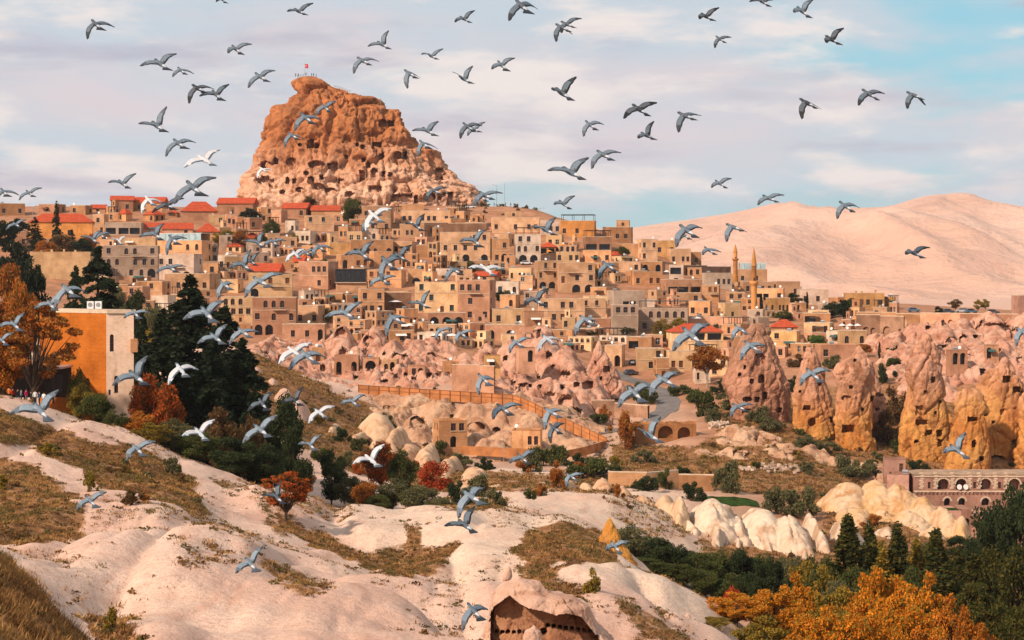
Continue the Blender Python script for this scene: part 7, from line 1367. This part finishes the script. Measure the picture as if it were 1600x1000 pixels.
mh = MB(); mh.lathe([(.02, 1.80), (.09, 1.775), (.112, 1.70), (.105, 1.62), (.06, 1.58)], (0, .02, 0), 10); HAIR = mh.mesh('hair', MATS['hair_dark']); HAIR.shade_smooth()
def person(px, py, d, top, legs, rz, label, walk=0, snap=True):
    b = on_ground(px, d) if snap else P(px, py, d); o = link('person', PB[walk], None, b, rz)
    for i, nm in ((1, top), (2, legs)): o.material_slots[i].link = 'OBJECT'; o.material_slots[i].material = MATS[nm]
    link('hair', HAIR, o); tag(o, label, 'person', 'visitors around the town')
for px, d, tp, lg, rz, wk, lb in [(73.5,223.5,'cloth_white','cloth_teal',.3,1,'person in white top and teal trousers walking down the pale path'),(68.5,226,'cloth_white','cloth_black',2.8,0,'person in white vest and dark trousers standing by the path'),(55,230,'cloth_white','cloth_black',.2,0,'person in white shirt standing near the autumn tree'),(41,232,'cloth_pink','cloth_grey',1.2,0,'person in bright pink top near the cafe'),(33,233,'cloth_grey','cloth_black',2.2,0,'person in grey by the cafe tables'),(28,234,'cloth_black','cloth_jeans',.5,1,'person in black by the cafe tables'),(20,235,'cloth_red','cloth_black',1.0,0,'person in red at the cafe'),(61.5,228,'cloth_jeans','cloth_black',-1.0,0,'person in blue jacket among the visitors'),(14,236,'cloth_orange','cloth_black',3.0,0,'person in orange top at the cafe'),(48,233,'cloth_black','cloth_black',2.0,0,'person all in black under the autumn tree'),(71,229,'cloth_red','cloth_black',-2.0,0,'person with red top behind the walker in teal')]:
    person(px, 0, d, tp, lg, rz, lb, wk)
for px, py, d, lb in [(790,322,826,'person in dark clothes standing on the ridge by the mast'),(798,322,826,'person in dark clothes standing on the ridge by the mast'),(803,322,826,'person in dark clothes standing on the ridge by the mast'),(809,322,825,'person in dark clothes standing on the ridge by the mast'),(772,322,828,'person beside the street lamp on the castle road')]: person(px, py, d, 'cloth_black', 'cloth_black', px % 3, lb)
for px, py, d in [(462,120.5,864),(466,120.5,866),(478,120.5,866),(490,123.5,868),(494,125,868),(487,123,869)]: ct_ = castle_top(px); person(px, HY - ct_.z / ct_.y * F + .3, ct_.y, 'cloth_black', 'cloth_black', px % 3, 'tiny dark figure standing on the castle summit', 0, False)

# ------------------------------------------------------------------ pigeons
def bird_mat(name, c, v=.25):
    s = NT(name); n = s.noise(60, 3); s.color(s.mix(s.step(n, .3, .7), c, mul(c, 1 - v))); s.bs.inputs['Roughness'].default_value = .6; return s.mat
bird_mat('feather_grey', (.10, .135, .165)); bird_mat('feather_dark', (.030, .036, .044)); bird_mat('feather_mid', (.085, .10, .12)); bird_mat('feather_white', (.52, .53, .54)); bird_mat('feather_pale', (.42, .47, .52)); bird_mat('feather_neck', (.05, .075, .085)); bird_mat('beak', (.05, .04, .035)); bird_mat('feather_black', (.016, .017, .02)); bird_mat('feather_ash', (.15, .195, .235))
bird_mat('feather_ash_lit', (.20, .255, .30)); bird_mat('feather_mid_lit', (.11, .135, .16))  # paler copies of the grey feathers, with stronger light put into the colour
PALS = { 'b': ['feather_ash', 'feather_ash_lit', 'feather_mid_lit', 'feather_dark', 'feather_white', 'feather_mid', 'feather_neck'],  # body, covert, primary, bar, rump, tail, neck
 'g': ['feather_grey', 'feather_ash', 'feather_mid', 'feather_dark', 'feather_white', 'feather_dark', 'feather_neck'],
 's': ['feather_mid', 'feather_grey', 'feather_dark', 'feather_black', 'feather_pale', 'feather_dark', 'feather_neck'],
 'd': ['feather_dark', 'feather_mid', 'feather_black', 'feather_black', 'feather_pale', 'feather_black', 'feather_neck'],
 'w': ['feather_white', 'feather_white', 'feather_white', 'feather_grey', 'feather_white', 'feather_grey', 'feather_white'],
 'm': ['feather_pale', 'feather_white', 'feather_pale', 'feather_mid', 'feather_white', 'feather_mid', 'feather_grey']}
def pigeon(bx, by, lt, rt, pal, idx):
    q_ = random.Random(idx * 31 + 5); WL = .335
    pl = math.hypot(lt[0] - bx, lt[1] - by); pr = math.hypot(rt[0] - bx, rt[1] - by)
    d = WL * F / (max(pl, pr) * 1.10); d = min(62, max(22, d)); k = d / F; b = P(bx, by, d); m = MB()
    def wingvec(t_, side):
        dx, dz = (t_[0] - bx) * k, -(t_[1] - by) * k; p = math.hypot(dx, dz); L_ = WL if p < WL else p
        return Vector((dx, side * math.sqrt(max(L_ * L_ - p * p, 0)), dz))
    wl_, wr = wingvec(lt, -1), wingvec(rt, 1)
    h = Vector((-.60 + q_.uniform(-.12, .12), .58, .40 + q_.uniform(-.12, .12))).normalized()         # flying away and to the left
    up = Vector((0, 0, 1)); up = (up - h * up.dot(h)).normalized(); rt_v = h.cross(up)
    # body: beak to rump along h
    prof = [(.175, .003, 6), (.163, .008, 6), (.152, .019, 5), (.134, .024, 5), (.112, .024, 5), (.085, .030, 0), (.03, .038, 0), (-.03, .037, 0), (-.07, .030, 0), (-.115, .021, 4), (-.14, .012, 4)]
    n = 10; rings = []; V = []
    for (s_, r_, c_) in prof:
        cen = h * s_ + up * (.012 if s_ > .1 else 0); rings.append(len(V)); V += [cen + (rt_v * math.cos(a) * 1.05 + up * math.sin(a) * .92) * r_ for a in (2 * math.pi * j / n for j in range(n))]
    fs, mi = [], []
    for i in range(len(prof) - 1):
        for j in range(n):
            fs.append((i * n + j, (i + 1) * n + j, (i + 1) * n + (j + 1) % n, i * n + (j + 1) % n))
            zone = prof[i + 1][2]; zone = 6 if zone == 5 else zone; top_side = math.sin(2 * math.pi * (j + .5) / n) > -.2
            mi.append(zone if zone != 4 or top_side else 0)
    fs.append(tuple(range(n))); mi.append(6); fs.append(tuple((len(prof) - 1) * n + j for j in range(n))[::-1]); mi.append(4)
    # tail fan
    t0 = len(V); nf = 6; spread = q_.uniform(.075, .115); tl = -.225
    for lay, off in ((0, .004), (1, -.004)):
        for r_ in range(3):
            for i in range(nf + 1):
                a = i / nf * 2 - 1; s_ = (-.105, -.165, tl + .018 * a * a)[r_]; w_ = (.028, .028 + (spread - .02) * .6, spread)[r_]
                V.append(h * s_ + rt_v * a * w_ + up * (off + (.004 - .012 * a * a if r_ else 0) - .08 * (-.105 - s_)))
    st = 3 * (nf + 1)
    for lay in range(2):
        for r_ in range(2):
            for i in range(nf):
                a_ = t0 + lay * st + r_ * (nf + 1) + i; f = (a_, a_ + nf + 1, a_ + nf + 2, a_ + 1); fs.append(f if lay == 0 else f[::-1]); mi.append(2 if r_ == 0 else 5)
    # wings
    def wing(wv, side):
        root_p = rt_v * side * .027 + up * .018 + h * .03; dirw = (wv - root_p); L_ = dirw.length; u = dirw.normalized()
        ch = (h - u * h.dot(u)); ch = ch.normalized() if ch.length > .15 else up.cross(u).normalized()
        nn = u.cross(ch) * (1 if side < 0 else -1)
        if nn.dot(up) < 0: nn = -nn
        T = [0, .16, .32, .46, .62, .78, .91, 1.0]
        LE = [.050, .080, .098, .100, .078, .040, -.002, -.040]; TE = [-.095, -.095, -.086, -.080, -.082, -.086, -.082, -.054]
        arch = q_.uniform(.03, .10); base = len(V); cols = 5
        for lay in (1, -1):
            for t_, le, te in zip(T, LE, TE):
                bow = nn * (math.sin(math.pi * min(1, t_ * 1.05)) * arch * L_)
                for c_ in range(cols):
                    f_ = c_ / (cols - 1); cc = le + (te - le) * f_
                    if c_ == cols - 1 and t_ > .4: cc += .008 * (1 if int(t_ * 20) % 2 else -1)
                    th = .010 * (1 - t_ * .8) * (1 - abs(2 * f_ - .8) * .7)
                    V.append(root_p + u * (t_ * L_) + ch * cc * .62 + bow + nn * (lay * max(th, .0015) - .02 * f_ * (1 - t_)))
        ns = len(T) * cols
        for lay in range(2):
            for i in range(len(T) - 1):
                for c_ in range(cols - 1):
                    a_ = base + lay * ns + i * cols + c_; f = (a_, a_ + 1, a_ + cols + 1, a_ + cols); flip = (lay == 1) ^ (side > 0); fs.append(f[::-1] if flip else f)
                    if i >= 4: z = 2 if c_ < 2 or i < 5 else 3
                    elif c_ == 3: z = 3
                    elif c_ == 2: z = 1 if i % 4 else 2
                    else: z = 1
                    mi.append(z)
        for i in range(len(T) - 1):       # close leading and trailing edges
            for c_ in (0, cols - 1):
                a_ = base + i * cols + c_; fs.append((a_, a_ + cols, a_ + cols + ns, a_ + ns)); mi.append(2 if c_ == 0 else 3)
        for c_ in range(cols - 1):
            for i in (0, len(T) - 1): a_ = base + i * cols + c_; fs.append((a_, a_ + 1, a_ + 1 + ns, a_ + ns)); mi.append(3)
    wing(wl_, -1); wing(wr, 1)
    me = bpy.data.meshes.new('pigeon'); me.from_pydata([tuple(v) for v in V], [], fs)
    for nm in PALS[pal]: me.materials.append(MATS[nm])
    me.polygons.foreach_set('material_index', mi); me.update(); me.shade_smooth(); o = link('pigeon', me, None, b)
    ang = lambda v: math.degrees(math.atan2(v.z, math.hypot(v.x, v.y)))
    al, ar = ang(wl_), ang(wr)
    ds = {'b': 'blue-grey pigeon with painted-on light', 'g': 'blue grey pigeon with white rump', 's': 'slate grey pigeon', 'd': 'dark sooty pigeon', 'w': 'pure white pigeon', 'm': 'pale grey and white pigeon'}[pal]
    def stt(v): return 'raised high' if v > 48 else 'raised' if v > 18 else 'level' if v > -14 else 'lowered' if v > -42 else 'swept steeply down'
    sl, sr_ = stt(al), stt(ar); pose = f'both wings {sl}' if sl == sr_ else f'left wing {sl}, right wing {sr_}'
    tag(o, f'{ds} in flight, {pose}', 'pigeon', f'flying flock: {ds}, {pose}'); return o
BIRDS = [  # body, left wing tip, right wing tip, plumage
 (150,38,137,63,175,39,'s'),(348,0,338,4,358,-8,'d'),(251,100,220,103,270,80,'g'),(283,110,270,121,302,114,'g'),(369,77,357,85,391,66,'g'),(309,138,295,163,330,136,'d'),(338,148,312,150,354,129,'s'),(246,197,219,194,255,165,'g'),(279,224,259,245,301,220,'g'),(320,250,288,261,336,231,'w'),
 (192,287,171,285,209,269,'g'),(302,293,272,318,332,274,'g'),(262,321,238,332,284,308,'d'),(6,300,-4,315,28,304,'g'),(46,302,31,313,63,292,'g'),(25,351,10,359,39,342,'g'),(233,313,222,334,250,315,'w'),(145,374,127,369,156,358,'g'),(158,367,146,378,171,364,'g'),(243,367,218,369,250,348,'g'),(270,374,261,399,287,371,'g'),(186,377,176,372,193,368,'w'),(267,419,244,426,287,415,'g'),
 (106,453,87,481,129,457,'g'),(79,476,55,481,94,457,'g'),(23,508,-2,510,32,488,'g'),(3,532,-10,545,18,519,'g'),(211,490,195,496,233,488,'g'),(213,589,177,599,223,556,'g'),(282,577,263,600,305,577,'m'),(323,490,287,497,344,468,'g'),(337,528,309,535,350,506,'g'),(380,519,358,537,401,518,'g'),(351,445,340,468,362,444,'g'),(381,415,359,418,388,389,'g'),(393,409,382,415,403,393,'s'),
 (404,380,381,376,408,361,'g'),(427,378,412,384,446,375,'g'),(407,440,382,464,439,426,'g'),(462,397,446,409,474,388,'m'),(478,395,464,404,490,388,'g'),(499,386,488,401,520,388,'g'),(566,397,538,397,580,375,'g'),(605,410,596,441,624,402,'g'),(625,401,608,403,641,381,'s'),(597,437,576,447,617,430,'g'),(651,354,632,349,661,333,'s'),(585,337,570,361,610,324,'w'),(578,345,565,363,596,334,'g'),
 (659,475,636,473,669,453,'g'),(540,490,507,494,562,470,'g'),(616,497,602,525,636,498,'g'),(689,517,679,531,706,512,'g'),(460,550,435,567,483,535,'w'),(480,556,451,576,506,559,'g'),(410,631,387,640,424,611,'s'),(461,626,440,628,471,604,'d'),(499,645,482,660,521,634,'m'),(551,628,531,630,569,616,'g'),(407,672,379,690,430,648,'g'),(485,696,466,692,500,679,'g'),(580,719,551,722,598,694,'w'),
 (755,592,746,617,775,595,'g'),(786,639,767,653,815,632,'g'),(808,536,794,551,829,527,'g'),(721,522,711,536,741,516,'g'),(856,530,838,548,876,532,'m'),(916,500,896,523,939,506,'g'),(861,644,849,670,881,643,'g'),(866,669,858,692,880,662,'s'),(816,716,794,721,835,703,'g'),(991,614,962,634,1021,601,'g'),(1038,594,1011,617,1061,581,'g'),(1016,681,992,667,1030,651,'g'),(892,745,883,758,912,740,'g'),
 (736,776,713,807,752,765,'g'),(727,821,693,818,738,793,'s'),(740,954,720,981,760,955,'g'),(433,778,409,771,436,752,'s'),(214,702,201,716,240,689,'g'),(141,783,122,793,163,768,'g'),(391,881,369,891,407,854,'g'),(63,642,14,643,83,609,'g'),(312,677,286,678,332,655,'m'),
 (726,30,709,36,740,14,'s'),(815,9,792,34,838,8,'s'),(886,38,874,54,908,26,'s'),(878,43,866,67,893,50,'s'),(1104,26,1088,32,1123,9,'d'),(1125,61,1114,76,1143,56,'s'),(1192,3,1168,3,1208,-4,'s'),(598,70,574,73,604,46,'g'),(675,88,657,86,691,74,'g'),(640,115,635,140,655,119,'g'),(726,124,705,113,736,101,'g'),(784,102,766,109,803,88,'g'),(879,146,859,142,898,117,'s'),(999,171,971,185,1026,157,'d'),(922,195,909,214,943,192,'g'),(1071,181,1056,208,1096,178,'s'),(1011,212,993,217,1020,188,'s'),
 (669,205,643,204,682,187,'g'),(731,198,717,217,752,194,'s'),(742,202,729,213,757,189,'g'),(662,225,652,246,683,231,'g'),(893,270,853,266,917,243,'g'),(943,242,921,264,970,236,'g'),(1125,287,1108,293,1143,277,'g'),(881,319,863,319,897,304,'g'),(1202,310,1180,320,1226,303,'g'),(679,298,664,314,698,292,'s'),(758,305,741,321,785,300,'g'),(752,308,738,322,772,310,'g'),(1254,18,1234,21,1270,-4,'g'),(1300,62,1284,69,1318,41,'d'),(1261,161,1248,187,1285,168,'d'),(1358,147,1336,165,1384,143,'s'),(1428,149,1412,171,1448,163,'s'),(1321,322,1303,342,1345,323,'g'),(1429,396,1408,397,1454,385,'s'),
 (1146,355,1131,378,1168,362,'g'),(1073,360,1052,386,1098,354,'g'),(1070,368,1056,380,1085,378,'g'),(1108,391,1094,398,1128,393,'g'),(567,95,551,116,590,93,'g'),(407,120,387,138,426,107,'g'),(468,18,449,20,487,2,'s'),(508,168,492,181,523,156,'g'),(478,184,459,205,502,187,'g'),(457,212,444,231,475,217,'g'),(411,265,402,279,428,267,'w'),(742,377,717,376,757,357,'g'),(854,360,827,353,866,338,'g'),(760,421,731,417,786,418,'w'),(710,422,694,440,726,427,'g'),(950,415,933,436,968,418,'g'),(838,470,816,476,856,449,'s'),
 (1270,585,1245,600,1299,578,'g'),(1156,514,1140,531,1175,523,'g'),(1174,541,1153,561,1198,539,'g'),(1154,636,1138,650,1178,632,'g'),(1496,704,1467,704,1509,676,'g'),(1598,519,1582,540,1618,514,'g'),(961,854,944,855,983,846,'g'),(1080,524,1046,546,1108,505,'g')]
for i, bd in enumerate(BIRDS): pigeon(bd[0], bd[1], bd[2:4], bd[4:6], 'b' if bd[6] == 'g' and bd[1] > 430 and i % 7 else bd[6], i)  # blue grey birds over the land take the palette with light painted in

# ------------------------------------------------------------------ thin haze over the whole valley
def haze_box():
    x0, x1, y0, y1, z0, z1 = -9500, 9500, -60, 13000, -330, 640
    m = MB(); m.box(((x0 + x1) / 2, (y0 + y1) / 2, (z0 + z1) / 2), (x1 - x0, y1 - y0, z1 - z0))
    mt = bpy.data.materials.new('haze'); mt.use_nodes = True; t = mt.node_tree; t.nodes.clear()
    o = t.nodes.new('ShaderNodeOutputMaterial'); v = t.nodes.new('ShaderNodeVolumePrincipled'); v.inputs['Color'].default_value = (0.92, 0.90, 0.95, 1)
    v.inputs['Density'].default_value = 2.8e-5; v.inputs['Anisotropy'].default_value = 0.0; t.links.new(v.outputs[0], o.inputs['Volume'])
    MATS['haze'] = mt; b = m.build('haze', mt); tag(b, 'thin pale haze hanging over the valley and hills', 'haze', kind='stuff')
haze_box()
